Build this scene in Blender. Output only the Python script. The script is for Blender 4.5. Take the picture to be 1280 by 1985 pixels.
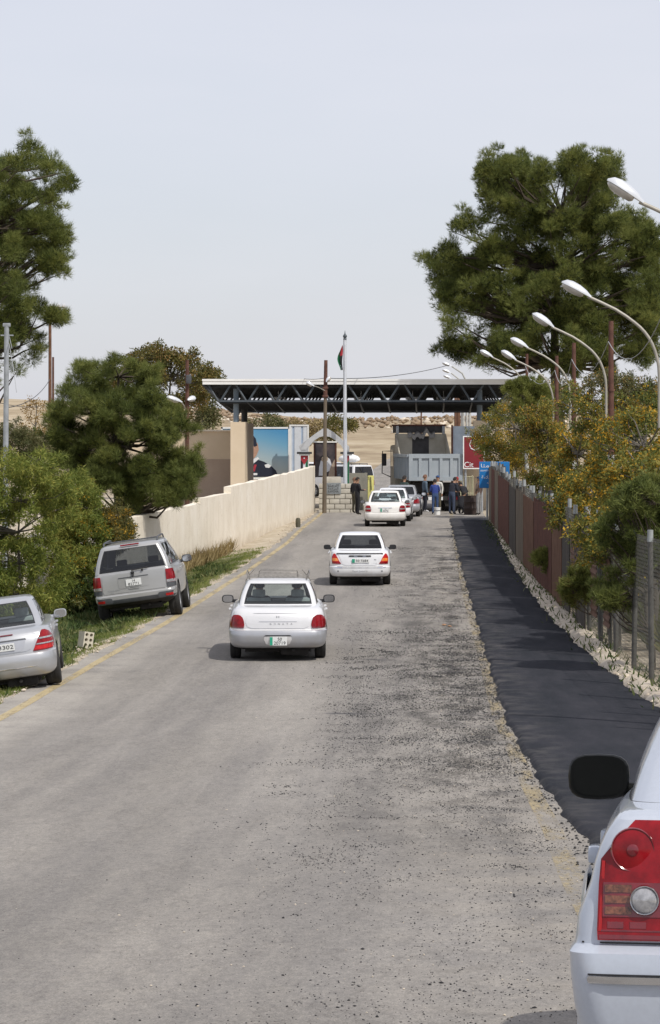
import bpy, bmesh, math, random
import numpy as np
from mathutils import Vector, Matrix
for _o in list(bpy.data.objects): bpy.data.objects.remove(_o)
random.seed(7); RNG = np.random.default_rng(11)
R = math.radians
SC = bpy.context.scene; COL = SC.collection

# ---------------------------------------------------------------- camera, sky, sun, exposure
F, VX, VY, CZ = 5950.0, 833.0, 829.0, 4.2          # focal length in photo pixels, vanishing point, eye height
cam = bpy.data.cameras.new('camera'); cam_o = bpy.data.objects.new('camera', cam); COL.objects.link(cam_o)
cam.sensor_fit = 'HORIZONTAL'; cam.sensor_width = 36.0; cam.lens = 36.0*F/1280
cam.shift_x = -(VX-640)/1280; cam.shift_y = -(992.5-VY)/1280
cam.clip_start = 0.1; cam.clip_end = 6000
cam_o.location = (0, 0, CZ); cam_o.rotation_euler = (R(90), 0, 0)
SC.camera = cam_o
SUN_EL, SUN_AZ = 53.0, 136.0                        # azimuth clockwise from +Y (the way the camera looks)
world = bpy.data.worlds.new('World'); SC.world = world; world.use_nodes = True
wn = world.node_tree; bg = wn.nodes['Background']
sky = wn.nodes.new('ShaderNodeTexSky'); sky.sky_type = 'NISHITA'; sky.sun_disc = False
sky.sun_elevation = R(SUN_EL); sky.sun_rotation = R(SUN_AZ)
sky.air_density = 1.0; sky.dust_density = 2.2; sky.ozone_density = 2.5; sky.altitude = 600
# thin high haze: the whole dome is veiled evenly by pale cloud
veil = wn.nodes.new('ShaderNodeMix'); veil.data_type = 'RGBA'; veil.inputs[0].default_value = 0.72
vn = wn.nodes.new('ShaderNodeTexNoise'); vn.inputs['Scale'].default_value = 3.0; vn.inputs['Detail'].default_value = 5
vc = wn.nodes.new('ShaderNodeTexCoord'); vm = wn.nodes.new('ShaderNodeMapping'); vm.inputs['Scale'].default_value = (1, 1, 4); wn.links.new(vc.outputs['Generated'], vm.inputs[0]); wn.links.new(vm.outputs[0], vn.inputs['Vector'])
vr = wn.nodes.new('ShaderNodeMapRange'); wn.links.new(vn.outputs['Fac'], vr.inputs[0]); vr.inputs[1].default_value = .3; vr.inputs[2].default_value = .7; vr.inputs[3].default_value = .62; vr.inputs[4].default_value = .80
wn.links.new(vr.outputs[0], veil.inputs[0])
wn.links.new(sky.outputs[0], veil.inputs[6]); veil.inputs[7].default_value = (7.65, 7.65, 8.3, 1)
wn.links.new(veil.outputs[2], bg.inputs[0]); bg.inputs[1].default_value = 0.110
sun_d = bpy.data.lights.new('sun', 'SUN'); sun_d.energy = 3.4; sun_d.angle = R(1.0); sun_d.color = (1, 0.95, 0.87)
sun_o = bpy.data.objects.new('sun', sun_d); COL.objects.link(sun_o)
to_sun = Vector((math.sin(R(SUN_AZ))*math.cos(R(SUN_EL)), math.cos(R(SUN_AZ))*math.cos(R(SUN_EL)), math.sin(R(SUN_EL))))
sun_o.rotation_euler = to_sun.to_track_quat('Z', 'Y').to_euler(); sun_o.location = (20, -10, 40)
SC.view_settings.view_transform = 'Standard'; SC.view_settings.look = 'None'
SC.view_settings.exposure = 0.0; SC.view_settings.gamma = 1.0
SC.cycles.max_bounces = 6; SC.cycles.transparent_max_bounces = 16; SC.cycles.use_denoising = True

# ---------------------------------------------------------------- helpers
def W(px, py, Y):                                   # the point at depth Y seen at a photo pixel
    return Vector(((px-VX)*Y/F, Y, CZ-(py-VY)*Y/F))
_prof = [(-60, 3.9), (0, 2.42), (9.3, 1.80), (12.4, 1.57), (14.9, 1.37), (22.9, .9), (32, .45), (43, .12), (50, .02), (55, 0), (81, 0),
         (95, .09), (112, .24), (122, .27), (140, .2), (160, .16), (400, .2), (4000, .2)]
_py = np.arange(-60, 500, .5); _pz = np.interp(_py, [p[0] for p in _prof], [p[1] for p in _prof])
_pz = np.convolve(np.pad(_pz, 6, mode='edge'), np.ones(13)/13, mode='valid')
def zr(y): return np.interp(y, _py, _pz)            # height of the road along its length
def G(px, py):                                      # the point of the road surface seen at a photo pixel
    lo, hi = 4.0, 400.0
    for _ in range(60):
        m = (lo+hi)/2
        if CZ-(py-VY)*m/F > zr(m): lo = m
        else: hi = m
    return Vector(((px-VX)*lo/F, lo, float(zr(lo))))
def sstep(a, b, x):
    t = np.clip((np.asarray(x, float)-a)/(b-a), 0, 1); return t*t*(3-2*t)

def new_obj(name, me, parent=None):
    o = bpy.data.objects.new(name, me); COL.objects.link(o)
    if parent is not None: o.parent = parent
    return o
def tag(o, label=None, cat=None, group=None, kind=None):
    if label: o['label'] = label
    if cat: o['category'] = cat
    if group: o['group'] = group
    if kind: o['kind'] = kind
    return o
def thing(name, label, cat, loc=(0, 0, 0), rot=(0, 0, 0), group=None):
    o = new_obj(name, None); o.location = loc; o.rotation_euler = rot; o.empty_display_size = .2
    return tag(o, label, cat, group)
def copy_tree(o, parent=None):
    c = o.copy(); COL.objects.link(c)
    if parent is not None: c.parent = parent
    for ch in list(o.children): copy_tree(ch, c)
    return c
def np_mesh(name, verts, faces, mats, smooth=False, mi=None):
    """verts (n,3), faces (m,k) arrays -> mesh"""
    me = bpy.data.meshes.new(name); verts = np.asarray(verts, np.float32); faces = np.asarray(faces, np.int32)
    k = faces.shape[1]
    me.vertices.add(len(verts)); me.vertices.foreach_set('co', verts.ravel())
    me.loops.add(faces.size); me.loops.foreach_set('vertex_index', faces.ravel())
    me.polygons.add(len(faces)); me.polygons.foreach_set('loop_start', np.arange(0, faces.size, k, dtype=np.int32))
    me.polygons.foreach_set('loop_total', np.full(len(faces), k, np.int32))
    for m in (mats if isinstance(mats, (list, tuple)) else [mats]): me.materials.append(m)
    if mi is not None: me.polygons.foreach_set('material_index', np.asarray(mi, np.int32))
    me.update(); me.validate()
    if smooth: me.polygons.foreach_set('use_smooth', np.ones(len(faces), bool))
    return me

class MB:
    def __init__(s): s.v = []; s.f = []; s.m = []
    def add(s, vs, fs, m=0):
        b = len(s.v); s.v += [tuple(v) for v in vs]; s.f += [tuple(i+b for i in f) for f in fs]; s.m += [m]*len(fs); return s
    def box(s, c, d, m=0, rot=None, taper=None):
        hx, hy, hz = d[0]/2, d[1]/2, d[2]/2; t = taper or (1, 1)
        vs = [Vector((x*hx*(t[0] if z > 0 else 1), y*hy*(t[1] if z > 0 else 1), z*hz)) for z in (-1, 1) for y in (-1, 1) for x in (-1, 1)]
        if rot: M = Matrix.Rotation(rot[0], 3, 'X'); M = Matrix.Rotation(rot[2], 3, 'Z') @ Matrix.Rotation(rot[1], 3, 'Y') @ M; vs = [M @ v for v in vs]
        vs = [v+Vector(c) for v in vs]
        return s.add(vs, [(0, 2, 3, 1), (4, 5, 7, 6), (0, 1, 5, 4), (2, 6, 7, 3), (0, 4, 6, 2), (1, 3, 7, 5)], m)
    def bb(s, a, b, m=0): return s.box([(a[i]+b[i])/2 for i in range(3)], [abs(b[i]-a[i]) for i in range(3)], m)
    def rbox(s, c, d, r=.02, m=0):                  # box with chamfered edges
        bm = bmesh.new(); bmesh.ops.create_cube(bm, size=1)
        for v in bm.verts: v.co = Vector((v.co.x*d[0], v.co.y*d[1], v.co.z*d[2]))
        bmesh.ops.bevel(bm, geom=list(bm.edges), offset=r, segments=2, affect='EDGES', profile=.6)
        bm.verts.index_update()
        s.add([v.co+Vector(c) for v in bm.verts], [[v.index for v in f.verts] for f in bm.faces], m); bm.free(); return s
    def tube(s, pts, rad, n=8, m=0, caps=True):
        pts = [Vector(p) for p in pts]; rad = rad if isinstance(rad, (list, tuple)) else [rad]*len(pts)
        rings = []; up = None
        for i, p in enumerate(pts):
            d = (pts[min(i+1, len(pts)-1)]-pts[max(i-1, 0)]); d = d.normalized() if d.length > 1e-9 else Vector((0, 0, 1))
            if up is None: up = Vector((1, 0, 0)) if abs(d.x) < .9 else Vector((0, 1, 0))
            a = d.cross(up); a = a.normalized() if a.length > 1e-6 else d.orthogonal().normalized(); b = a.cross(d).normalized(); up = b
            rings.append([p+(a*math.cos(2*math.pi*k/n)+b*math.sin(2*math.pi*k/n))*rad[i] for k in range(n)])
        vs = [v for r in rings for v in r]; fs = []
        for i in range(len(pts)-1):
            for k in range(n): fs.append((i*n+k, i*n+(k+1) % n, (i+1)*n+(k+1) % n, (i+1)*n+k))
        if caps: fs += [tuple(range(n-1, -1, -1)), tuple((len(pts)-1)*n+k for k in range(n))]
        return s.add(vs, fs, m)
    def lathe(s, prof, c=(0, 0, 0), axis='Z', n=24, m=0, ms=None):
        vs = []
        for (r, h) in prof:
            for k in range(n):
                a = 2*math.pi*k/n
                q = (r*math.cos(a), r*math.sin(a), h) if axis == 'Z' else ((h, r*math.cos(a), r*math.sin(a)) if axis == 'X' else (r*math.cos(a), h, r*math.sin(a)))
                vs.append((q[0]+c[0], q[1]+c[1], q[2]+c[2]))
        for i in range(len(prof)-1):
            s.add([], [], 0)
            b = len(s.v)
        b = len(s.v); s.v += vs
        for i in range(len(prof)-1):
            for k in range(n):
                s.f.append((b+i*n+k, b+i*n+(k+1) % n, b+(i+1)*n+(k+1) % n, b+(i+1)*n+k)); s.m.append(ms[i] if ms else m)
        return s
    def poly(s, pts, y0, y1, m=0):                  # an outline in x,z pushed from y0 to y1
        n = len(pts); vs = [(p[0], y0, p[1]) for p in pts]+[(p[0], y1, p[1]) for p in pts]
        fs = [tuple(range(n)), tuple(range(2*n-1, n-1, -1))]+[(i, n+i, n+(i+1) % n, (i+1) % n) for i in range(n)]
        return s.add(vs, fs, m)
    def mesh(s, name, mats, angle=None):
        me = bpy.data.meshes.new(name); me.from_pydata(s.v, [], s.f); me.update()
        for m in (mats if isinstance(mats, (list, tuple)) else [mats]): me.materials.append(m)
        me.polygons.foreach_set('material_index', s.m)
        bm = bmesh.new(); bm.from_mesh(me); bmesh.ops.recalc_face_normals(bm, faces=bm.faces); bm.to_mesh(me); bm.free()
        if angle is not None:
            me.polygons.foreach_set('use_smooth', [True]*len(me.polygons)); me.set_sharp_from_angle(angle=R(angle))
        return me
    def build(s, name, mats, parent=None, angle=None): return new_obj(name, s.mesh(name, mats, angle), parent)

# ---------------------------------------------------------------- materials
def mat(name, col, rough=.6, metal=0.0, var=.12, scale=3.0, col2=None, bump=0.0, bscale=40.0, coat=0.0, world=False, spec=.5, detail=6.0, stretch=None, trans=0.0):
    m = bpy.data.materials.new(name); m.use_nodes = True; nt = m.node_tree; N = nt.nodes; L = nt.links
    b = N['Principled BSDF']; b.inputs['Roughness'].default_value = rough; b.inputs['Metallic'].default_value = metal
    b.inputs['Specular IOR Level'].default_value = spec; b.inputs['Coat Weight'].default_value = coat; b.inputs['Coat Roughness'].default_value = .06
    tc = N.new('ShaderNodeTexCoord'); geo = N.new('ShaderNodeNewGeometry')
    src = geo.outputs['Position'] if world else tc.outputs['Object']
    if stretch:
        mp = N.new('ShaderNodeMapping'); mp.inputs['Scale'].default_value = stretch; L.new(src, mp.inputs['Vector']); src = mp.outputs['Vector']
    nz = N.new('ShaderNodeTexNoise'); nz.inputs['Scale'].default_value = scale; nz.inputs['Detail'].default_value = detail; nz.inputs['Roughness'].default_value = .62
    L.new(src, nz.inputs['Vector'])
    cr = N.new('ShaderNodeValToRGB'); cr.color_ramp.elements[0].position = .3; cr.color_ramp.elements[1].position = .7
    c2 = col2 if col2 else tuple(min(1, c*(1+var)) for c in col); c1 = col if col2 else tuple(c*(1-var) for c in col)
    cr.color_ramp.elements[0].color = (*c1, 1); cr.color_ramp.elements[1].color = (*c2, 1)
    L.new(nz.outputs['Fac'], cr.inputs['Fac']); L.new(cr.outputs['Color'], b.inputs['Base Color'])
    if bump:
        n2 = N.new('ShaderNodeTexNoise'); n2.inputs['Scale'].default_value = bscale; n2.inputs['Detail'].default_value = 5; L.new(src, n2.inputs['Vector'])
        bp = N.new('ShaderNodeBump'); bp.inputs['Strength'].default_value = bump; bp.inputs['Distance'].default_value = .02
        L.new(n2.outputs['Fac'], bp.inputs['Height']); L.new(bp.outputs['Normal'], b.inputs['Normal'])
    return m
def glass_mat(name, tint, rough=.03, refl=1.0):
    m = bpy.data.materials.new(name); m.use_nodes = True; nt = m.node_tree; N = nt.nodes; L = nt.links
    N.remove(N['Principled BSDF']); out = N['Material Output']
    tr = N.new('ShaderNodeBsdfTransparent'); tr.inputs['Color'].default_value = (*tint, 1)
    gl = N.new('ShaderNodeBsdfGlossy'); gl.inputs['Roughness'].default_value = rough; gl.inputs['Color'].default_value = (refl, refl, refl, 1)
    lw = N.new('ShaderNodeLayerWeight'); lw.inputs['Blend'].default_value = .5
    pw = N.new('ShaderNodeMath'); pw.operation = 'POWER'; L.new(lw.outputs['Facing'], pw.inputs[0]); pw.inputs[1].default_value = 5.0
    fr = N.new('ShaderNodeMath'); fr.operation = 'MULTIPLY_ADD'; L.new(pw.outputs[0], fr.inputs[0]); fr.inputs[1].default_value = .9; fr.inputs[2].default_value = .05
    nz = N.new('ShaderNodeTexNoise'); nz.inputs['Scale'].default_value = 2.5; tc = N.new('ShaderNodeTexCoord'); L.new(tc.outputs['Object'], nz.inputs['Vector'])
    bp = N.new('ShaderNodeBump'); bp.inputs['Strength'].default_value = .04; L.new(nz.outputs['Fac'], bp.inputs['Height']); L.new(bp.outputs['Normal'], gl.inputs['Normal'])
    mx = N.new('ShaderNodeMixShader'); L.new(fr.outputs[0], mx.inputs[0]); L.new(tr.outputs[0], mx.inputs[1]); L.new(gl.outputs[0], mx.inputs[2]); L.new(mx.outputs[0], out.inputs[0])
    return m
def leaf_mat(name, c1, c2, c3=None, scale=.9, transl=.38):
    """foliage: colours vary from clump to clump and leaf to leaf (attribute 'tint' = one random value per leaf)"""
    m = bpy.data.materials.new(name); m.use_nodes = True; nt = m.node_tree; N = nt.nodes; L = nt.links
    b = N['Principled BSDF']; out = N['Material Output']; b.inputs['Roughness'].default_value = .6; b.inputs['Specular IOR Level'].default_value = .25
    geo = N.new('ShaderNodeNewGeometry'); nz = N.new('ShaderNodeTexNoise'); nz.inputs['Scale'].default_value = scale; nz.inputs['Detail'].default_value = 3
    L.new(geo.outputs['Position'], nz.inputs['Vector'])
    at = N.new('ShaderNodeAttribute'); at.attribute_name = 'tint'
    ad = N.new('ShaderNodeMath'); ad.operation = 'MULTIPLY_ADD'; L.new(at.outputs['Fac'], ad.inputs[0]); ad.inputs[1].default_value = .5
    sb = N.new('ShaderNodeMath'); sb.operation = 'SUBTRACT'; L.new(nz.outputs['Fac'], sb.inputs[0]); sb.inputs[1].default_value = .25; L.new(sb.outputs[0], ad.inputs[2])
    cr = N.new('ShaderNodeValToRGB'); e = cr.color_ramp.elements; e[0].position = .2; e[1].position = .8; e[0].color = (*c1, 1); e[1].color = (*(c3 or c2), 1)
    if c3: q = cr.color_ramp.elements.new(.5); q.color = (*c2, 1)
    L.new(ad.outputs[0], cr.inputs['Fac']); L.new(cr.outputs['Color'], b.inputs['Base Color'])
    t = N.new('ShaderNodeBsdfTranslucent'); L.new(cr.outputs['Color'], t.inputs['Color'])
    mx = N.new('ShaderNodeMixShader'); mx.inputs[0].default_value = transl; L.new(b.outputs[0], mx.inputs[1]); L.new(t.outputs[0], mx.inputs[2]); L.new(mx.outputs[0], out.inputs[0])
    return m

M = {}
def dusty(m, amount=.55, top=.75):                  # road dust on the lower flanks: patchy, thicker near the wheels
    nt = m.node_tree; N = nt.nodes; L = nt.links; b = N['Principled BSDF']; src = b.inputs['Base Color'].links[0].from_socket
    tc = N.new('ShaderNodeTexCoord'); sp = N.new('ShaderNodeSeparateXYZ'); L.new(tc.outputs['Object'], sp.inputs[0])
    mr = N.new('ShaderNodeMapRange'); L.new(sp.outputs[2], mr.inputs[0]); mr.inputs[1].default_value = top; mr.inputs[2].default_value = .15; mr.inputs[4].default_value = amount
    nz = N.new('ShaderNodeTexNoise'); nz.inputs['Scale'].default_value = 3.5; nz.inputs['Detail'].default_value = 7; L.new(tc.outputs['Object'], nz.inputs['Vector'])
    r2 = N.new('ShaderNodeMapRange'); L.new(nz.outputs['Fac'], r2.inputs[0]); r2.inputs[1].default_value = .35; r2.inputs[2].default_value = .7
    mu = N.new('ShaderNodeMath'); mu.operation = 'MULTIPLY'; L.new(mr.outputs[0], mu.inputs[0]); L.new(r2.outputs[0], mu.inputs[1])
    mx = N.new('ShaderNodeMix'); mx.data_type = 'RGBA'; L.new(mu.outputs[0], mx.inputs[0]); L.new(src, mx.inputs[6]); mx.inputs[7].default_value = (.36, .32, .26, 1); L.new(mx.outputs[2], b.inputs['Base Color'])
M['white_paint'] = mat('white_paint', (.74, .75, .77), .3, 0, .05, 1.3, coat=.7)
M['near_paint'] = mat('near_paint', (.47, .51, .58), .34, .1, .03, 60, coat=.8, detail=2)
M['silver_white'] = mat('silver_white', (.70, .70, .71), .34, .15, .05, 1.5, coat=.7)
M['silver'] = mat('silver', (.46, .47, .49), .32, .45, .05, 1.5, coat=.7)
M['champagne'] = mat('champagne', (.41, .41, .405), .34, .4, .06, 1.6, coat=.6)
M['dusty_white'] = mat('dusty_white', (.76, .745, .715), .42, 0, .12, 2.2, coat=.3)
M['bumper_silver'] = mat('bumper_silver', (.44, .45, .48), .36, .45, .08, 2.0, coat=.5)
for _k in ('white_paint', 'silver_white', 'silver', 'champagne', 'dusty_white', 'bumper_silver'): dusty(M[_k])
M['rubber'] = mat('rubber', (.022, .021, .02), .85, 0, .3, 9, bump=.2)
M['tyre'] = mat('tyre', (.028, .027, .026), .9, 0, .35, 14, bump=.3, bscale=90)
M['alloy'] = mat('alloy', (.45, .45, .46), .35, .7, .12, 6)
M['black_trim'] = mat('black_trim', (.018, .018, .02), .5, 0, .3, 6)
M['grey_trim'] = mat('grey_trim', (.075, .08, .088), .65, 0, .2, 8, bump=.1)
M['chassis'] = mat('chassis', (.02, .018, .017), .85, 0, .5, 6, bump=.3)
M['chrome'] = mat('chrome', (.72, .73, .75), .12, 1.0, .03, 3)
M['mirror'] = mat('mirror', (.6, .62, .65), .06, 1.0, .03, 3)
M['seat'] = mat('seat_fabric', (.10, .10, .11), .9, 0, .25, 10)
M['seat_light'] = mat('seat_light', (.34, .37, .37), .9, 0, .2, 8)
M['glass_clear'] = glass_mat('car_glass', (.86, .92, .91))
M['glass_dark'] = glass_mat('dark_car_glass', (.20, .21, .23))
M['lamp_red'] = mat('lamp_red', (.22, .005, .009), .16, 0, .4, 14, coat=.15, spec=.3)
M['lamp_red_bright'] = mat('lamp_red_bright', (.45, .014, .014), .2, 0, .25, 18, coat=.2, spec=.3)
M['lamp_dark_red'] = mat('lamp_dark_red', (.16, .006, .012), .2, 0, .3, 20, coat=.8)
M['lamp_amber'] = mat('lamp_amber', (.15, .055, .03), .2, 0, .8, 60, coat=.4)
M['lamp_orange'] = mat('lamp_orange', (.85, .25, .05), .2, 0, .3, 15, coat=.8)
M['lamp_clear'] = mat('lamp_clear', (.36, .36, .37), .15, .3, .4, 40, coat=.6)
M['plate'] = mat('plate_white', (.72, .73, .72), .5, 0, .06, 8)
M['plate_green'] = mat('plate_green', (.02, .33, .20), .5, 0, .1, 8)
M['mirror_black'] = mat('mirror_black', (.004, .0045, .004), .35, 0, .3, 6, spec=.15)  # housing black; on the mirror glass this flat black paints in a dark reflection
M['ink'] = mat('ink_black', (.02, .02, .022), .6, 0, .2, 10)
M['ink_grey'] = mat('emblem_grey', (.25, .26, .28), .4, .3, .2, 10)
M['ink_white'] = mat('ink_white', (.78, .79, .80), .6, 0, .06, 6)
# ---------------------------------------------------------------- setting: ground, road, fresh strip, lines
def curve_px(pts):                                  # photo pixels on the road -> X as a function of Y
    g = sorted([(G(*p).y, G(*p).x) for p in pts]); ys = [a for a, _ in g]; xs = [b for _, b in g]
    return lambda y: np.interp(y, ys, xs)
line_l = curve_px([(0, 1393), (95, 1338), (185, 1286), (330, 1203), (437, 1134), (480, 1107), (560, 1050), (618, 1000), (628, 990)])
line_r = curve_px([(1108, 1700), (1072, 1610), (1012, 1490), (966, 1385), (940, 1283), (916, 1200), (899, 1130), (886, 1060), (876, 1000)])
strip_l = curve_px([(1150, 1640), (1050, 1510), (990, 1405), (957, 1310), (927, 1205), (905, 1130), (888, 1065), (870, 1000)])
strip_r = curve_px([(1290, 1392), (1190, 1315), (1120, 1255), (1060, 1193), (1010, 1125), (975, 1065), (955, 1016)])
fence_x = curve_px([(1400, 1420), (1283, 1350), (1190, 1278), (1120, 1213), (1050, 1140), (1000, 1080), (970, 1038), (952, 1012)])
road_l = lambda y: line_l(y)-np.interp(y, [0, 40, 60, 150], [.42, .42, .35, .3])
def terrain(x, y):
    x = np.asarray(x, float); y = np.asarray(y, float); z = zr(y)+0*x
    d = road_l(y)-x                                  # metres left of the road
    near = 1-sstep(100, 122, y)
    z = z-near*(.03*sstep(0, .2, d)+.22*sstep(.1, 1.7, d)-.35*sstep(3.0, 12, d))
    z = z+.12*sstep(0, 1.2, x-strip_r(y))*(1-sstep(135, 150, y))
    inroad = (x > road_l(y)+.05) & (x < strip_r(y)-.05) & (y < 420)
    z = np.where(inroad, z-.06, z)
    far = sstep(380, 720, y)
    z = z+far*(5.3+3.4*sstep(25, 95, -x)+.5*np.sin(x*.021+1.3)+.35*np.sin(x*.063+y*.01))
    z = z+sstep(160, 300, y)*sstep(20, 60, -x)*2.2+sstep(160, 300, y)*sstep(12, 50, x)*1.5
    und = .05*np.sin(x*1.7+y*.6)*np.sin(y*.9-x*.4)+.03*np.sin(x*4.1-y*1.3)
    z = z+np.where(inroad, 0, und*sstep(.4, 1.5, np.maximum(d, x-strip_r(y)))*(y < 300))
    z = z-sstep(900, 1500, y)*6
    return z
gx = np.concatenate([np.linspace(-900, -60, 22), np.linspace(-54, -16, 20), np.arange(-15, 8.01, .3), np.linspace(9, 40, 16), np.linspace(50, 900, 20)])
gy = np.concatenate([np.linspace(-60, 6, 24), np.arange(7, 160, .5), np.linspace(161, 420, 60), np.linspace(430, 1600, 70)])
XX, YY = np.meshgrid(gx, gy); ZZ = terrain(XX, YY)
nx_, ny_ = len(gx), len(gy)
idx = np.arange(nx_*ny_).reshape(ny_, nx_)
gf = np.stack([idx[:-1, :-1], idx[:-1, 1:], idx[1:, 1:], idx[1:, :-1]], -1).reshape(-1, 4)
def ground_material():
    m = bpy.data.materials.new('ground'); m.use_nodes = True; nt = m.node_tree; N = nt.nodes; L = nt.links; b = N['Principled BSDF']
    b.inputs['Roughness'].default_value = .95; b.inputs['Specular IOR Level'].default_value = .1
    geo = N.new('ShaderNodeNewGeometry')
    def noise(sc, det=6, stretch=None):
        s = geo.outputs['Position']
        if stretch: mp = N.new('ShaderNodeMapping'); mp.inputs['Scale'].default_value = stretch; L.new(s, mp.inputs['Vector']); s = mp.outputs[0]
        n = N.new('ShaderNodeTexNoise'); n.inputs['Scale'].default_value = sc; n.inputs['Detail'].default_value = det; n.inputs['Roughness'].default_value = .65; L.new(s, n.inputs['Vector']); return n.outputs['Fac']
    def ramp(f, stops):
        c = N.new('ShaderNodeValToRGB'); e = c.color_ramp.elements; e[0].position, e[1].position = stops[0][0], stops[-1][0]
        e[0].color = (*stops[0][1], 1); e[1].color = (*stops[-1][1], 1)
        for p, col in stops[1:-1]: q = e.new(p); q.color = (*col, 1)
        L.new(f, c.inputs['Fac']); return c.outputs['Color']
    def mix(f, a, c):
        x = N.new('ShaderNodeMix'); x.data_type = 'RGBA'; L.new(f, x.inputs[0]); L.new(a, x.inputs[6]); L.new(c, x.inputs[7]); return x.outputs[2]
    at = N.new('ShaderNodeAttribute'); at.attribute_name = 'cover'; sp = N.new('ShaderNodeSeparateColor'); L.new(at.outputs['Color'], sp.inputs[0])
    dirt = ramp(noise(2.2), [(.3, (.30, .25, .18)), (.55, (.46, .40, .31)), (.75, (.58, .53, .44))])
    green = ramp(noise(3.0), [(.3, (.055, .065, .02)), (.5, (.095, .105, .04)), (.7, (.27, .23, .14))])
    field = ramp(noise(.09, 10, (1, .3, 1)), [(.3, (.19, .145, .095)), (.42, (.31, .245, .165)), (.55, (.39, .32, .22)), (.7, (.50, .43, .33))])
    def jag(v, k=.5):
        a = N.new('ShaderNodeMath'); a.operation = 'MULTIPLY_ADD'; L.new(noise(1.6), a.inputs[0]); a.inputs[1].default_value = k
        s = N.new('ShaderNodeMath'); s.operation = 'SUBTRACT'; L.new(v, s.inputs[0]); s.inputs[1].default_value = k/2; L.new(s.outputs[0], a.inputs[2])
        q = N.new('ShaderNodeMapRange'); L.new(a.outputs[0], q.inputs[0]); q.inputs[1].default_value = .4; q.inputs[2].default_value = .6; return q.outputs[0]
    c = mix(jag(sp.outputs[0], .9), dirt, green); c = mix(sp.outputs[2], c, field)
    L.new(c, b.inputs['Base Color'])
    bp = N.new('ShaderNodeBump'); bp.inputs['Strength'].default_value = .6; bp.inputs['Distance'].default_value = .05; L.new(noise(9), bp.inputs['Height']); L.new(bp.outputs[0], b.inputs['Normal'])
    return m
me = np_mesh('ground', np.stack([XX, YY, ZZ], -1).reshape(-1, 3), gf, ground_material(), smooth=True)
ca = me.color_attributes.new('cover', 'FLOAT_COLOR', 'POINT')
dL = road_l(YY)-XX
gmask = sstep(.1, .6, dL)*(1-sstep(96, 103, YY))*sstep(10, 34, YY)*(1-sstep(14, 20, dL))
ca.data.foreach_set('color', np.stack([gmask, 0*gmask, sstep(160, 230, YY)*np.ones_like(XX), np.ones_like(XX)], -1).astype(np.float32).ravel())
tag(new_obj('ground', me), kind='structure')

def nodes_mat(name, rough, spec=.3):
    m = bpy.data.materials.new(name); m.use_nodes = True; b = m.node_tree.nodes['Principled BSDF']
    b.inputs['Roughness'].default_value = rough; b.inputs['Specular IOR Level'].default_value = spec
    return m, m.node_tree, b
class NT:                                            # tiny node-writing helper
    def __init__(s, nt):
        s.nt = nt; s.N = nt.nodes; s.L = nt.links; s.geo = s.N.new('ShaderNodeNewGeometry'); s.pos = s.geo.outputs['Position']
        s.sep = s.N.new('ShaderNodeSeparateXYZ'); s.L.new(s.pos, s.sep.inputs[0])
    def noise(s, sc, det=5, stretch=None, rough=.6):
        v = s.pos
        if stretch: mp = s.N.new('ShaderNodeMapping'); mp.inputs['Scale'].default_value = stretch; s.L.new(v, mp.inputs['Vector']); v = mp.outputs[0]
        n = s.N.new('ShaderNodeTexNoise'); n.inputs['Scale'].default_value = sc; n.inputs['Detail'].default_value = det; n.inputs['Roughness'].default_value = rough
        s.L.new(v, n.inputs['Vector']); return n.outputs['Fac']
    def ramp(s, f, stops):
        c = s.N.new('ShaderNodeValToRGB'); e = c.color_ramp.elements; e[0].position, e[1].position = stops[0][0], stops[-1][0]
        e[0].color = (*stops[0][1], 1); e[1].color = (*stops[-1][1], 1)
        for p, col in stops[1:-1]: q = e.new(p); q.color = (*col, 1)
        s.L.new(f, c.inputs['Fac']); return c.outputs['Color']
    def mix(s, f, a, b, mode='MIX'):
        x = s.N.new('ShaderNodeMix'); x.data_type = 'RGBA'; x.blend_type = mode
        for sock, v in ((0, f), (6, a), (7, b)):
            if isinstance(v, (int, float)): x.inputs[sock].default_value = v
            elif isinstance(v, tuple): x.inputs[sock].default_value = (*v, 1)
            else: s.L.new(v, x.inputs[sock])
        return x.outputs[2]
    def math(s, op, a, b=0.0, c=None):
        x = s.N.new('ShaderNodeMath'); x.operation = op
        for i, v in enumerate((a, b, c)):
            if v is None: continue
            if isinstance(v, (int, float)): x.inputs[i].default_value = v
            else: s.L.new(v, x.inputs[i])
        return x.outputs[0]
    def rng(s, v, a, b, c=0.0, d=1.0):
        x = s.N.new('ShaderNodeMapRange'); s.L.new(v, x.inputs[0])
        for i, q in enumerate((a, b, c, d)): x.inputs[i+1].default_value = q
        return x.outputs[0]
    def bump(s, b, h, st=.5, dist=.01):
        p = s.N.new('ShaderNodeBump'); p.inputs['Strength'].default_value = st; p.inputs['Distance'].default_value = dist; s.L.new(h, p.inputs['Height']); s.L.new(p.outputs[0], b.inputs['Normal'])

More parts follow.
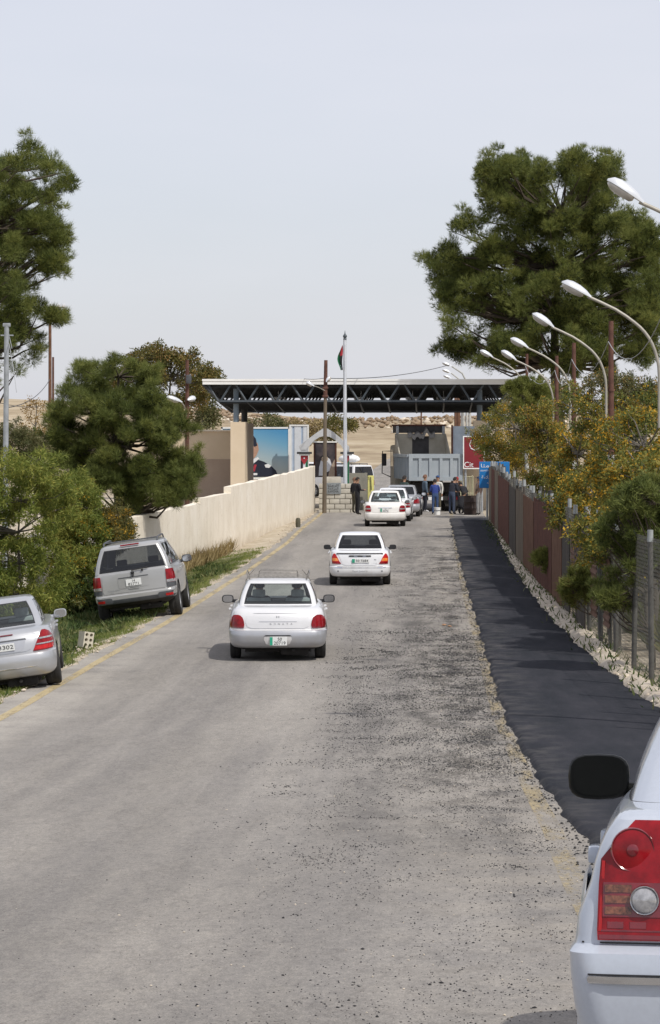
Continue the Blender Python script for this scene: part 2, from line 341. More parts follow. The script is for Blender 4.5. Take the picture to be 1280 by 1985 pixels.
def road_material():
    m, nt, b = nodes_mat('worn_road', .95, .06); n = NT(nt)
    base = n.ramp(n.noise(.5, 7, (1.5, .16, 1)), [(.3, (.203, .193, .181)), (.5, (.25, .237, .222)), (.7, (.305, .289, .27))])
    agg = n.ramp(n.noise(90, 4, None, .8), [(.3, (.45, .45, .45)), (.48, (.98, .98, .98)), (.7, (1.6, 1.56, 1.5))])
    c = n.mix(.85, base, agg, 'MULTIPLY'); ag2 = n.ramp(n.noise(24, 6, (1, .4, 1), .85), [(.32, (.66, .66, .67)), (.5, (1, 1, 1)), (.68, (1.3, 1.28, 1.25))]); c = n.mix(.7, c, ag2, 'MULTIPLY')
    track = n.ramp(n.noise(1.0, 4, (1.15, .035, 1)), [(.38, (.84, .84, .85)), (.6, (1.08, 1.07, 1.05))]); c = n.mix(.8, c, track, 'MULTIPLY')
    patch = n.ramp(n.noise(7.0, 8, (1, .3, 1), .75), [(.3, (.84, .84, .85)), (.5, (1, 1, 1)), (.7, (1.12, 1.11, 1.09))]); c = n.mix(.8, c, patch, 'MULTIPLY')
    crack = n.ramp(n.math('ABSOLUTE', n.math('SUBTRACT', n.noise(.8, 9, (1, .25, 1), .7), .5)), [(0, (.72, .71, .70)), (.006, (1, 1, 1))]); c = n.mix(.7, c, crack, 'MULTIPLY')
    x, y = n.sep.outputs[0], n.sep.outputs[1]
    # spilled bitumen smeared across the lane beside the fresh strip
    lane = n.math('MULTIPLY', n.rng(x, -1.6, .45), n.rng(x, 1.2, .75)); lane = n.math('MULTIPLY', lane, n.rng(y, 20, 34)); lane = n.math('MULTIPLY', lane, n.rng(y, 132, 95))
    smear = n.rng(n.math('ADD', n.math('MULTIPLY', n.noise(1.2, 8, (1.5, .4, 1), .75), .52), n.math('MULTIPLY', n.noise(38.0, 6, (1, .35, 1), .85), .48)), .485, .535)
    c = n.mix(n.math('MULTIPLY', n.math('MULTIPLY', smear, lane), .85), c, (.026, .026, .028))
    lane2 = n.math('MULTIPLY', n.rng(x, -1.2, 0), n.rng(y, 30, 12)); sm2 = n.rng(n.noise(3.0, 8, (1.2, .5, 1), .8), .54, .64)
    c = n.mix(n.math('MULTIPLY', n.math('MULTIPLY', sm2, lane2), .4), c, (.07, .068, .066))
    # pale crushed limestone dust towards both edges
    dust = n.math('MULTIPLY', n.rng(x, -.6, 1.0), n.rng(n.noise(1.3, 6), .38, .62)); c = n.mix(n.math('MULTIPLY', dust, .28), c, (.47, .42, .35))
    dl = n.math('MULTIPLY', n.rng(x, -4.6, -6.1), n.rng(n.noise(.9, 6), .3, .6)); c = n.mix(n.math('MULTIPLY', dl, .6), c, (.44, .41, .36))
    nt.links.new(c, b.inputs['Base Color'])
    n.bump(b, n.math('ADD', n.noise(120, 3), n.math('MULTIPLY', n.noise(14, 4), .8)), .55, .012)
    return m
def sheet(name, fl, fr, y0, y1, dy, nx, mat_, lift, crown=0, jl=0, jr=0, thick=0):
    ys = np.arange(y0, y1+dy/2, dy); V = []
    for y in ys:
        a, b_ = float(fl(y)), float(fr(y))
        if jl: a += jl*(math.sin(y*1.3)+.6*math.sin(y*3.7+1)+.35*math.sin(y*6.1+2)+.12*RNG.normal())*.5
        if jr: b_ += jr*(math.sin(y*1.1+2)+.6*math.sin(y*4.3)+.3*RNG.normal())*.5
        z = float(zr(y))
        if thick: V.append((a-.03, y, z+.001)); V.append((a, y, z+lift*.6))
        for i in range(nx+1):
            t = i/nx; V.append((a+(b_-a)*t+(.03 if thick and i == 0 else 0), y, z+lift+crown*4*t*(1-t)))
        if thick: V.append((b_+.03, y, z+lift*.5)); V.append((b_+.06, y, z-.03))
    k = nx+1+(4 if thick else 0); I = np.arange(len(ys)*k).reshape(len(ys), k)
    f = np.stack([I[:-1, :-1], I[:-1, 1:], I[1:, 1:], I[1:, :-1]], -1).reshape(-1, 4)
    return new_obj(name, np_mesh(name, V, f, mat_, smooth=True))
road = tag(sheet('road', road_l, lambda y: strip_r(y)-.06, -30, 400, .5, 14, road_material(), .0, 0, jl=.10), kind='structure')
def paint_material(wear):
    m, nt, b = nodes_mat('worn_yellow_paint', .7); n = NT(nt)
    c = n.ramp(n.noise(6, 5), [(.3, (.42, .33, .17)), (.7, (.52, .43, .26))]); nt.links.new(c, b.inputs['Base Color'])
    tr = n.N.new('ShaderNodeBsdfTransparent'); mx = n.N.new('ShaderNodeMixShader')
    f = n.rng(n.math('ADD', n.math('MULTIPLY', n.noise(2.2, 6, (2, .3, 1)), .6), n.math('MULTIPLY', n.noise(30, 4, (1, .4, 1)), .4)), wear-.07, wear+.07)
    f = n.math('MULTIPLY', f, .62 if wear > .5 else .85); nt.links.new(f, mx.inputs[0]); nt.links.new(tr.outputs[0], mx.inputs[1]); nt.links.new(b.outputs[0], mx.inputs[2]); nt.links.new(mx.outputs[0], n.N['Material Output'].inputs[0])
    return m
sheet('edge_line', lambda y: line_l(y)-.08, lambda y: line_l(y)+.08, 8, 150, .5, 2, paint_material(.43), .004).parent = road
sheet('edge_line', lambda y: line_r(y)-.09, lambda y: line_r(y)+.09, 8, 150, .5, 2, paint_material(.535), .004).parent = road
def strip_material():
    m, nt, b = nodes_mat('fresh_asphalt', .95, .08); n = NT(nt)
    c = n.ramp(n.noise(1.6, 7, (1.3, .22, 1), .7), [(.3, (.022, .025, .031)), (.6, (.038, .039, .047)), (.8, (.055, .054, .06))])
    edge = n.math('MULTIPLY', n.rng(n.sep.outputs[0], 1.75, .95), n.rng(n.noise(2.5, 6, (1, .7, 1)), .45, .68)); c = n.mix(n.math('MULTIPLY', edge, .55), c, (.16, .15, .14))
    nt.links.new(c, b.inputs['Base Color']); n.bump(b, n.math('ADD', n.noise(70, 4), n.math('MULTIPLY', n.noise(4, 4, (1, .25, 1)), .5)), .6, .02)
    return m
tag(sheet('pavement', strip_l, strip_r, -20, 133, .25, 8, strip_material(), .05, .01, jl=.05, jr=.10, thick=1), kind='structure')

# ---------------------------------------------------------------- loose stones (nobody could count them)
def stones(name, P, S, mats, mi=None, flat=.7, seed=3, fine=True):
    """each stone: an uneven octahedron-like lump with 14 vertices"""
    g = np.random.default_rng(seed); n = len(P)
    base = np.array([[1, 0, 0], [-1, 0, 0], [0, 1, 0], [0, -1, 0], [0, 0, 1], [0, 0, -.6], [.62, .62, .5], [-.62, .62, .5], [-.62, -.62, .5], [.62, -.62, .5]], float)
    F_ = np.array([[4, 6, 7], [4, 7, 8], [4, 8, 9], [4, 9, 6], [0, 2, 6], [2, 1, 7], [1, 3, 8], [3, 0, 9], [6, 2, 7], [7, 1, 8], [8, 3, 9], [9, 0, 6], [5, 2, 0], [5, 1, 2], [5, 3, 1], [5, 0, 3]])
    if not fine: base = base[:6]; F_ = np.array([[4, 0, 2], [4, 2, 1], [4, 1, 3], [4, 3, 0], [5, 2, 0], [5, 1, 2], [5, 3, 1], [5, 0, 3]])
    V = base[None]*g.uniform(.6, 1.25, (n, len(base), 3)); a = g.uniform(0, 6.28, n); sc = g.uniform(.7, 1.4, (n, 3)); sc[:, 2] *= flat
    V = V*sc[:, None]; c, s = np.cos(a)[:, None], np.sin(a)[:, None]
    V = np.stack([V[..., 0]*c-V[..., 1]*s, V[..., 0]*s+V[..., 1]*c, V[..., 2]], -1)*np.asarray(S)[:, None, None]+np.asarray(P)[:, None]
    Fs = (F_[None]+(np.arange(n)*len(base))[:, None, None]).reshape(-1, 3)
    return np_mesh(name, V.reshape(-1, 3), Fs, mats, mi=None if mi is None else np.repeat(mi, len(F_)))
M['crumb'] = mat('bitumen_crumb', (.028, .028, .03), .8, 0, .5, 8, world=True)
M['limestone'] = mat('limestone', (.52, .44, .34), .9, 0, 0, 3.0, col2=(.70, .62, .51), bump=.5, bscale=20, world=True)
M['limestone_dull'] = mat('limestone_dull', (.38, .32, .25), .9, 0, 0, 3.0, col2=(.54, .47, .38), bump=.5, bscale=20, world=True)
P = []; S = []
g = np.random.default_rng(5)
cl = [(1.0-2.3*g.random()**1.5, (g.uniform(34, 60) if g.random() < .6 else g.uniform(13, 34)), g.uniform(.08, .35), g.uniform(.25, 1.3)) for _ in range(340)]
for cx, cy, rx, ry in cl:
    k = int(g.integers(10, 62))
    for _ in range(k): P.append((cx+g.normal()*rx, cy+g.normal()*ry)); S.append(g.uniform(.002, .007)*(1 if g.random() < .95 else 1.8))
for _ in range(400):                                 # raked-out ridges of bitumen across the lane
    far_ = g.random() < .22; cy = g.uniform(60, 105) if far_ else 14+50*g.beta(2.4, 1.5); cx = .98-2.5*g.random()**1.9; rx = g.uniform(.06, .42); ry = g.uniform(.08, .55)*(2 if far_ else 1); an = g.uniform(-.6, .6); bend = g.normal()*.5
    k = int(g.integers(25, 120)*min(1, .25+cy/55)); sz = .55+.45*min(cy, 60)/45
    for _ in range(k): u, v = g.normal()*rx, g.normal()*ry; v += bend*u*u; P.append((cx+u*math.cos(an)-v*math.sin(an), cy+u*math.sin(an)+v*math.cos(an))); S.append(g.uniform(.004, .011)*sz*(1.5 if g.random() < .06 else 1))
for _ in range(8000):
    x = 1.2-abs(g.normal())*1.5; y = 11+g.random()**1.4*70
    if x < -6 : continue
    P.append((x, y)); S.append(g.uniform(.0018, .0052)*(1 if g.random() < .95 else 2.0))
for _ in range(2500):                                # crumbly edge of the new strip
    y = g.uniform(12, 120); P.append((float(strip_l(y))-.05+g.normal()*.09, y)); S.append(g.uniform(.005, .02))
P = np.array(P); S = np.array(S); keep = (P[:, 0] < strip_l(P[:, 1])+.02) & (P[:, 0] > -6) & (P[:, 1] > 9); P, S = P[keep], S[keep]
P3 = np.stack([P[:, 0], P[:, 1], zr(P[:, 1])+S*.3], -1)
tag(new_obj('asphalt_crumbs', stones('asphalt_crumbs', P3, S, M['crumb'], fine=False)), 'black asphalt crumbs scattered over the worn lane', 'gravel', kind='stuff')
n = 800; y = g.uniform(10, 100, n); x = 1.2-np.abs(g.normal(size=n))*1.3
tag(new_obj('pale_grit', stones('pale_grit', np.stack([x, y, zr(y)+.003], -1), g.uniform(.003, .009, n), M['limestone'])), 'pale limestone grit sprinkled along the worn lane edge', 'gravel', kind='stuff')
# rubble bank between the strip and the fence
P = []; S = []
for _ in range(7000):
    y = 36+g.random()*95; a, b_ = float(strip_r(y))+.02, float(fence_x(y))-.02; t = g.beta(1.3, 1.6); x = a+(b_-a)*t
    s_ = g.uniform(.012, .032)*(1 if g.random() < .93 else g.uniform(1.6, 3.0)); P.append((x, y, float(terrain(x, y))+.08*math.sin(math.pi*t)+s_*.2)); S.append(s_)
tag(new_obj('rubble', stones('rubble', P, S, [M['limestone'], M['limestone_dull']], mi=(g.random(len(P)) < .45).astype(int), seed=8)), 'low bank of broken pale limestone along the fence foot', 'rubble', kind='stuff')
# a lumpy dirt ridge carries the rubble
V = []; ys = np.arange(34, 134, .35)
for y in ys:
    a, b_ = float(strip_r(y)), float(fence_x(y))
    for t, h in ((-.05, -.02), (.12, .06), (.45, .13), (.8, .12), (1.1, .05), (1.5, -.05)):
        x = a+(b_-a)*t+.04*g.normal(); V.append((x, y, float(terrain(x, y))+h*(.7+.5*g.random())))
I = np.arange(len(ys)*6).reshape(-1, 6); f = np.stack([I[:-1, :-1], I[:-1, 1:], I[1:, 1:], I[1:, :-1]], -1).reshape(-1, 4)
M['ridge'] = mat('pale_dirt', (.40, .34, .26), .95, 0, 0, 4, col2=(.58, .51, .42), bump=.6, bscale=25, world=True)
tag(new_obj('dirt_ridge', np_mesh('dirt_ridge', V, f, M['ridge'])), kind='structure')
# gravelly margin by the wall and grass edge
P = []; S = []
for _ in range(1500):
    y = 38+g.random()*112; x = float(road_l(y))-abs(g.normal())*.25+.05; s_ = g.uniform(.006, .02)*(1 if g.random() < .95 else 2.2); P.append((x, y, float(terrain(x, y))+s_*.4)); S.append(s_)
for _ in range(150):                                 # scattered broken stone in the grass behind the parked saloon
    y = g.uniform(54, 62); x = float(road_l(y))-g.uniform(0, 3.2); s_ = g.uniform(.015, .045); P.append((x, 58.5+g.normal()*.9, float(terrain(x, 58.5))+s_*.5)); S.append(s_)
tag(new_obj('verge_grit', stones('verge_grit', P, S, [M['limestone'], M['limestone_dull']], mi=(g.random(len(P)) < .4).astype(int), seed=9)), 'loose pale grit along the grassy road edge', 'gravel', kind='stuff')
# pale outcrops on the far crest
P = []; S = []
for _ in range(420):
    y = g.uniform(560, 690); x = g.uniform(-62, 40); s_ = g.uniform(.25, 1.0)*(1 if g.random() < .9 else 1.8)
    if math.sin(x*.13)+math.sin(x*.31+y*.05)+.5*g.normal() > -.1: P.append((x, y, float(terrain(x, y)))); S.append(s_)
tag(new_obj('far_outcrops', stones('far_outcrops', P, S, [M['limestone'], M['limestone_dull']], mi=(g.random(len(P)) < .3).astype(int), flat=.5)), 'pale rock outcrops along the far hill crest', 'rocks', kind='stuff')
P = []; S = []
for _ in range(700):
    y = g.uniform(600, 740); x = g.uniform(-62, 60); P.append((x, y, float(terrain(x, y))+.3)); S.append(g.uniform(.25, .8))
M['scrub'] = mat('far_scrub', (.20, .14, .09), .95, 0, 0, .6, col2=(.32, .24, .16), bump=.8, bscale=3, world=True)
tag(new_obj('far_scrub', stones('far_scrub', P, S, M['scrub'], flat=.75, seed=21)), 'brown scrub dotting the far hill crest', 'scrub', kind='stuff')
def lone_stone(px, py, s_, mat_, label, sq=.7):
    p = G(px, py); me = stones('road_stone', [(0, 0, s_*.45)], [s_], mat_, flat=sq, seed=int(px)); o = new_obj('road_stone', me); o.location = p; return tag(o, label, 'stone')
M['tan_stone'] = mat('tan_stone', (.45, .27, .16), .9, 0, .25, 20, bump=.4)
lone_stone(861, 1214, .055, M['tan_stone'], 'larger of two tan stones lying on the worn lane')
lone_stone(871, 1216, .045, M['tan_stone'], 'smaller tan stone beside its larger twin on the lane')
# ---------------------------------------------------------------- lettering
_txt = {}
def text_mesh(s, size):
    k = (s, round(size, 4))
    if k in _txt: return _txt[k]
    cu = bpy.data.curves.new('lettering', 'FONT'); cu.body = s; cu.size = size; cu.align_x = 'CENTER'; cu.align_y = 'CENTER'; cu.resolution_u = 3
    o = bpy.data.objects.new('lettering', cu); COL.objects.link(o); bpy.context.view_layer.update()
    me = bpy.data.meshes.new_from_object(o.evaluated_get(bpy.context.evaluated_depsgraph_get())); bpy.data.objects.remove(o); bpy.data.curves.remove(cu)
    me.name = 'lettering'; _txt[k] = me; return me
def lettering(s, size, mat_, parent, loc, rot=(R(90), 0, 0), name='lettering', width=None):
    me = text_mesh(s, size).copy(); me.materials.clear(); me.materials.append(mat_); o = new_obj(name, me, parent); o.location = loc; o.rotation_euler = rot
    if width:
        xs = [v.co.x for v in me.vertices]
        if xs: o.scale.x = width/(max(xs)-min(xs))
    return o
# letters of the Arabic script in the shapes they take inside a word (written left to right as they stand)
AR = {'ramtha': '\ufe8e\ufe9c\ufee3\ufeae\ufedf\ufe8d', 'salama': '\ufe94\ufee3\ufefc\ufeb4\ufedf\ufe8d', 'bumper': '\ufedb\ufea8\ufef4\ufeb7 \ufea2\ufee4\ufea4\ufee3 \ufe8d\ufee3', 'plate': '\ufea9\ufead'}

# ---------------------------------------------------------------- cars: a body is a stack of rounded plan outlines
N1, N2, N3 = 8, 6, 22
def outline(w, yr, yf, rr, bow, rf, bowf, barrel):
    we = w-barrel; xr = max(we-rr, .02); ye = yr+bow*(xr/we)**2; P = []
    fr = [0, .14, .29, .44, .59, .74, .88, .975, 1.0]
    for t in fr: x = xr*t; P.append((x, yr+bow*(x/we)**2))
    ry = rr*1.25
    for j in range(1, N2+1): a = j/N2*math.pi/2; P.append((xr+rr*math.sin(a), ye+ry*(1-math.cos(a))))
    yc = ye+ry; xf = max(we-rf, .02); yfe = yf-bowf*(xf/we)**2; yfc = yfe-rf*1.25
    for k in range(1, N3+1): t = k/N3; P.append((we+barrel*(1-(2*t-1)**2), yc+(yfc-yc)*t))
    for j in range(1, N2+1): a = (1-j/N2)*math.pi/2; P.append((xf+rf*math.sin(a), yfe-rf*1.25*(1-math.cos(a))))
    for t in reversed(fr[:-1]): x = xf*t; P.append((x, yf-bowf*(x/we)**2))
    return P
def loop_of(P): return P+[(-x, y) for x, y in reversed(P[1:-1])]
def loft(levels):
    """levels: list of (z, outline loop) -> verts, quads"""
    n = len(levels[0][1]); V = [(x, y, z) for z, lp in levels for x, y in lp]; Q = []
    for i in range(len(levels)-1):
        for k in range(n): Q.append((i*n+k, i*n+(k+1) % n, (i+1)*n+(k+1) % n, (i+1)*n+k))
    return V, Q, n
def bool_cut(me, cutter_me):
    a = bpy.data.objects.new('tmp_a', me); b = bpy.data.objects.new('tmp_b', cutter_me); COL.objects.link(a); COL.objects.link(b)
    md = a.modifiers.new('cut', 'BOOLEAN'); md.operation = 'DIFFERENCE'; md.object = b; md.solver = 'EXACT'
    dg = bpy.context.evaluated_depsgraph_get(); dg.update(); r = bpy.data.meshes.new_from_object(a.evaluated_get(dg))
    bpy.data.objects.remove(a); bpy.data.objects.remove(b); return r
def smooth_mesh(me, ang=32):
    me.polygons.foreach_set('use_smooth', [True]*len(me.polygons)); me.set_sharp_from_angle(angle=R(ang)); return me

class Car:
    def __init__(s, c): s.c = c; s.S = c['slices']
    def at(s, z):                                    # the outline parameters at a height
        S = s.S
        if z <= S[0][0]: return S[0][1:]
        for a, b in zip(S[:-1], S[1:]):
            if a[0] <= z <= b[0]:
                t = (z-a[0])/max(b[0]-a[0], 1e-6); return tuple(p+(q-p)*t for p, q in zip(a[1:], b[1:]))
        return S[-1][1:]
    def rear_y(s, x, z):
        w, yr, yf, rr, bow = s.at(z); we = w-s.c.get('barrel', .04); x = abs(x); xr = we-rr
        if x <= xr: return yr+bow*(x/we)**2
        ye = yr+bow*(xr/we)**2; q = min((x-xr)/rr, .995); return ye+rr*1.25*(1-math.sqrt(1-q*q))
    def side_x(s, y, z):
        w, yr, yf, rr, bow = s.at(z); L = yf-yr; t = (y-yr-rr)/max(L-rr-.3, .1); return w-s.c.get('barrel', .04)*(2*min(max(t, 0), 1)-1)**2
    def patch(s, rows, off=.008, cols=8, skirt=.03):
        """a panel that follows the rear of the body: rows of (z, x0, x1)"""
        mb = MB(); V = []
        for z, x0, x1 in rows:
            for i in range(cols+1): x = x0+(x1-x0)*i/cols; V.append((x, s.rear_y(x, z)-off, z))
        k = cols+1; n = len(rows); Fs = [(r*k+i, r*k+i+1, (r+1)*k+i+1, (r+1)*k+i) for r in range(n-1) for i in range(cols)]
        ring = [i for i in range(k)]+[r*k+cols for r in range(1, n)]+[(n-1)*k+i for i in range(cols-1, -1, -1)]+[r*k for r in range(n-2, 0, -1)]
        b = len(V); V += [(V[i][0], V[i][1]+off+skirt, V[i][2]) for i in ring]; m = len(ring)
        Fs += [(ring[i], ring[(i+1) % m], b+(i+1) % m, b+i) for i in range(m)]
        mb.add(V, Fs); return mb
    def build(s, name, label, loc, rot, group=None):
        c = s.c; root = thing(name, label, c.get('cat', 'car'), loc, rot, group); bar = c.get('barrel', .04); paint = M[c['paint']]
        rf = c.get('rf', .32)
        lv = [(z, loop_of(outline(w, yr, yf, rr, bow, min(rf, w*.5), .22, bar))) for z, w, yr, yf, rr, bow in s.S]
        V, Q, n = loft(lv); Fs = Q+[tuple(range(n-1, -1, -1)), tuple((len(lv)-1)*n+k for k in range(n))]
        mi = [1 if i < n*c.get('dark_rows', 1) else 0 for i in range(len(Q))]+[1, 1]
        me = bpy.data.meshes.new('body'); me.from_pydata(V, [], Fs); me.update(); me.polygons.foreach_set('material_index', mi); me.materials.append(paint); me.materials.append(M['chassis'])
        cut = MB(); wr = c['wheel_r']
        for ya in c['axles']:
            for sx in (-1, 1): cut.lathe([(0.001, sx*.42), (wr+.055, sx*.42), (wr+.055, sx*1.25), (0.001, sx*1.25)], (0, ya, wr+.015), 'X', 28)
        cm = cut.mesh('cut', [paint, M['chassis']]); cm.polygons.foreach_set('material_index', [1]*len(cm.polygons))
        bmx = bmesh.new(); bmx.from_mesh(cm); bmesh.ops.remove_doubles(bmx, verts=bmx.verts, dist=.004); bmesh.ops.recalc_face_normals(bmx, faces=bmx.faces); bmx.to_mesh(cm); bmx.free()
        body = new_obj('body', smooth_mesh(bool_cut(me, cm), c.get('sharp', 30)), root)
        # cabin: pillars and roof stay paint, panes are glass
        g0, g1 = c['cabin']                          # (z, w, yr, yf, rr, bow) at the belt and at the roof edge
        ts = [0, .045, .075, .22, .4, .6, .78, .9, .93, 1.0]; lv = []
        for t in ts:
            p = [a+(b-a)*t for a, b in zip(g0, g1)]; bl = math.sin(math.pi*t)*c.get('bulge', .02)
            lv.append((p[0], loop_of(outline(p[1]+bl, p[2]-bl, p[3]+bl, p[4], p[5], .16, .12, .025))))
        for dz, kw, dr, df in c.get('roof', ((.022, .95, .06, .10), (.038, .82, .2, .25), (.048, .55, .4, .42))):
            lv.append((g1[0]+dz, loop_of(outline(g1[1]*kw, g1[2]+dr, g1[3]-df, g1[4]*kw, g1[5], .13*kw, .1, .02))))
        V, Q, n = loft(lv); half = N1+N2+N3+N2+N1; a_side = N1+N2; bp = c.get('pillars', (11,)); parts = {'roof': [], 'rear_window': [], 'windscreen': [], 'side_window': [], 'seal': []}
        sides = {}
        for q, fc in enumerate(Q):
            r, k = divmod(q, n); h = k if k < half else 2*half-1-k           # index along one half
            key = 'roof'
            if 1 <= r <= 8 and r < len(ts)-1:
                brd = r in (1, 7)
                if h < N1: key = 'rear_window' if (not brd and h < N1-1) else 'seal'
                elif h >= half-N1: key = 'windscreen' if (not brd and h > half-N1) else 'seal'
                elif a_side+c.get('dlo', (1, N3-1))[0] <= h < a_side+c.get('dlo', (1, N3-1))[1]:
                    kk = h-a_side
                    if brd or kk in bp or kk in c.get('body_pillars', ()): key = 'seal'
                    else: key = ('side_window', k < half, sum(kk > b for b in bp))
                if r == 8: key = 'roof'
            if isinstance(key, tuple): sides.setdefault(key, []).append(fc)
            else: parts[key].append(fc)
        top = tuple((len(lv)-1)*n+k for k in range(n)); parts['roof'].append(top)
        def part(nm, fcs, mt, par=root):
            if not fcs: return None
            used = sorted({i for f in fcs for i in f}); mp = {o: i for i, o in enumerate(used)}
            me = bpy.data.meshes.new(nm); me.from_pydata([V[i] for i in used], [], [tuple(mp[i] for i in f) for f in fcs]); me.update(); me.materials.append(mt)
            return new_obj(nm, smooth_mesh(me, 40), par)
        roof = part('roof', parts['roof'], paint)
        gl = M[c.get('glass', 'glass_clear')]; gs = M[c.get('side_glass', c.get('glass', 'glass_clear'))]
        part('rear_window', parts['rear_window'], gl); part('windscreen', parts['windscreen'], M['glass_clear']); part('window_seal', parts['seal'], M['black_trim'])
        for kx, fcs in sides.items(): part('side_window', fcs, gs)
        # seats and dashboard
        zb = g0[0]; sm = M[c.get('seat_mat', 'seat')]; yb, yfr = g0[2], g0[3]
        for sx in (-1, 1):
            ys = yb+(yfr-yb)*.50; seat = MB().rbox((sx*.36, ys, zb-.18), (.46, .14, .5), .05).build('seat', sm, root, 40)
            MB().rbox((sx*.36, ys-.01, zb+.15), (.24, .09, .14), .035).build('headrest', sm, seat, 40)
        MB().rbox((0, yb+.55, zb-.2), (1.15, .16, .40), .05).build('rear_seat', sm, root, 40)
        MB().rbox((0, yfr-.35, zb-.02), (1.2, .5, .1), .04).build('dashboard', M['black_trim'], root, 40)
        # wheels
        if not hasattr(Car, 'cache'): Car.cache = {}
        tw = c.get('tyre_w', .19); kw = (wr, tw, c.get('rim', 5))
        if kw not in Car.cache:
            t = MB().lathe([(wr*.62, -tw*.42), (wr*.86, -tw*.52), (wr*.95, -tw*.48), (wr, -tw*.36), (wr, -tw*.12), (wr*.985, -tw*.1), (wr*.985, tw*.1), (wr, tw*.12), (wr, tw*.36), (wr*.95, tw*.48), (wr*.86, tw*.52), (wr*.62, tw*.42)], (0, 0, 0), 'X', 32).mesh('wheel', M['tyre'], 40)
            r_ = MB(); ri = wr*.64
            r_.lathe([(ri, tw*.44), (ri*.9, tw*.44), (ri*.86, tw*.1), (ri*.86, -tw*.4), (ri, -tw*.42)], (0, 0, 0), 'X', 28); r_.lathe([(.001, tw*.30), (ri*.22, tw*.30), (ri*.24, tw*.2), (.001, tw*.18)], (0, 0, 0), 'X', 16); r_.lathe([(.001, tw*.05), (ri*.86, tw*.03)], (0, 0, 0), 'X', 24, m=1)
            for j in range(kw[2]):
                a = 2*math.pi*j/kw[2]; r_.box((tw*.26, math.cos(a)*ri*.53, math.sin(a)*ri*.53), (tw*.12, ri*.78, ri*.24), 0, (a, 0, 0))
            Car.cache[kw] = (t, r_.mesh('rim', [M['alloy'], M['black_trim']], 40))
        tr = c['track']/2
        for ya in c['axles']:
            for sx in (-1, 1):
                o = new_obj('wheel', Car.cache[kw][0], root); o.location = (sx*tr, ya, wr); q = new_obj('rim', Car.cache[kw][1], o); q.rotation_euler = (0, 0, 0 if sx > 0 else math.pi)
        zu = s.S[0][0]; u = MB(); u.bb((-tr+.18, .35, zu-.04), (tr-.18, s.S[3][3] if False else c['axles'][1]+.3, zu+.1)); u.tube([(-tr+.05, c['axles'][0], wr), (tr-.05, c['axles'][0], wr)], .04)
        u.tube([(.28, .12, zu+.0), (.28, 1.6, zu-.01)], .028); u.rbox((.30, .42, zu-.03), (.5, .32, .14), .05); u.build('underbody', M['chassis'], root, 40)
        # door mirrors
        mz, my, mw, mh = c['mirror']
        for sx in (-1, 1):
            xb = s.side_x(my, zb-.06); mx = xb+c.get('mirror_gap', .02)+mw/2; m_ = MB(); V2 = []
            for iy, (yy, k) in enumerate(((0, .93), (.012, 1.0), (.05, 1.0), (.10, .85), (.135, .45))):
                V2.append([(sx*mx+k*mw/2*math.copysign(abs(math.cos(a))**.62, math.cos(a)), my+yy, mz+k*mh/2*math.copysign(abs(math.sin(a))**.62, math.sin(a))) for a in [2*math.pi*j/20 for j in range(20)]])
            m_.add([p for r_ in V2 for p in r_], [(i*20+j, i*20+(j+1) % 20, (i+1)*20+(j+1) % 20, (i+1)*20+j) for i in range(4) for j in range(20)]+[tuple(80+j for j in range(20)), tuple(range(19, -1, -1))])
            m_.tube([(sx*(xb-.06), my+.06, mz-mh*.32), (sx*(mx-mw*.2), my+.06, mz-mh*.25)], [.035, .03])
            mo = m_.build('door_mirror', M[c.get('mirror_mat', 'black_trim')], root, 45)
            MB().add([(p[0]*1+(sx*mx-p[0])*.12, my-.004, p[2]+(mz-p[2])*.12) for p in V2[0]], [tuple(range(20))]).build('mirror_glass', M[c.get('mirror_glass', 'mirror')], mo)
        # door handles
        for sx in (-1, 1):
            for yh in c.get('handles', ()):
                zh = c.get('handle_z', zb-.13); x = s.side_x(yh, zh); MB().rbox((sx*(x+.022), yh, zh), (.045, .2, c.get('handle_h', .035)), .012).build('door_handle', M[c.get('handle_mat', c['paint'])], root, 40)
        # bumper: its own shell a little proud of the body
        bz = c.get('bumper')
        if bz:
            z0, z1, yl, bm_ = bz; lv = []; zs = [z0+(z1-z0)*t for t in (0, .05, .2, .4, .6, .8, .95, 1)]
            for j, z in enumerate(zs):
                w, yr, yf, rr, bow = s.at(z); o = .014 if 0 < j < 7 else .0; P = outline(w+o, yr-o*1.2, yf, rr, bow, min(rf, w*.5), .22, bar)
                P = [p for p in P[:N1+N2+N3] if p[1] < yl]; lv.append((z, P))
            m = min(len(P) for _, P in lv); Vb = []; Fb = []
            for z, P in lv: row = [(-x, y, z) for x, y in reversed(P[1:m])]+[(x, y, z) for x, y in P[:m]]; Vb += row; k = len(row)
            for i in range(len(lv)-1):
                for j in range(k-1): Fb.append((i*k+j, i*k+j+1, (i+1)*k+j+1, (i+1)*k+j))
            me = bpy.data.meshes.new('rear_bumper'); me.from_pydata(Vb, [], Fb); me.update(); me.materials.append(M[bm_]); new_obj('rear_bumper', smooth_mesh(me, 35), root)
        for nm, rows, off, mt, par in c.get('patches', ()):
            both = nm.endswith('*'); nm = nm.rstrip('*')
            for sx in ((1, -1) if both else (1,)):
                s.patch([(z, sx*a, sx*b) for z, a, b in rows], off).build(nm, M[mt], root, 40)
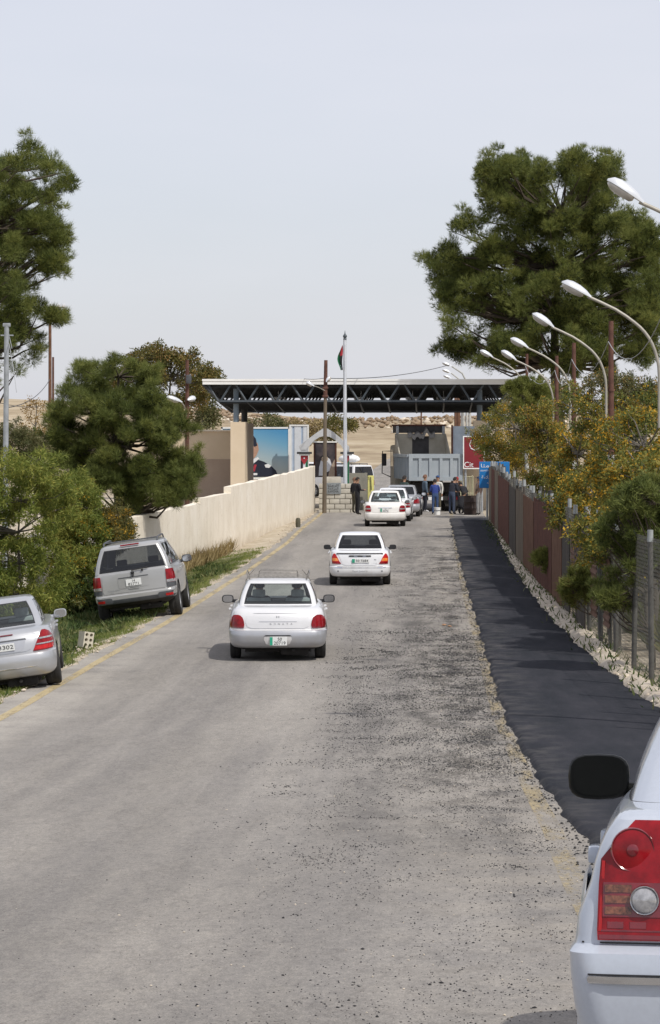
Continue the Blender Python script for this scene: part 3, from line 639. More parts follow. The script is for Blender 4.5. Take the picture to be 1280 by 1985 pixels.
        # number plate
        if 'plate' in c:
            x, z, w, h, kind, l1, l2 = c['plate']; y = s.rear_y(x, z)-c.get('plate_off', .03)
            po = MB().rbox((x, y, z), (w, .012, h), .004).build('number_plate', M['plate'], root); yf_ = y-.009
            if kind == 'green':
                MB().bb((x-w/2+.004, yf_-.0, z-h/2+.004), (x-w/2+w*.17, yf_+.003, z+h/2-.004)).build('plate_band', M['plate_green'], po); cx = x+w*.08
            else: cx = x
            if l2: lettering(l1, h*.52, M['ink'], po, (cx, yf_-.001, z+h*.22)); lettering(l2, h*.54, M['ink'], po, (cx, yf_-.001, z-h*.24), width=w*.68)
            else: lettering(l1, h*.78, M['ink'], po, (cx, yf_-.001, z), width=w*(.7 if kind == 'green' else .88))
        for st, sz, x, z, mt, wd in c.get('letters', ()):
            y = s.rear_y(x, z)-.016; lettering(st, sz, M[mt], root, (x, y-c.get('letter_off', 0), z), width=wd)
        s.root = root; return root
# ---------------------------------------------------------------- the cars on and beside the road
def gz(x, y): return float(zr(y))
# silver saloon with roof rack
SONATA = dict(paint='silver_white', wheel_r=.315, track=1.54, axles=(1.02, 3.72), handles=(1.95, 2.95), mirror=(.97, 2.98, .22, .15), mirror_glass='mirror', glass='glass_clear', seat_mat='seat_light', sharp=28,
    slices=[(.20, .70, .30, 4.45, .22, .06), (.25, .82, .10, 4.6, .24, .08), (.32, .885, .02, 4.68, .26, .09), (.42, .905, .0, 4.70, .28, .09), (.52, .91, .0, 4.70, .28, .09), (.565, .91, .03, 4.68, .28, .09), (.58, .905, .075, 4.67, .27, .09),
            (.70, .897, .09, 4.62, .25, .09), (.80, .882, .11, 4.45, .24, .1), (.88, .858, .15, 4.1, .23, .1), (.93, .83, .22, 3.8, .22, .1), (.955, .80, .32, 3.6, .22, .1), (.968, .765, .50, 3.5, .2, .1), (.975, .735, .80, 3.42, .12, .07)],
    cabin=((.972, .73, .80, 3.42, .085, .07), (1.365, .592, 1.42, 2.55, .075, .06)), bumper=(.245, .57, .62, 'bumper_silver'),
    patches=[('trunk_lid', [(.60, -.47, .47), (.63, -.55, .55), (.70, -.575, .575), (.80, -.56, .56), (.87, -.53, .53), (.90, -.50, .50)], .010, 'silver_white', None),
             ('trunk_crease', [(.715, -.34, .34), (.722, -.34, .34)], .016, 'bumper_silver', None), ('trunk_edge', [(.862, -.44, .44), (.868, -.42, .42)], .016, 'bumper_silver', None),
             ('tail_lamp*', [(.60, .615, .86), (.66, .60, .868), (.73, .61, .862), (.79, .635, .84), (.825, .675, .80), (.835, .71, .77)], .016, 'lamp_red', None),
             ('lamp_base*', [(.602, .612, .864), (.628, .606, .867)], .019, 'lamp_dark_red', None),
             ('plate_recess', [(.29, -.13, .13), (.32, -.21, .21), (.40, -.25, .25), (.465, -.24, .24)], .021, 'silver_white', None), ('recess_lip', [(.462, -.25, .25), (.482, -.22, .22)], .026, 'black_trim', None)],
    plate=(.01, .375, .31, .155, 'green', '50', '20719'), plate_off=.036, letters=[(q, .045, -.13+.075*i, .675, 'ink_grey', .034) for i, q in enumerate('SONATA')]+[ ('H', .055, 0, .80, 'ink_grey', .05)])
c = Car(SONATA); taxi = c.build('sedan_car', 'silver sedan with chrome roof rack and two people, nearest moving car', (-2.72, 55.0, 0), (0, 0, R(2.6)), 'cars driving towards the gate')
rk = MB(); zt = 1.44
for sx in (-1, 1):
    for y0 in (1.75, 2.45): rk.tube([(sx*.53, y0, 1.385), (sx*.53, y0, zt+.02)], .012)
    rk.tube([(sx*.55, 1.5, zt), (sx*.58, 1.62, zt+.09), (sx*.58, 2.65, zt+.09), (sx*.55, 2.75, zt)], .009)
    rk.tube([(sx*.60, 1.55, 1.37), (sx*.56, 1.5, zt+.0), (sx*.44, 1.48, zt+.15)], .008)
for y0 in (1.6, 1.85, 2.1, 2.35, 2.6): rk.tube([(-.55, y0, zt), (.55, y0, zt)], .009)
for y0 in (1.55, 2.7): rk.tube([(-.36, y0, zt), (-.355, y0, zt+.065), (-.33, y0, zt+.085), (.33, y0, zt+.085), (.355, y0, zt+.065), (.36, y0, zt)], .009)
rk.build('roof_rack', mat('rack_metal', (.30, .28, .25), .35, .8, .3, 20), taxi, 40)
# white sedan with boot spoiler
ACCENT = dict(paint='white_paint', wheel_r=.285, track=1.43, axles=(.93, 3.37), handles=(1.8, 2.7), mirror=(.93, 2.7, .19, .13), mirror_glass='black_trim', glass='glass_dark', side_glass='glass_dark',
    slices=[(.20, .64, .3, 4.0, .2, .06), (.25, .76, .08, 4.12, .22, .08), (.32, .815, .01, 4.2, .24, .09), (.42, .835, 0, 4.22, .25, .09), (.50, .84, .01, 4.22, .25, .09), (.53, .838, .06, 4.2, .24, .09), (.62, .838, .07, 4.15, .22, .1),
            (.74, .83, .085, 4.0, .2, .1), (.84, .815, .11, 3.7, .2, .1), (.90, .795, .15, 3.45, .19, .1), (.925, .77, .25, 3.3, .18, .1), (.94, .735, .45, 3.2, .17, .09), (.948, .70, .66, 3.12, .15, .07)],
    cabin=((.945, .69, .66, 3.12, .075, .07), (1.335, .55, 1.2, 2.3, .07, .06)), bumper=(.245, .515, .55, 'white_paint'),
    patches=[('trunk_lid', [(.545, -.40, .40), (.58, -.47, .47), (.66, -.50, .50), (.76, -.54, .54), (.84, -.58, .58), (.875, -.57, .57)], .010, 'white_paint', None),
             ('bumper_strip', [(.475, -.78, .78), (.515, -.79, .79)], .022, 'black_trim', None), ('strip_cap*', [(.478, .47, .77), (.505, .47, .77)], .026, 'chrome', None),
             ('tail_lamp*', [(.585, .50, .74), (.66, .55, .75), (.76, .60, .75), (.83, .645, .72), (.855, .66, .69)], .018, 'lamp_red_bright', None), ('lamp_insert*', [(.66, .56, .735), (.735, .60, .735)], .021, 'lamp_orange', None), ('lamp_base*', [(.587, .505, .742), (.63, .525, .745)], .021, 'lamp_red', None),
             ('spoiler', [(.868, -.62, .62), (.888, -.60, .60), (.912, -.50, .50)], .045, 'white_paint', None), ('spoiler_edge', [(.862, -.62, .62), (.874, -.62, .62)], .048, 'black_trim', None),
             ('boot_handle', [(.772, -.29, .29), (.80, -.30, .30), (.81, -.27, .27)], .024, 'black_trim', None), ('handle_chrome*', [(.782, .07, .16), (.796, .07, .16)], .028, 'chrome', None),
             ('fog_lamp*', [(.37, .56, .62), (.41, .555, .625)], .018, 'ink_grey', None)],
    plate=(.015, .665, .46, .105, 'green', '50 7684', None), plate_off=.028, letters=[('e', .07, .40, .70, 'ink_grey', .06), (AR['bumper'], .07, .0, .40, 'ink_grey', .40), ('1.5', .03, .40, .60, 'ink_grey', .08)], letter_off=.004)
c2 = Car(ACCENT); c2.build('sedan_car', 'white sedan with boot spoiler and orange tail lamps, alone in mid road', (-1.84, 81.2, gz(0, 82)), (0, 0, R(1.3)), 'cars driving towards the gate')
# dusty pale sedan last in the queue
NUBIRA = dict(paint='dusty_white', wheel_r=.285, track=1.43, axles=(.95, 3.5), handles=(1.85, 2.8), mirror=(.93, 2.8, .19, .13), glass='glass_clear', seat_mat='seat_light',
    slices=[(.20, .64, .3, 4.2, .2, .06), (.25, .77, .08, 4.35, .22, .08), (.32, .825, .01, 4.45, .24, .09), (.42, .85, 0, 4.47, .26, .09), (.52, .852, .01, 4.47, .25, .09), (.55, .85, .05, 4.45, .24, .09), (.66, .848, .07, 4.35, .22, .1),
            (.78, .84, .09, 4.2, .2, .1), (.87, .82, .13, 3.8, .2, .1), (.915, .80, .2, 3.5, .19, .1), (.935, .77, .3, 3.35, .18, .1), (.945, .73, .5, 3.3, .17, .09), (.955, .70, .72, 3.22, .15, .07)],
    cabin=((.95, .69, .72, 3.22, .08, .07), (1.36, .55, 1.28, 2.38, .07, .06)), bumper=(.245, .54, .56, 'dusty_white'),
    patches=[('trunk_lid', [(.565, -.44, .44), (.60, -.52, .52), (.70, -.54, .54), (.80, -.52, .52), (.88, -.48, .48)], .010, 'dusty_white', None), ('boot_bar', [(.745, -.27, .27), (.765, -.28, .28)], .026, 'chrome', None),
             ('tail_lamp*', [(.60, .57, .80), (.68, .56, .81), (.76, .57, .80), (.83, .60, .77), (.85, .63, .73)], .018, 'lamp_red', None), ('lamp_band*', [(.69, .572, .795), (.735, .574, .79)], .022, 'lamp_clear', None)],
    plate=(-.02, .66, .34, .15, 'green', '13', '4072'), plate_off=.026)
Car(NUBIRA).build('sedan_car', 'dusty white sedan, last in the queue at the gate', (-1.76, 121.8, gz(0, 122)), (0, 0, R(1.0)), 'cars queueing at the gate')
NUB2 = dict(NUBIRA, paint='white_paint'); NUB2['patches'] = [p if p[3] != 'dusty_white' else (p[0], p[1], p[2], 'white_paint', None) for p in NUBIRA['patches']]; NUB2['bumper'] = (.245, .54, .56, 'white_paint')
NUB2['plate'] = (-.02, .66, .34, .15, 'green', '17', '2186')
Car(NUB2).build('sedan_car', 'white sedan second from the back of the gate queue', (-1.62, 129.2, gz(0, 131)), (0, 0, R(-1.5)), 'cars queueing at the gate')
SON2 = dict(SONATA, paint='silver', letters=[], glass='glass_dark'); SON2['patches'] = [p if p[3] != 'silver_white' else (p[0], p[1], p[2], 'silver', None) for p in SONATA['patches']]; SON2['plate'] = (.01, .375, .31, .155, 'green', '16', '51940')
Car(SON2).build('sedan_car', 'silver sedan at the head of the queue, offset towards the truck', (-1.32, 137.0, gz(0, 139)), (0, 0, R(-2.0)), 'cars queueing at the gate')
# parked silver saloon, cut by the picture edge
MERC = dict(paint='silver', wheel_r=.33, track=1.56, axles=(1.0, 3.86), handles=(2.0, 3.0), mirror=(1.0, 3.0, .21, .145), mirror_mat='silver', glass='glass_clear', seat_mat='seat_light', tyre_w=.24, rim=7,
    slices=[(.19, .70, .34, 4.6, .22, .08), (.25, .83, .12, 4.75, .26, .1), (.33, .89, .03, 4.8, .3, .11), (.45, .91, 0, 4.82, .32, .12), (.56, .915, .0, 4.82, .32, .12), (.62, .915, .03, 4.8, .31, .12), (.64, .912, .055, 4.79, .3, .12),
            (.74, .91, .07, 4.72, .3, .13), (.84, .90, .09, 4.5, .29, .13), (.93, .875, .13, 4.1, .28, .13), (.98, .85, .19, 3.8, .26, .13), (1.0, .82, .28, 3.6, .25, .12), (1.01, .775, .48, 3.5, .22, .1), (1.015, .74, .72, 3.45, .18, .08)],
    cabin=((1.012, .73, .74, 3.45, .10, .08), (1.40, .585, 1.5, 2.6, .09, .07)), bumper=(.25, .63, .66, 'silver'),
    patches=[('trunk_lid', [(.655, -.42, .42), (.68, -.50, .50), (.76, -.545, .545), (.88, -.60, .60), (.96, -.63, .63), (.985, -.60, .60)], .010, 'silver', None),
             ('tail_lamp*', [(.645, .53, .845), (.70, .56, .868), (.78, .60, .868), (.86, .645, .85), (.92, .675, .81), (.955, .70, .75)], .018, 'lamp_red', None),
             ('lamp_band*', [(.735, .59, .862), (.755, .60, .862)], .022, 'lamp_clear', None), ('lamp_band*', [(.82, .635, .85), (.845, .645, .845)], .022, 'lamp_clear', None), ('lamp_glow*', [(.66, .545, .85), (.72, .57, .86)], .021, 'lamp_red_bright', None),
             ('plate_recess', [(.665, -.33, .33), (.70, -.39, .39), (.80, -.42, .42), (.85, -.43, .43)], .014, 'bumper_silver', None), ('recess_lip', [(.845, -.44, .44), (.862, -.43, .43)], .022, 'grey_trim', None),
             ('stop_lamp', [(.935, -.24, .24), (.95, -.24, .24)], .018, 'lamp_dark_red', None), ('bumper_crease', [(.40, -.70, .70), (.412, -.70, .70)], .024, 'chrome', None)],
    plate=(0, .755, .50, .115, 'plain', '14-23302', None), plate_off=.03, letters=[('O', .08, 0, .90, 'chrome', .075)])
Car(MERC).build('sedan_car', 'silver saloon parked on the grass verge, cut off by the picture edge', (-6.74, 48.7, -.06), (R(.3), R(-7.4), R(6.2)), 'vehicles parked along the road')
# parked light beige off-roader
SUV = dict(cat='suv', paint='champagne', wheel_r=.375, track=1.58, axles=(.98, 3.85), handles=(2.0, 3.1), mirror=(1.17, 3.2, .23, .17), mirror_mat='grey_trim', glass='glass_dark', side_glass='glass_dark', tyre_w=.25, rim=5, rf=.3, dark_rows=2, dlo=(0, N3-1), body_pillars=(),
    slices=[(.36, .72, .38, 4.6, .15, .03), (.42, .84, .14, 4.75, .17, .04), (.48, .905, .03, 4.8, .18, .05), (.56, .925, .0, 4.82, .18, .05), (.66, .93, .0, 4.82, .18, .05), (.69, .93, .06, 4.82, .17, .05), (.80, .935, .065, 4.82, .15, .05),
            (.95, .93, .07, 4.8, .14, .05), (1.05, .915, .075, 4.6, .13, .05), (1.12, .895, .085, 3.9, .12, .05), (1.15, .875, .095, 3.75, .12, .05)],
    cabin=((1.15, .87, .10, 3.7, .10, .05), (1.70, .69, .30, 2.75, .10, .05)), pillars=(6, 13), roof=((.03, .96, .05, .12), (.055, .86, .18, .3), (.07, .6, .4, .5)), bumper=(.53, .675, .5, 'champagne'),
    patches=[('tailgate', [(.70, -.68, .68), (.76, -.70, .70), (.92, -.70, .70), (1.08, -.69, .69), (1.125, -.68, .68)], .012, 'champagne', None),
             ('tail_lamp*', [(.80, .725, .915), (.88, .725, .92), (1.02, .725, .905), (1.10, .73, .885)], .020, 'lamp_red', None), ('lamp_base*', [(.805, .73, .912), (.865, .73, .915)], .024, 'lamp_clear', None), ('lamp_corner*', [(.70, .72, .92), (.79, .72, .922)], .016, 'grey_trim', None),
             ('plate_recess', [(.79, -.30, .30), (.81, -.34, .34), (.97, -.35, .35), (1.02, -.34, .34)], .018, 'champagne', None), ('recess_lip', [(1.015, -.34, .34), (1.035, -.33, .33)], .024, 'grey_trim', None), ('gate_handle', [(.765, -.11, .11), (.79, -.12, .12)], .03, 'champagne', None), ('gate_shadow_gap', [(.787, -.10, .10), (.795, -.10, .10)], .032, 'black_trim', None),
             ('step_pad', [(.475, -.80, .80), (.50, -.86, .86), (.555, -.87, .87), (.565, -.86, .86)], .035, 'grey_trim', None), ('bumper_pad*', [(.49, .52, .86), (.52, .50, .885), (.60, .52, .885), (.615, .56, .87)], .05, 'grey_trim', None),
             ('reflector*', [(.515, .68, .84), (.57, .68, .845)], .056, 'lamp_red_bright', None)],
    plate=(.0, .905, .34, .15, 'plain', '14', '82771'), plate_off=.03, letters=[('TRAILBLAZER', .03, -.47, .765, 'ink_grey', .28), ('LS', .03, -.5, .725, 'ink_grey', .06)], letter_off=.005)
sv = Car(SUV); suv = sv.build('off_road_car', 'champagne off-roader with dark windows, tilted on the grass verge', (-6.44, 68.0, -.12), (0, R(-7.8), R(1.0)), 'vehicles parked along the road')
for sx in (-1, 1):
    rb = MB(); rb.tube([(sx*.60, .62, 1.745), (sx*.60, .70, 1.81), (sx*.60, 1.2, 1.825), (sx*.60, 2.3, 1.825), (sx*.60, 2.5, 1.80), (sx*.60, 2.6, 1.74)], .018); rb.build('roof_rail', M['grey_trim'], suv, 40)
MB().tube([(-.60, .72, 1.815), (.60, .72, 1.815)], .014).build('roof_bar', M['grey_trim'], suv, 40)
MB().rbox((0, .285, 1.735), (.42, .03, .03), .008).build('stop_lamp', M['lamp_red'], suv)
wp = MB(); wp.tube([(.0, .08, 1.13), (-.02, .06, 1.17), (.36, .075, 1.20)], .012); wp.rbox((0, .07, 1.115), (.08, .05, .05), .012); wp.rbox((.22, .06, 1.15), (.05, .04, .04), .01); wp.build('wiper', M['black_trim'], suv, 40)
MB().lathe([(.02, -.03), (.03, -.03), (.03, .15)], (.0, .045, 1.07), 'Y', 12).build('lock', M['black_trim'], suv)
MB().lathe([(.055, 0), (.055, .3), (.04, .3), (.04, 0)], (.52, .2, .43), 'Y', 14).build('exhaust_pipe', M['grey_trim'], suv, 40)

# white saloon close to the camera: tall red lamps
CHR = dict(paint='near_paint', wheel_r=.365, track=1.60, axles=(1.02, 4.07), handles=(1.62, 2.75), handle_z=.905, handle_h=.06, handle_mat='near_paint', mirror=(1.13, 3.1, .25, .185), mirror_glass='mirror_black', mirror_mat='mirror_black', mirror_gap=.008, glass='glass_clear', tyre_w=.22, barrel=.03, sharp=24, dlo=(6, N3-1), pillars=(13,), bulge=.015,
    slices=[(.20, .76, .3, 4.7, .12, .03), (.26, .86, .10, 4.85, .12, .04), (.36, .905, .04, 4.95, .11, .05), (.50, .938, .015, 4.99, .10, .05), (.60, .95, .005, 5.0, .09, .05), (.665, .955, .0, 5.0, .085, .05), (.70, .956, .02, 5.0, .075, .05), (.715, .955, .05, 5.0, .07, .05), (.74, .952, .052, 5.0, .07, .05),
            (.80, .945, .055, 4.99, .07, .05), (.85, .925, .058, 4.98, .07, .05), (.90, .908, .062, 4.95, .07, .05), (.96, .895, .066, 4.9, .07, .05), (1.01, .878, .07, 4.75, .07, .05), (1.05, .86, .08, 4.3, .07, .05), (1.075, .845, .09, 3.95, .07, .05), (1.095, .832, .10, 3.85, .07, .05), (1.112, .82, .14, 3.75, .08, .05), (1.12, .812, .40, 3.7, .10, .05), (1.124, .806, .70, 3.65, .15, .05)],
    cabin=((1.12, .80, .70, 3.65, .19, .05), (1.43, .685, 1.42, 2.85, .17, .05)), bumper=(.26, .712, .64, 'near_paint'))
ch = Car(CHR); CHX, CHY = 1.353, 9.28
chz = 1.895; chry = ch.build('sedan_car', 'white saloon with tall red tail lamps, closest to the camera', (CHX, CHY, chz), (R(-4.6), 0, R(-5.6)), 'vehicles parked along the road')
for sx in (-1, 1):
    lamp = ch.patch([(.728, sx*.56, sx*.850), (.76, sx*.555, sx*.852), (.90, sx*.55, sx*.848), (.975, sx*.55, sx*.842), (1.02, sx*.55, sx*.805), (1.065, sx*.55, sx*.765), (1.09, sx*.555, sx*.742), (1.096, sx*.56, sx*.736)], .018, 16, .05).build('tail_lamp', M['lamp_red'], chry, 40)
    y_ = ch.rear_y(.7, .9)-.021
    def disc(nm, x, z, r, off, mt, par, ring=0, dome=.01):
        m_ = MB(); yy = ch.rear_y(x, z)-off
        if ring: m_.lathe([(r-ring, yy-dome*.5), (r-ring*.5, yy-dome), (r, yy), (r, yy+.02)], (sx*x, 0, z), 'Y', 36)
        else: m_.lathe([(.0005, yy-dome), (r*.5, yy-dome*.8), (r*.85, yy-dome*.35), (r, yy), (r, yy+.02)], (sx*x, 0, z), 'Y', 36)
        return m_.build(nm, M[mt], par, 50)
    up = disc('stop_lens', .742, 1.005, .066, .0195, 'lamp_red', lamp); disc('lens_ring', .742, 1.005, .069, .020, 'lamp_dark_red', lamp, .006, .004); disc('bulb_shade', .742, 1.005, .018, .031, 'lamp_dark_red', lamp, 0, .004)
    ch.patch([(.80, sx*.555, sx*.835), (.905, sx*.555, sx*.833)], .0195, 10, .02).build('lamp_panel', M['lamp_dark_red'], lamp, 40)
    for z0, z1 in ((.875, .898), (.842, .865), (.808, .831)):
        ch.patch([(z0, sx*.745, sx*.828), (z1, sx*.745, sx*.828)], .022, 8, .02).build('turn_lens', M['lamp_amber'], lamp, 40)
    disc('lens_ring', .705, .852, .048, .026, 'chrome', lamp, .007, .008); rv = disc('reverse_lens', .705, .852, .042, .025, 'lamp_clear', lamp, 0, .012)
    ch.patch([(.732, sx*.56, sx*.846), (.745, sx*.56, sx*.846)], .0195, 10, .02).build('lamp_base', M['lamp_dark_red'], lamp, 40)
    for (z0, z1, x0, x1) in ((.765, .785, .70, .75), (.765, .785, .77, .82), (.755, .76, .60, .84)):
        ch.patch([(z0, sx*x0, sx*x1), (z1, sx*x0, sx*x1)], .0195, 4, .02).build('lens_rib', M['lamp_dark_red'], lamp, 40)
    ch.patch([(.755, sx*.838, sx*.848), (.97, sx*.828, sx*.838)], .0195, 2, .02).build('lamp_edge', M['lamp_red_bright'], lamp, 40)
ch.patch([(.728, -.53, .53), (.80, -.54, .54), (1.0, -.54, .54), (1.09, -.53, .53), (1.10, -.52, .52)], .012, 16).build('trunk_lid', M['near_paint'], chry, 40)
ch.patch([(.60, -.875, .875), (.607, -.88, .88), (.616, -.88, .88), (.622, -.875, .875)], .034, 24, .03).build('bumper_chrome', M['chrome'], chry, 40)
ch.patch([(.624, -.878, .878), (.629, -.878, .878)], .032, 24, .03).build('bumper_groove', M['black_trim'], chry, 40)
ch.patch([(.7165, -.9, .9), (.7215, -.9, .9)], .004, 24, .02).build('bumper_seam', M['black_trim'], chry, 40)
lettering('300', .06, M['chrome'], chry, (.45, ch.rear_y(.45, .95)-.016, .95))
# wheel-arch flares
for sx in (-1, 1):
    for ya in CHR['axles']:
        fl = MB(); rows = []
        for j in range(15):
            a = R(-12+204*j/14); rows.append([(sx*(.932+o), ya+math.cos(a)*r_, .375+math.sin(a)*r_) for r_, o in ((.425, -.002), (.45, .004), (.50, .002), (.53, -.014))])
        fl.add([p for r_ in rows for p in r_], [(i*4+k, i*4+k+1, (i+1)*4+k+1, (i+1)*4+k) for i in range(14) for k in range(3)]); fl.build('wheel_flare', M['near_paint'], chry, 50)
# ---------------------------------------------------------------- plants
def unit(v): return v/np.maximum(np.linalg.norm(v, axis=-1, keepdims=True), 1e-9)
def leaf_mesh(name, P, D, length, width, mat_, g, mats_i=None, kind='needle'):
    """P positions, D directions: one narrow face per leaf"""
    n = len(P); L = length*g.uniform(.6, 1.3, n)[:, None]; Wd = width*g.uniform(.7, 1.3, n)[:, None]
    r = unit(np.cross(D, unit(g.normal(size=(n, 3)))))
    if kind == 'needle':
        V = np.stack([P-r*Wd*.5, P+r*Wd*.5, P+D*L], 1); Fs = np.arange(n*3).reshape(n, 3)
    else:
        up = unit(np.cross(r, D)); V = np.stack([P, P+D*L*.45+r*Wd*.5+up*L*.05, P+D*L-up*L*.08, P+D*L*.45-r*Wd*.5+up*L*.05], 1); Fs = np.arange(n*4).reshape(n, 4)
    me = np_mesh(name, V.reshape(-1, 3), Fs, mat_, mi=mats_i)
    at = me.attributes.new('tint', 'FLOAT', 'FACE'); at.data.foreach_set('value', g.random(n).astype(np.float32))
    return me
def in_poly(pts, x, y):
    ins = np.zeros(len(x), bool); n = len(pts)
    for i in range(n):
        x1, y1 = pts[i]; x2, y2 = pts[(i+1) % n]; c = ((y1 > y) != (y2 > y)) & (x < (x2-x1)*(y-y1)/((y2-y1) or 1e-9)+x1); ins ^= c
    return ins
def clumps_in(poly, Y, n, rpx, depth, g, ysq=.8):
    """clump centres filling a crown whose outline is poly (photo pixels at depth Y); the crown is as deep as it is wide"""
    xs = [p[0] for p in poly]; ys = [p[1] for p in poly]; C = []; cx = (min(xs)+max(xs))/2; hw = (max(xs)-min(xs))/2
    while len(C) < n:
        x = g.uniform(min(xs), max(xs), 400); y = g.uniform(min(ys), max(ys), 400); ok = in_poly(poly, x, y)
        for a, b in zip(x[ok], y[ok]):
            dy = g.uniform(-1, 1)*depth*math.sqrt(max(.15, 1-((a-cx)/hw)**2)); p = W(a, b, Y); C.append((p.x, p.y+dy, p.z, rpx*Y/F*g.uniform(.65, 1.25)))
            if len(C) >= n: break
    return np.array(C)
def feather(C, g, k=2, q=.5):                       # smaller sprays that break up the outline of each clump
    u = unit(g.normal(size=(len(C)*k, 3))+np.array([0, 0, .35])); B = np.repeat(C, k, 0); D = B.copy(); D[:, :3] += u*(B[:, 3:4]*g.uniform(.8, 1.35, (len(B), 1))); D[:, 3] *= q*g.uniform(.6, 1.2, len(B)); return np.concatenate([C, D])
def leaves_on(C, per, g, style):
    """leaf positions and directions spread through ellipsoidal clumps, denser towards their skins"""
    P = []; D = []
    for x, y, z, r in C:
        k = max(4, int(per*(r**2))); u = unit(g.normal(size=(k, 3))); rad = r*g.random(k)**.55; q = u*rad[:, None]*np.array([1, 1, .72])
        P.append(q+np.array([x, y, z])); D.append(u)
    P = np.concatenate(P); D = np.concatenate(D)
    if style == 'pine':                              # tufts of needles that reach outwards and up
        k = 9; T = unit(D+np.array([0, 0, .75])+.3*g.normal(size=D.shape)); P = np.repeat(P, k, 0)+.02*g.normal(size=(len(P)*k, 3)); D = unit(np.repeat(T, k, 0)+.42*g.normal(size=(len(P), 3)))
    elif style == 'willow': D = unit(.5*D+.55*g.normal(size=D.shape)+np.array([0, 0, -.15]))
    else: D = unit(D+.8*g.normal(size=D.shape))
    return P, D
def limbs(trunk_pts, r0, C, g, mat_, name='trunk', every=3, rmin=.015):
    mb = MB(); n = len(trunk_pts); mb.tube(trunk_pts, [r0*(1-.8*i/(n-1)) for i in range(n)], 9); tp = np.array([tuple(p) for p in trunk_pts])
    for c in C[::every]:
        d = np.linalg.norm(tp-c[:3], axis=1)+np.maximum(0, tp[:, 2]-c[2])*3; b = tp[int(np.argmin(d))]; e = c[:3]; m = (b+e)/2+np.array([0, 0, -.08*np.linalg.norm(e-b)])+.06*np.linalg.norm(e-b)*g.normal(size=3)
        L_ = np.linalg.norm(e-b); ra = max(rmin, min(r0*.45, .018*L_+.01)); mb.tube([b, (b*.45+m*.55), m, (m+e)/2+.05*g.normal(size=3), e], [ra, ra*.85, ra*.65, ra*.45, rmin*.5], 5)
    return mb.mesh(name, mat_, 60)
M['bark'] = mat('pine_bark', (.045, .034, .025), .95, 0, 0, 6, col2=(.10, .078, .06), bump=.8, bscale=18)
M['bark_grey'] = mat('grey_bark', (.075, .065, .052), .95, 0, 0, 6, col2=(.17, .15, .125), bump=.6, bscale=22)
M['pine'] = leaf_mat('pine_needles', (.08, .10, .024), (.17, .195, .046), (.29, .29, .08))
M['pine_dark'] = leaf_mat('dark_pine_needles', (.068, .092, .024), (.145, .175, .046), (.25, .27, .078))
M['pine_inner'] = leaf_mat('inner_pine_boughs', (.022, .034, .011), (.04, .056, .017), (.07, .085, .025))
M['acacia'] = leaf_mat('acacia_leaves', (.085, .12, .022), (.20, .24, .05), (.37, .36, .085), .8, .42)
M['acacia_dull'] = leaf_mat('dull_acacia_leaves', (.05, .065, .022), (.11, .115, .045), (.20, .18, .08), .8, .3)
M['gold'] = leaf_mat('golden_blossom', (.30, .16, .015), (.52, .30, .025), (.70, .44, .05), 1.2, .3)
M['rust_leaf'] = leaf_mat('rusty_leaves', (.16, .10, .04), (.27, .18, .06), (.36, .23, .08), 1.0, .3)
M['olive_leaf'] = leaf_mat('olive_leaves', (.06, .07, .02), (.13, .125, .035), (.26, .20, .06), .9, .3)
M['dry_leaf'] = leaf_mat('dry_leaves', (.14, .10, .045), (.26, .20, .09), (.42, .33, .17), .8, .3)
M['grass'] = leaf_mat('grass_blades', (.075, .115, .02), (.16, .21, .045), (.33, .32, .12), .7, .4)
M['weed'] = leaf_mat('weeds', (.04, .07, .02), (.08, .12, .035), (.20, .2, .08), 1.5, .3)
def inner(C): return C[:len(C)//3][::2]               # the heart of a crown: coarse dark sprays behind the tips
def plant(name, label, cat, base, trunk, layers, seed, group=None, r0=.2, bark='bark', every=3):
    """layers: list of (part name, material, clumps, leaves per m2, length, width, style)"""
    g = np.random.default_rng(seed); root = thing(name, label, cat, base, group=group); b = np.array(tuple(base))
    allC = np.concatenate([l[2] for l in layers[:1]])
    Cl = allC.copy(); Cl[:, :3] -= b
    new_obj('trunk', limbs([Vector(t)-Vector(base) for t in trunk], r0, Cl, g, M[bark], every=every), root)
    for nm, mt, C, per, ln, wd, st in layers:
        Cc = C.copy(); Cc[:, :3] -= b; P, D = leaves_on(Cc, per, g, st)
        o = new_obj(nm, leaf_mesh(nm, P, D, ln, wd, M[mt], g, kind='needle' if st == 'pine' else 'leaf'), root)
    return root
def trunk_line(px0, pyb, px1, pyt, Y, wob=.15, n=7, zb=None):
    a = W(px0, pyb, Y); b = W(px1, pyt, Y)
    if zb is not None: a.z = zb
    return [a.lerp(b, i/(n-1))+Vector((wob*math.sin(i*1.3), wob*math.cos(i*1.7), 0))*(0 if i == 0 else 1) for i in range(n)]
g = np.random.default_rng(31)
# great pine beyond the fence
poly = [(915, 345), (960, 318), (1005, 305), (1045, 320), (1075, 308), (1130, 295), (1195, 296), (1205, 335), (1200, 380), (1250, 425), (1275, 470), (1290, 560), (1290, 640), (1275, 705), (1180, 725), (1100, 712), (1020, 715), (965, 722), (905, 700), (868, 668), (848, 625), (845, 590), (862, 560), (845, 505), (872, 480), (868, 425), (915, 415)]
Yp = 150; C = feather(clumps_in(poly, Yp, 340, 26, 4.6, g), g); b_ = W(1075, 829, Yp); zb = float(terrain(b_.x, Yp))
big_pine = plant('pine_tree', 'broad dark green pine rising behind the street lamps', 'tree', (b_.x, Yp, zb), trunk_line(1075, 829, 1085, 420, Yp, zb=zb), [('crown', 'pine_dark', C, 300, .24, .015, 'pine'), ('crown_tips', 'pine', C[::2], 340, .25, .013, 'pine'), ('inner_boughs', 'pine_inner', inner(C), 800, .17, .045, 'leaf')], 41, 'pines', .38)
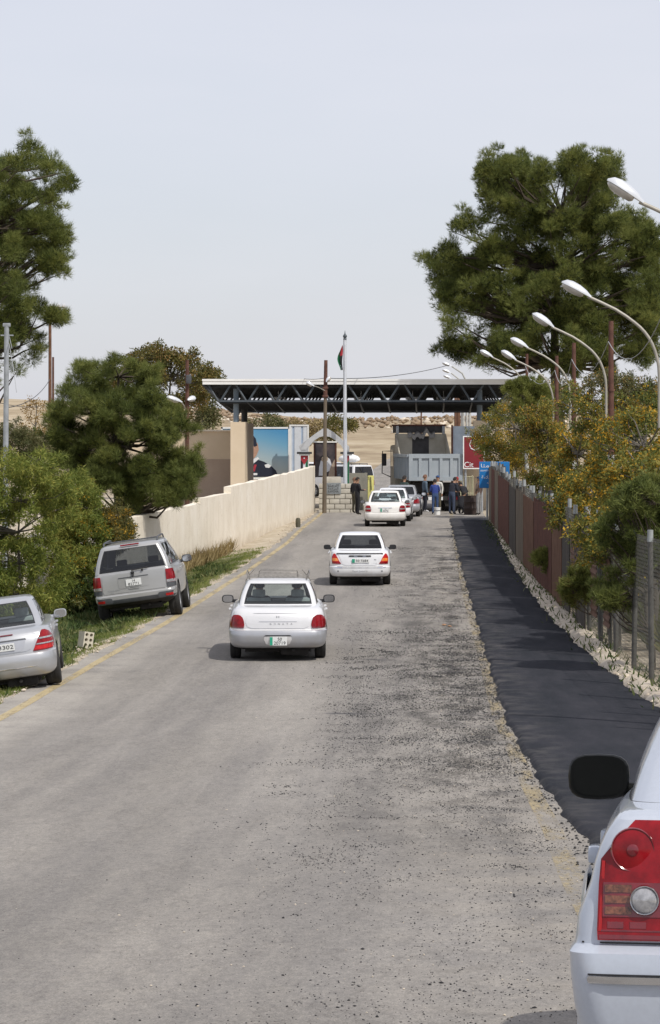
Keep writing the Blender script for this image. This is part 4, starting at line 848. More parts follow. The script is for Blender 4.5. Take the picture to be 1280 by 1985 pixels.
# tall pine at the picture edge
poly = [(-120, 300), (-90, 262), (10, 272), (55, 262), (65, 300), (105, 288), (138, 305), (120, 335), (138, 358), (95, 390), (55, 415), (70, 425), (108, 418), (128, 445), (132, 470), (112, 490), (132, 512), (88, 545), (60, 560), (75, 590), (108, 605), (100, 635), (62, 650), (66, 700), (55, 730), (10, 725), (-80, 720), (-120, 650), (-130, 480)]
Yp = 98; C = feather(clumps_in(poly, Yp, 200, 23, 3.2, g), g); b_ = W(-70, 829, Yp); zb = float(terrain(b_.x, Yp))
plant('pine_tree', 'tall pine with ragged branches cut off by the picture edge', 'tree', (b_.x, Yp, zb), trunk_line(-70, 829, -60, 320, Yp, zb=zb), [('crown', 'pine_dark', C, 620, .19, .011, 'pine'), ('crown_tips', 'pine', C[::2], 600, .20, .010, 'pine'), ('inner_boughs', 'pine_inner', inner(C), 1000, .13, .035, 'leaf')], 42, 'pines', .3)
# round bushy pine by the wall
poly = [(80, 840), (95, 800), (92, 765), (125, 745), (140, 712), (180, 715), (215, 700), (258, 698), (275, 725), (300, 740), (322, 790), (352, 815), (360, 860), (382, 900), (376, 950), (345, 970), (320, 992), (270, 990), (220, 975), (160, 930), (115, 900)]
Yp = 88; C = feather(clumps_in(poly, Yp, 190, 20, 1.8, g), g); b_ = W(230, 829, Yp+.5); zb = float(terrain(b_.x, Yp))
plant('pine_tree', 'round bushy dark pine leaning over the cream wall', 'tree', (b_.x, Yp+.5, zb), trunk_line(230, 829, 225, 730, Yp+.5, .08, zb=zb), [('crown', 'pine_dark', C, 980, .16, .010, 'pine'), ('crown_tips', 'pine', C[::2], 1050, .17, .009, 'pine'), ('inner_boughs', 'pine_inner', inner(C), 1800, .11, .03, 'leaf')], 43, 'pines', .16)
# rusty-gold broadleaf tree behind it
poly = [(215, 700), (255, 682), (310, 672), (365, 690), (408, 718), (415, 760), (395, 800), (340, 815), (270, 790), (215, 750)]
Yp = 172; C = feather(clumps_in(poly, Yp, 70, 18, 1.6, g), g); b_ = W(330, 829, Yp); zb = float(terrain(b_.x, Yp))
plant('broadleaf_tree', 'olive and rust coloured tree behind the round pine', 'tree', (b_.x, Yp, zb), trunk_line(330, 829, 330, 690, Yp, .1, zb=zb), [('crown', 'olive_leaf', C, 700, .17, .07, 'leaf'), ('rusty_leaves', 'rust_leaf', C[::3], 420, .16, .07, 'leaf')], 44, 'trees behind the wall', .14, 'bark_grey')
poly = [(365, 720), (405, 705), (422, 735), (425, 790), (410, 840), (365, 835)]
Yp = 185; C = clumps_in(poly, Yp, 34, 20, 2.2, g); b_ = W(395, 860, Yp); zb = float(terrain(b_.x, Yp))
plant('broadleaf_tree', 'hazy yellow-green tree just beyond the canopy corner', 'tree', (b_.x, Yp, zb), trunk_line(395, 860, 395, 720, Yp, .1, zb=zb), [('crown', 'acacia_dull', C, 420, .2, .08, 'leaf')], 45, 'trees behind the wall', .16, 'bark_grey')
for k, (x0, x1, yt, mt, lb) in enumerate(((480, 560, 805, 'acacia_dull', 'dusty green tree seen above the portrait billboard'), (555, 625, 812, 'dry_leaf', 'dry brown tree seen above the white panel board'), (610, 690, 806, 'olive_leaf', 'olive tree behind the pointed arch'))):
    poly = [(x0, yt+15), ((x0+x1)/2, yt), (x1, yt+15), (x1-4, 850), (x0+4, 855)]; Yp = 205+8*k; C = clumps_in(poly, Yp, 30, 15, 1.6, g); b_ = W((x0+x1)/2, 860, Yp); zb = float(terrain(b_.x, Yp))
    plant('broadleaf_tree', lb, 'tree', (b_.x, Yp, zb), trunk_line((x0+x1)/2, 860, (x0+x1)/2, yt+10, Yp, .1, zb=zb), [('crown', mt, C, 420, .2, .08, 'leaf')], 50+k, 'trees behind the gate', .14, 'bark_grey')
# bare rusty tree left of the round pine, on the far slope
poly = [(40, 800), (70, 775), (95, 790), (90, 840), (50, 850)]; Yp = 130; C = clumps_in(poly, Yp, 16, 14, 1.0, g); b_ = W(68, 870, Yp); zb = float(terrain(b_.x, Yp))
plant('broadleaf_tree', 'thin rust coloured tree beside the round pine', 'tree', (b_.x, Yp, zb), trunk_line(68, 860, 68, 790, Yp, .08, zb=zb), [('crown', 'rust_leaf', C, 700, .12, .05, 'leaf')], 55, 'trees behind the wall', .09, 'bark_grey')
# willow-leaved shrubs on the verge
for k, (poly, Yp, mt, lb, n, xb) in enumerate((
        ([(-60, 905), (10, 888), (70, 880), (125, 895), (140, 950), (135, 1050), (130, 1150), (100, 1185), (20, 1195), (-60, 1195)], 59.5, 'acacia', 'willow-leaved green shrub behind the parked saloon', 210, 40),
        ([(105, 915), (160, 925), (190, 965), (205, 1030), (195, 1090), (180, 1150), (150, 1185), (110, 1185), (95, 1050)], 72.5, 'acacia', 'yellow-green shrub between the saloon and the off-roader', 170, 150),
        ([(195, 985), (235, 968), (255, 1000), (245, 1050), (215, 1080), (195, 1040)], 74.0, 'olive_leaf', 'shrub with golden blossom behind the off-roader', 40, 225),
        ([(-60, 835), (10, 828), (60, 845), (95, 860), (110, 930), (-50, 940)], 84.0, 'acacia_dull', 'grey-green shrub at the foot of the galvanised pole', 60, 10),
        ([(110, 1130), (180, 1120), (215, 1150), (205, 1195), (110, 1200)], 72.0, 'weed', 'low dark bush beside the parked off-roader', 40, 160))):
    C = feather(clumps_in(poly, Yp, n, 17, 1.0 if k != 4 else .5, g), g); b_ = W(xb, 1190, Yp); zb = float(terrain(b_.x, Yp)); pt = min(p[1] for p in poly)
    C = C[C[:, 2] > terrain(C[:, 0], C[:, 1])+.12]
    lay = [('foliage', mt, C, 4800, .11, .021, 'willow')]
    if k in (1, 2): lay.append(('blossom', 'gold', C[::3 if k == 1 else 2], 1500 if k == 1 else 2600, .06, .028, 'leaf'))
    plant('shrub', lb, 'shrub', (b_.x, Yp, zb), trunk_line(xb, 1190, xb, pt+30, Yp, .06, zb=zb), lay, 60+k, 'shrubs on the verge', .04, 'bark_grey', 9)
# golden acacias behind the fence
M['gold_olive'] = leaf_mat('golden_olive_leaves', (.07, .095, .025), (.15, .165, .038), (.32, .25, .05), 1.0, .3)
for k, (poly, Yp, lb, n, gold, xb, yt) in enumerate((
        ([(935, 805), (1000, 775), (1045, 800), (1050, 870), (1040, 925), (985, 930), (940, 890), (918, 870), (915, 840)], 134.5, 'golden acacia overhanging the blue sign', 80, 1.0, 1000, 800),
        ([(1020, 800), (1070, 780), (1105, 830), (1105, 930), (1080, 975), (1040, 960), (1015, 900)], 93, 'rusty acacia between two painted poles', 80, .45, 1062, 810),
        ([(1075, 850), (1120, 815), (1170, 840), (1180, 920), (1165, 1000), (1110, 1030), (1070, 985), (1060, 920)], 80, 'acacia thick with orange-yellow blossom over the rusty sheets', 110, 1.3, 1120, 850),
        ([(1165, 820), (1225, 790), (1290, 800), (1330, 880), (1320, 1000), (1240, 1030), (1180, 1010), (1150, 920)], 63, 'large golden acacia at the picture edge', 130, 1.2, 1250, 840),
        ([(1110, 745), (1180, 725), (1270, 735), (1300, 790), (1260, 830), (1150, 820), (1100, 790)], 99, 'brownish acacia below the great pine', 90, .25, 1190, 760),
        ([(990, 760), (1040, 745), (1100, 750), (1110, 800), (1060, 820), (1000, 810)], 116, 'dull green bush at the foot of the great pine', 60, .1, 1050, 770),
        ([(1060, 940), (1120, 915), (1190, 930), (1200, 1000), (1130, 1040), (1070, 1015)], 70, 'orange-yellow acacia bough hanging over the fence top', 100, 1.0, 1150, 930),
        ([(1180, 905), (1240, 885), (1310, 880), (1310, 990), (1230, 1020), (1185, 985)], 57, 'closest golden acacia, leaning over the fence', 110, .9, 1260, 900),
        ([(1105, 1020), (1150, 980), (1230, 965), (1300, 955), (1310, 1090), (1225, 1125), (1135, 1095)], 56.5, 'olive acacia bough drooping over the near fence', 150, .4, 1260, 970),
        ([(1150, 1010), (1330, 1000), (1340, 1200), (1250, 1210), (1160, 1180)], 66, 'dark thicket filling the gap behind the wire mesh', 190, .08, 1260, 1020),
        ([(1100, 760), (1170, 770), (1290, 770), (1290, 850), (1150, 850), (1090, 820)], 76, 'twiggy olive acacia behind the rusty lamp poles', 60, .35, 1200, 790))):
    C = feather(clumps_in(poly, Yp, n, 17, 1.3, g), g); b_ = W(xb, 980, Yp); b_.x = max(b_.x, float(fence_x(Yp))+.8); zb = float(terrain(b_.x, Yp)); C[:, 1] += .5
    tl = [Vector((b_.x, Yp, zb)), Vector((b_.x+.05, Yp, zb+.9)), W(xb, yt+90, Yp), W(xb, yt+30, Yp)]
    lay = [('foliage', 'gold_olive' if gold > .3 else 'acacia_dull', C, 1500, .10, .036, 'leaf'), ('blossom', 'gold', C[::2], 1250*gold, .06, .04, 'leaf')]
    if k in (1, 4): lay.append(('dry_leaves', 'rust_leaf', C[::2], 900, .09, .035, 'leaf'))
    plant('acacia_tree', lb, 'tree', (b_.x, Yp, zb), tl, lay, 70+k, 'acacias behind the fence', .09, 'bark_grey', 7)
# young pines pushing over and through the fence
for k, (poly, Yp, lb, n, xb, yt) in enumerate((
        ([(1160, 1025), (1190, 985), (1235, 930), (1290, 915), (1340, 950), (1340, 1080), (1260, 1100), (1200, 1085), (1165, 1060)], 52, 'young dark pine leaning over the fence', 120, 1300, 950),
        ([(1150, 1140), (1190, 1110), (1235, 1130), (1230, 1185), (1180, 1195)], 52, 'dark pine sprig low behind the mesh', 18, 1225, 1150),
        ([(1090, 1115), (1125, 1095), (1155, 1110), (1150, 1165), (1115, 1180), (1095, 1150)], 61, 'yellow-green pine sprig poking through the fence', 18, 1140, 1140),
        ([(1040, 1070), (1065, 1062), (1085, 1080), (1070, 1105), (1045, 1100)], 76, 'small green sprig poking out beside the rusty sheet', 12, 1075, 1085),
        ([(985, 745), (1030, 735), (1075, 760), (1075, 800), (1020, 815), (990, 790)], 109, 'small bright pine beside the canopy end', 40, 1035, 760))):
    C = feather(clumps_in(poly, Yp, n, 14, .5 if k else .9, g), g); b_ = W(xb, 1000, Yp); b_.x = max(b_.x, float(fence_x(Yp))+.35); zb = float(terrain(b_.x, Yp))
    tl = [Vector((b_.x, Yp, zb)), Vector((b_.x, Yp, zb+.5)), Vector((b_.x-.05, Yp, (zb+W(xb, yt, Yp).z)/2)), W(xb, yt+10, Yp)]
    plant('young_pine', lb, 'tree', (b_.x, Yp, zb), tl, [('crown', 'pine_dark' if k < 2 else 'pine', C, 1700, .12, .015, 'pine')]+([('yellow_tips', 'olive_leaf', C[::2], 900, .12, .014, 'pine')] if k == 2 else []), 80+k, 'young pines by the fence', .05, 'bark', 1)
# ---------------------------------------------------------------- grass and weeds
def blades(name, P, h, w, mat_, seed, lean=.5, kind='needle'):
    gg = np.random.default_rng(seed); D = unit(np.array([0, 0, 1.0])+lean*gg.normal(size=(len(P), 3))*np.array([1, 1, .3])); return new_obj(name, leaf_mesh(name, P, D, h, w, mat_, gg, kind=kind))
n = 130000; y = 34+70*g.random(n)**1.15; d = g.random(n)**1.5*6; x = road_l(y)-.16-d+.1*np.sin(y*2.1)+.06*g.normal(size=n); pz = terrain(x, y)
den = np.sin(x*1.9+y*.7)+np.sin(y*1.7-x*1.1)+.8*g.normal(size=n); keep = den > -.7
P = np.stack([x, y, pz-.01], -1)[keep]
tag(blades('verge_grass', P, .085, .012, M['grass'], 91), 'short green grass on the verge beside the road', 'grass', kind='stuff')
cl = [(float(road_l(yy))-.4-2.5*g.random(), yy) for yy in g.uniform(40, 100, 130)]; P = []
for cx, cy in cl: k = 110; P.append(np.stack([cx+.16*g.normal(size=k), cy+.25*g.normal(size=k), np.zeros(k)], -1))
P = np.concatenate(P); P[:, 2] = terrain(P[:, 0], P[:, 1])
tag(blades('verge_weeds', P, .17, .03, M['weed'], 92, .8, 'leaf'), 'darker leafy weeds growing in clumps on the verge', 'weeds', kind='stuff')
n = 2600; y = g.uniform(90, 104, n); x = -6.6-.5*g.random(n)-(104-y)*.045; P = np.stack([x, y, terrain(x, y)], -1)
tag(blades('dry_stalks', P[:1500], .5, .03, M['dry_leaf'], 93, .35, 'leaf'), 'dry stalks along the foot of the cream wall', 'weeds', kind='stuff')
n = 1500; y = g.uniform(36, 128, n); x = fence_x(y)-.1+.2*g.normal(size=n); P = np.stack([x, y, terrain(x, y)+.05], -1)
tag(blades('fence_weeds', P, .2, .03, M['weed'], 94, .8, 'leaf'), 'sparse weeds along the fence foot', 'weeds', kind='stuff')
n = 25000; y = g.uniform(36, 140, n); x = fence_x(y)+.8+g.random(n)**1.3*5; P = np.stack([x, y, terrain(x, y)], -1)
tag(blades('undergrowth', P, .7, .06, M['acacia_dull'], 95, .6, 'leaf'), 'tangled undergrowth in the plot behind the fence', 'undergrowth', kind='stuff')
# ---------------------------------------------------------------- fence, lamps, poles, cables on the right
def wpart(mb, name, mats, root, angle=None):        # a part written in world coordinates, hung under an unrotated thing
    me = mb.mesh(name, mats, angle); me.transform(Matrix.Translation(-Vector(root.location))); return new_obj(name, me, root)
M['galv'] = mat('galvanised_steel', (.36, .38, .40), .55, .4, .2, 6)
M['post_paint'] = mat('post_whitewash', (.085, .082, .075), .9, 0, .4, 4)
M['rust'] = mat('rust', (.06, .022, .015), .9, 0, 0, 3, col2=(.125, .048, .032), bump=.4, bscale=30)
M['rust_orange'] = mat('orange_rust', (.095, .045, .026), .9, 0, 0, 3, col2=(.165, .085, .052), bump=.4, bscale=30)
M['sheet_grey'] = mat('weathered_sheet', (.095, .074, .054), .85, 0, 0, 2, col2=(.18, .145, .105), bump=.2, stretch=(1, 1, .25))
M['sheet_dark'] = mat('dark_sheet', (.04, .034, .029), .85, 0, 0, 2, col2=(.085, .072, .06), bump=.2, stretch=(1, 1, .25))
M['wire'] = mat('fence_wire', (.10, .10, .09), .75, .3, .3, 5)
M['pole_cap'] = mat('pale_post_cap', (.34, .36, .36), .7, .2, .2, 6)
fy0, fy1 = 39.0, 130.0
fence = thing('chain_link_fence', 'tall chain-link fence patched with rusty sheets beside the fresh strip', 'fence', (float(fence_x(80)), 80, float(terrain(fence_x(80), 80))))
FH = 2.35
def fpos(y, z=0, off=0): x = float(fence_x(y)); return Vector((x+off, y, float(terrain(x, y))+z))
gf_ = random.Random(4)
y = fy0; posts = []
while y < fy1:
    p = fpos(y); lean = gf_.uniform(-.05, .05); h = FH+gf_.uniform(.1, .32); mb = MB(); mb.tube([p-Vector((0, 0, .1)), p+Vector((lean, 0, h*.98)), p+Vector((lean, 0, h))], [.045, .042, .03], 8); wpart(mb, 'post', M['post_paint' if gf_.random() < .7 else 'sheet_dark'], fence, 50); mb = MB(); mb.tube([p+Vector((lean, 0, h*.93)), p+Vector((lean, 0, h+.015))], [.048, .046], 8); wpart(mb, 'post_cap', M['pole_cap'], fence, 50)
    posts.append(y); y += gf_.choice((2.6, 3.0, 3.4, 3.8))
for y in (56.2, 57.4, 60.1, 62.8, 73.5, 74.6, 75.7, 77.0, 78.4, 80.2, 82.5, 109.5, 111, 113, 115.5):       # extra props set close together
    p = fpos(y, 0, .09); h = FH+gf_.uniform(.1, .3); mb = MB(); mb.tube([p-Vector((0, 0, .1)), p+Vector((gf_.uniform(-.08, .02), 0, h))], .04, 8); wpart(mb, 'post', M['post_paint'], fence, 50)
wm = MB()
def diag(sgn):
    st = .125; k = fy0-FH
    while k < fy1:
        a, b = k, k+FH
        ya, yb = max(a, fy0), min(b, fy1)
        if yb-ya > .2:
            za = (ya-a) if sgn > 0 else FH-(ya-a); zb_ = (yb-a) if sgn > 0 else FH-(yb-a)
            ym = (ya+yb)/2; pa, pb = fpos(ya, za+.03), fpos(yb, zb_+.03)
            d = (pb-pa).normalized(); s_ = d.cross(Vector((1, 0, 0))).normalized()*.0022; o = Vector((.003, 0, 0))
            wm.add([pa-s_, pa+s_, pb+s_, pb-s_, pa+o, pb+o], [(0, 1, 2, 3), (0, 3, 5, 4), (1, 4, 5, 2)])
        k += st
diag(1); diag(-1)
for z in (.05, .8, 1.6, 2.33):
    wm.tube([fpos(yy, z) for yy in np.arange(fy0, fy1, 3.0)], .005, 4)
tag(wpart(wm, 'wire_mesh', M['wire'], fence), kind='stuff')
def sheet_panel(y0, y1, zt, mt, rib=.08, off=-.07, z0=.05, horiz=False):
    n = max(6, int((y1-y0)/rib)); V = []
    ys = np.linspace(y0, y1, n+1)
    if not horiz:
        for i, yy in enumerate(ys):
            for z in (z0, z0+(zt-z0)*.5, zt): p = fpos(yy, z+(.03*math.sin(yy*5) if z == zt else 0), off+(.02 if i % 2 else 0)); V.append(p)
        k = 3; Fs = [(i*k+j, i*k+j+1, (i+1)*k+j+1, (i+1)*k+j) for i in range(n) for j in range(k-1)]
    else:
        zs = np.arange(z0, zt, .07)
        for i, yy in enumerate((y0, (y0+y1)/2, y1)):
            for j, z in enumerate(zs): V.append(fpos(yy, z, off+(.03 if j % 2 else 0)))
        k = len(zs); Fs = [(i*k+j, i*k+j+1, (i+1)*k+j+1, (i+1)*k+j) for i in range(2) for j in range(k-1)]
    b = len(V); V += [v+Vector((.012, 0, 0)) for v in V]; mb = MB(); mb.add(V, Fs+[tuple(reversed([q+b for q in f])) for f in Fs]); wpart(mb, 'sheet_panel', M[mt], fence)
for a in ((125.0, 129.5, 2.3, 'sheet_grey'), (119.0, 124.8, 2.25, 'rust'), (113.2, 118.8, 2.3, 'sheet_grey'), (101.5, 113.0, 2.2, 'rust'), (95.5, 101.2, 2.15, 'sheet_dark'), (90.0, 95.2, 2.2, 'sheet_grey'), (83.5, 89.8, 2.15, 'rust_orange'), (74.2, 83.3, 2.25, 'rust'), (69.8, 74.0, 2.0, 'rust_orange'), (66.8, 69.6, 2.05, 'sheet_dark')): sheet_panel(*a)
for a in ((64.6, 66.6, 2.0, 'rust_orange'), (59.0, 60.6, 1.9, 'rust_orange'), (55.9, 57.3, 1.8, 'rust_orange')): sheet_panel(*a, horiz=True, z0=.5)
for a in ((62.0, 64.4, 2.1, 'sheet_dark'),): sheet_panel(*a)
# crooked stakes and trunks right behind the mesh
for k in range(26):
    y = 42+gf_.random()*30; p = fpos(y, 0, .25+gf_.random()*.7); mb = MB(); h = gf_.uniform(1.4, 2.6); mb.tube([p, p+Vector((gf_.uniform(-.1, .1), gf_.uniform(-.2, .2), h*.5)), p+Vector((gf_.uniform(-.15, .15), gf_.uniform(-.3, .3), h))], [.05, .045, .03], 7); wpart(mb, 'stake', M['bark_grey'], fence, 60)

M['rust_pole'] = mat('rusty_pole', (.07, .03, .022), .85, .1, 0, 5, col2=(.15, .07, .05), bump=.3, bscale=25)
M['pole_white'] = mat('pole_whitewash', (.40, .40, .38), .85, 0, .3, 5)
M['arm_paint'] = mat('cream_arm_paint', (.36, .34, .295), .55, .2, .15, 6)
M['lamp_housing'] = mat('lamp_housing', (.62, .64, .67), .35, .35, 0, 4, col2=(.76, .78, .80), coat=.3)
M['lamp_bowl'] = mat('lamp_bowl', (.42, .40, .37), .25, 0, .15, 6, coat=.6)
M['cable'] = mat('grey_cable', (.30, .31, .32), .6, 0, .15, 5)
M['cable_black'] = mat('black_cable', (.03, .03, .035), .6, 0, .2, 5)
def lamp_head(root, p, d, L_=.62):
    """cobra head: a smooth cover over a clear bowl, along direction d from its neck p"""
    d = d.normalized(); s_ = Vector((0, 1, 0)) if abs(d.y) < .8 else Vector((1, 0, 0)); s_ = (s_-d*s_.dot(d)).normalized(); u = s_.cross(d)
    if u.z < 0: u = -u
    n = 12; prof = [(0, .035), (.08, .05), (.22, .085), (.45, .115), (.7, .12), (.88, .095), (1.0, .03)]; k = 10
    for nm, sg, hgt, mt in (('lamp_cover', 1, .95, 'lamp_housing'), ('lamp_bowl', -1, .75, 'lamp_bowl')):
        V = []; pr = prof if sg > 0 else [(.24, .06), (.3, .10), (.5, .112), (.72, .112), (.86, .09), (.96, .03)]
        for t, r in pr:
            for j in range(k+1): a = math.pi*j/k; V.append(p+d*(t*L_)+s_*(math.cos(a)*r)+u*(sg*math.sin(a)*r*hgt+(-.004 if sg < 0 else 0)))
        m = k+1; q = len(pr); Fs = [(i*m+j, i*m+j+1, (i+1)*m+j+1, (i+1)*m+j) for i in range(q-1) for j in range(k)]+[tuple(range(m)), tuple((q-1)*m+j for j in range(m))]
        mb = MB(); mb.add(V, Fs); mb.f += [tuple(reversed([len(mb.v)-len(V)+i*m+j for j in (0, k)]+[len(mb.v)-len(V)+(i+1)*m+j for j in (k, 0)])) for i in range(q-1)]; mb.m += [0]*(q-1)
        wpart(mb, nm, M[mt], root, 50)
lamps = []
for i, (X, Y, dz, lb) in enumerate(((4.05, 40.0, .72, 'street lamp at the picture edge, closest of the row'), (4.0, 52.0, 0, 'second street lamp of the row, arm arching in from the edge'), (4.0, 67.6, 0, 'third street lamp of the row, on a rusty pole'),
        (4.0, 85.0, 0, 'fourth street lamp of the row, rusty above whitewash'), (3.98, 96.0, -.1, 'fifth street lamp, its head just below the fourth'), (3.65, 115.0, .42, 'last street lamp of the row, nearest the canopy'))):
    zb = float(terrain(X, Y)); root = thing('street_lamp', lb, 'street lamp', (X, Y, zb), group='street lamps behind the fence'); zt = 6.55+dz; B = Vector((X, Y, 0))
    mb = MB(); mb.tube([(X, Y, zb-.2), (X, Y, 3.6)], [.085, .075], 10); wpart(mb, 'pole_base', M['pole_white'], root, 50)
    mb = MB(); mb.tube([(X, Y, 3.6), (X, Y, zt)], [.07, .055], 10)
    for z in (4.3, 5.0): mb.lathe([(.078, z), (.078, z+.05)], (X, Y, 0), 'Z', 12)
    mb.tube([(X-.04, Y, zt-.25), (X+.05, Y, zt-.1)], .02, 6); wpart(mb, 'pole', M['rust_pole'], root, 50)
    pts = [(-.11, 4.2), (-.11, 5.05), (-.14, 5.35), (-.23, 5.62), (-.36, 5.82), (-.53, 5.98), (-.85, 6.2), (-1.32, 6.42)]
    A = [Vector((X+a, Y-.06, z+dz)) for a, z in pts]
    B_ = [];                                         # smooth the bend
    for j in range(len(A)-1):
        for t in (0, .5):
            p0, p1, p2, p3 = A[max(j-1, 0)], A[j], A[j+1], A[min(j+2, len(A)-1)]; B_.append(.5*((2*p1)+(p2-p0)*t+(2*p0-5*p1+4*p2-p3)*t*t+(3*p1-p0-3*p2+p3)*t**3))
    B_.append(A[-1]); mb = MB(); mb.tube(B_, .027, 8); wpart(mb, 'lamp_arm', M['arm_paint'], root, 60)
    lamp_head(root, A[-1]-Vector((-.05, 0, .02)), Vector((-.86, .06*math.sin(i*2.1), .50+.05*math.cos(i*3.3))), .56); lamps.append((X, Y, zt))
def cable(label, a, b, sag, r=.012, mt='cable', n=14, group=None):
    a, b = Vector(a), Vector(b); root_loc = a; mb = MB(); mb.tube([a.lerp(b, i/n)-a+Vector((0, 0, -sag*4*(i/n)*(1-i/n))) for i in range(n+1)], r, 6)
    o = mb.build('cable', M[mt], None, 60); o.location = a; return tag(o, label, 'cable', group)
nm = ['first', 'second', 'third', 'fourth', 'fifth']
for i in range(5):
    (x0, y0, z0), (x1, y1, z1) = lamps[i], lamps[i+1]; cable('grey cable sagging from the %s lamp pole to the next one' % ['closest', 'second', 'third', 'fourth', 'fifth'][i], (x0-.06, y0, z0-.45), (x1-.06, y1, z1-.45), (.55), .009, group='cables along the lamp row')

# ---------------------------------------------------------------- poles and masts on the left
def simple_pole(name, label, px, pyt, Y, r, mt, cat='pole', zb=None, px_top=None):
    b = W(px, 829, Y); zb = float(terrain(b.x, Y)) if zb is None else zb; t = W(px_top or px, pyt, Y); root = thing(name, label, cat, (b.x, Y, zb)); mb = MB(); mb.tube([(b.x, Y, zb-.2), t], [r*1.15, r*.85], 10); wpart(mb, 'pole', M[mt], root, 50); return root, t
p, t = simple_pole('utility_pole', 'pale galvanised pole at the picture edge', 9, 632, 82, .075, 'galv', px_top=13)
mb = MB(); mb.rbox(t+Vector((0, 0, .03)), (.2, .12, .1), .02); mb.tube([t+Vector((.05, 0, -.2)), t+Vector((.14, 0, -.6))], .012, 5); mb.tube([t+Vector((-.16, 0, -.25)), t+Vector((.18, 0, -.25))], .02, 6); wpart(mb, 'pole_cap', M['galv'], p, 50)
p, t = simple_pole('floodlight_mast', 'distant reddish mast with a row of floodlights', 97, 596, 290, .16, 'rust_orange', 'mast')
mb = MB(); mb.tube([t+Vector((-.6, 0, 0)), t+Vector((1.4, 0, 0))], .06, 6); wpart(mb, 'crossbar', M['galv'], p, 50)
for k in range(5): mb = MB(); mb.rbox(t+Vector((-.5+.45*k, -.1, .2)), (.34, .25, .3), .05); wpart(mb, 'floodlight', M['lamp_housing'], p, 40)
p, t = simple_pole('utility_pole', 'short rusty post beside the distant mast', 103, 692, 150, .06, 'rust_pole')
p, t = simple_pole('street_lamp', 'rusty pole with two lamp heads behind the round pine', 363, 698, 106, .075, 'rust_pole', 'street lamp')
q = W(357, 786, 105.5); mb = MB(); mb.tube([(t.x, 106, q.z-.5), (t.x-.02, 105.9, q.z-.25), q, W(352, 780, 105.2)], .02, 6); wpart(mb, 'lamp_arm', M['arm_paint'], p, 50); lamp_head(p, W(353, 780, 105.2), Vector((-.75, -.35, .25)), .6); 
lamp_head(p, W(364, 776, 105.8), Vector((.4, .6, .15)), .4)
mb = MB(); mb.rbox(W(366, 735, 105.8), (.18, .14, .3), .04); wpart(mb, 'junction_box', M['grey_trim'], p, 40)
cable('dark wire running from the galvanised pole to the far mast', W(12, 790, 82), W(97, 735, 150), .3, .014, 'cable_black')
cable('thin wire crossing low behind the galvanised pole', W(-20, 775, 95), W(100, 782, 150), .2, .012, 'cable_black')
cable('guy wire hanging from the galvanised pole', W(17, 665, 82), W(32, 760, 80), -.1, .010, 'cable')
# ---------------------------------------------------------------- wall, gate, canopy
def wall_material():
    m, nt, b = nodes_mat('cream_render', .92, .2); n = NT(nt)
    c = n.ramp(n.noise(.9, 6), [(.3, (.73, .66, .545)), (.55, (.79, .725, .615)), (.75, (.83, .775, .68))])
    st = n.ramp(n.noise(2.2, 7, (1, 1, .09), .7), [(.33, (.80, .77, .72)), (.5, (1, 1, 1)), (.7, (1.04, 1.03, 1.02))]); c = n.mix(.32, c, st, 'MULTIPLY')
    low = n.math('MULTIPLY', n.rng(n.math('ADD', n.sep.outputs[2], n.math('MULTIPLY', n.noise(1.7, 6), 1.0)), 1.05, .45), .6); c = n.mix(low, c, (.40, .32, .22))
    cr = n.ramp(n.math('ABSOLUTE', n.math('SUBTRACT', n.noise(.7, 9, None, .65), .5)), [(0, (.70, .66, .6)), (.008, (1, 1, 1))]); c = n.mix(.55, c, cr, 'MULTIPLY')
    nt.links.new(c, b.inputs['Base Color']); n.bump(b, n.math('ADD', n.noise(16, 5), n.noise(1.5, 3)), .35, .03); return m
M['cream_wall'] = wall_material()
M['beige_wall'] = mat('beige_render', (.60, .49, .35), .9, 0, 0, .7, col2=(.68, .57, .43), bump=.15, bscale=14, world=True)
M['brown_wall'] = mat('brown_render', (.36, .28, .215), .9, 0, 0, .6, col2=(.45, .36, .285), bump=.2, bscale=14, world=True)
M['block'] = mat('concrete_block', (.42, .39, .33), .9, 0, 0, 2, col2=(.56, .53, .46), bump=.3, bscale=18, world=True)
M['mortar'] = mat('mortar', (.22, .20, .17), .95, 0, .2, 6, world=True)
M['column_blue'] = mat('column_blue', (.17, .22, .27), .5, .1, .1, 4)
M['steel_blue'] = mat('blue_grey_steel', (.07, .085, .10), .55, .2, .15, 4)
M['steel_dark'] = mat('dark_steel', (.035, .037, .04), .6, .2, .3, 5)
M['fascia'] = mat('white_fascia', (.80, .80, .78), .5, 0, .06, 2)
M['white_board'] = mat('white_board', (.66, .69, .73), .5, 0, .08, 3)
M['pale_blue'] = mat('pale_blue_board', (.40, .49, .62), .5, 0, .1, 3)
def px_face(poly, Y): return [(W(a, b, Y).x, W(a, b, Y).z) for a, b in poly]
def slab(mb, pts, Y0, depth, m=0): return mb.poly(pts, Y0, Y0+depth, m)
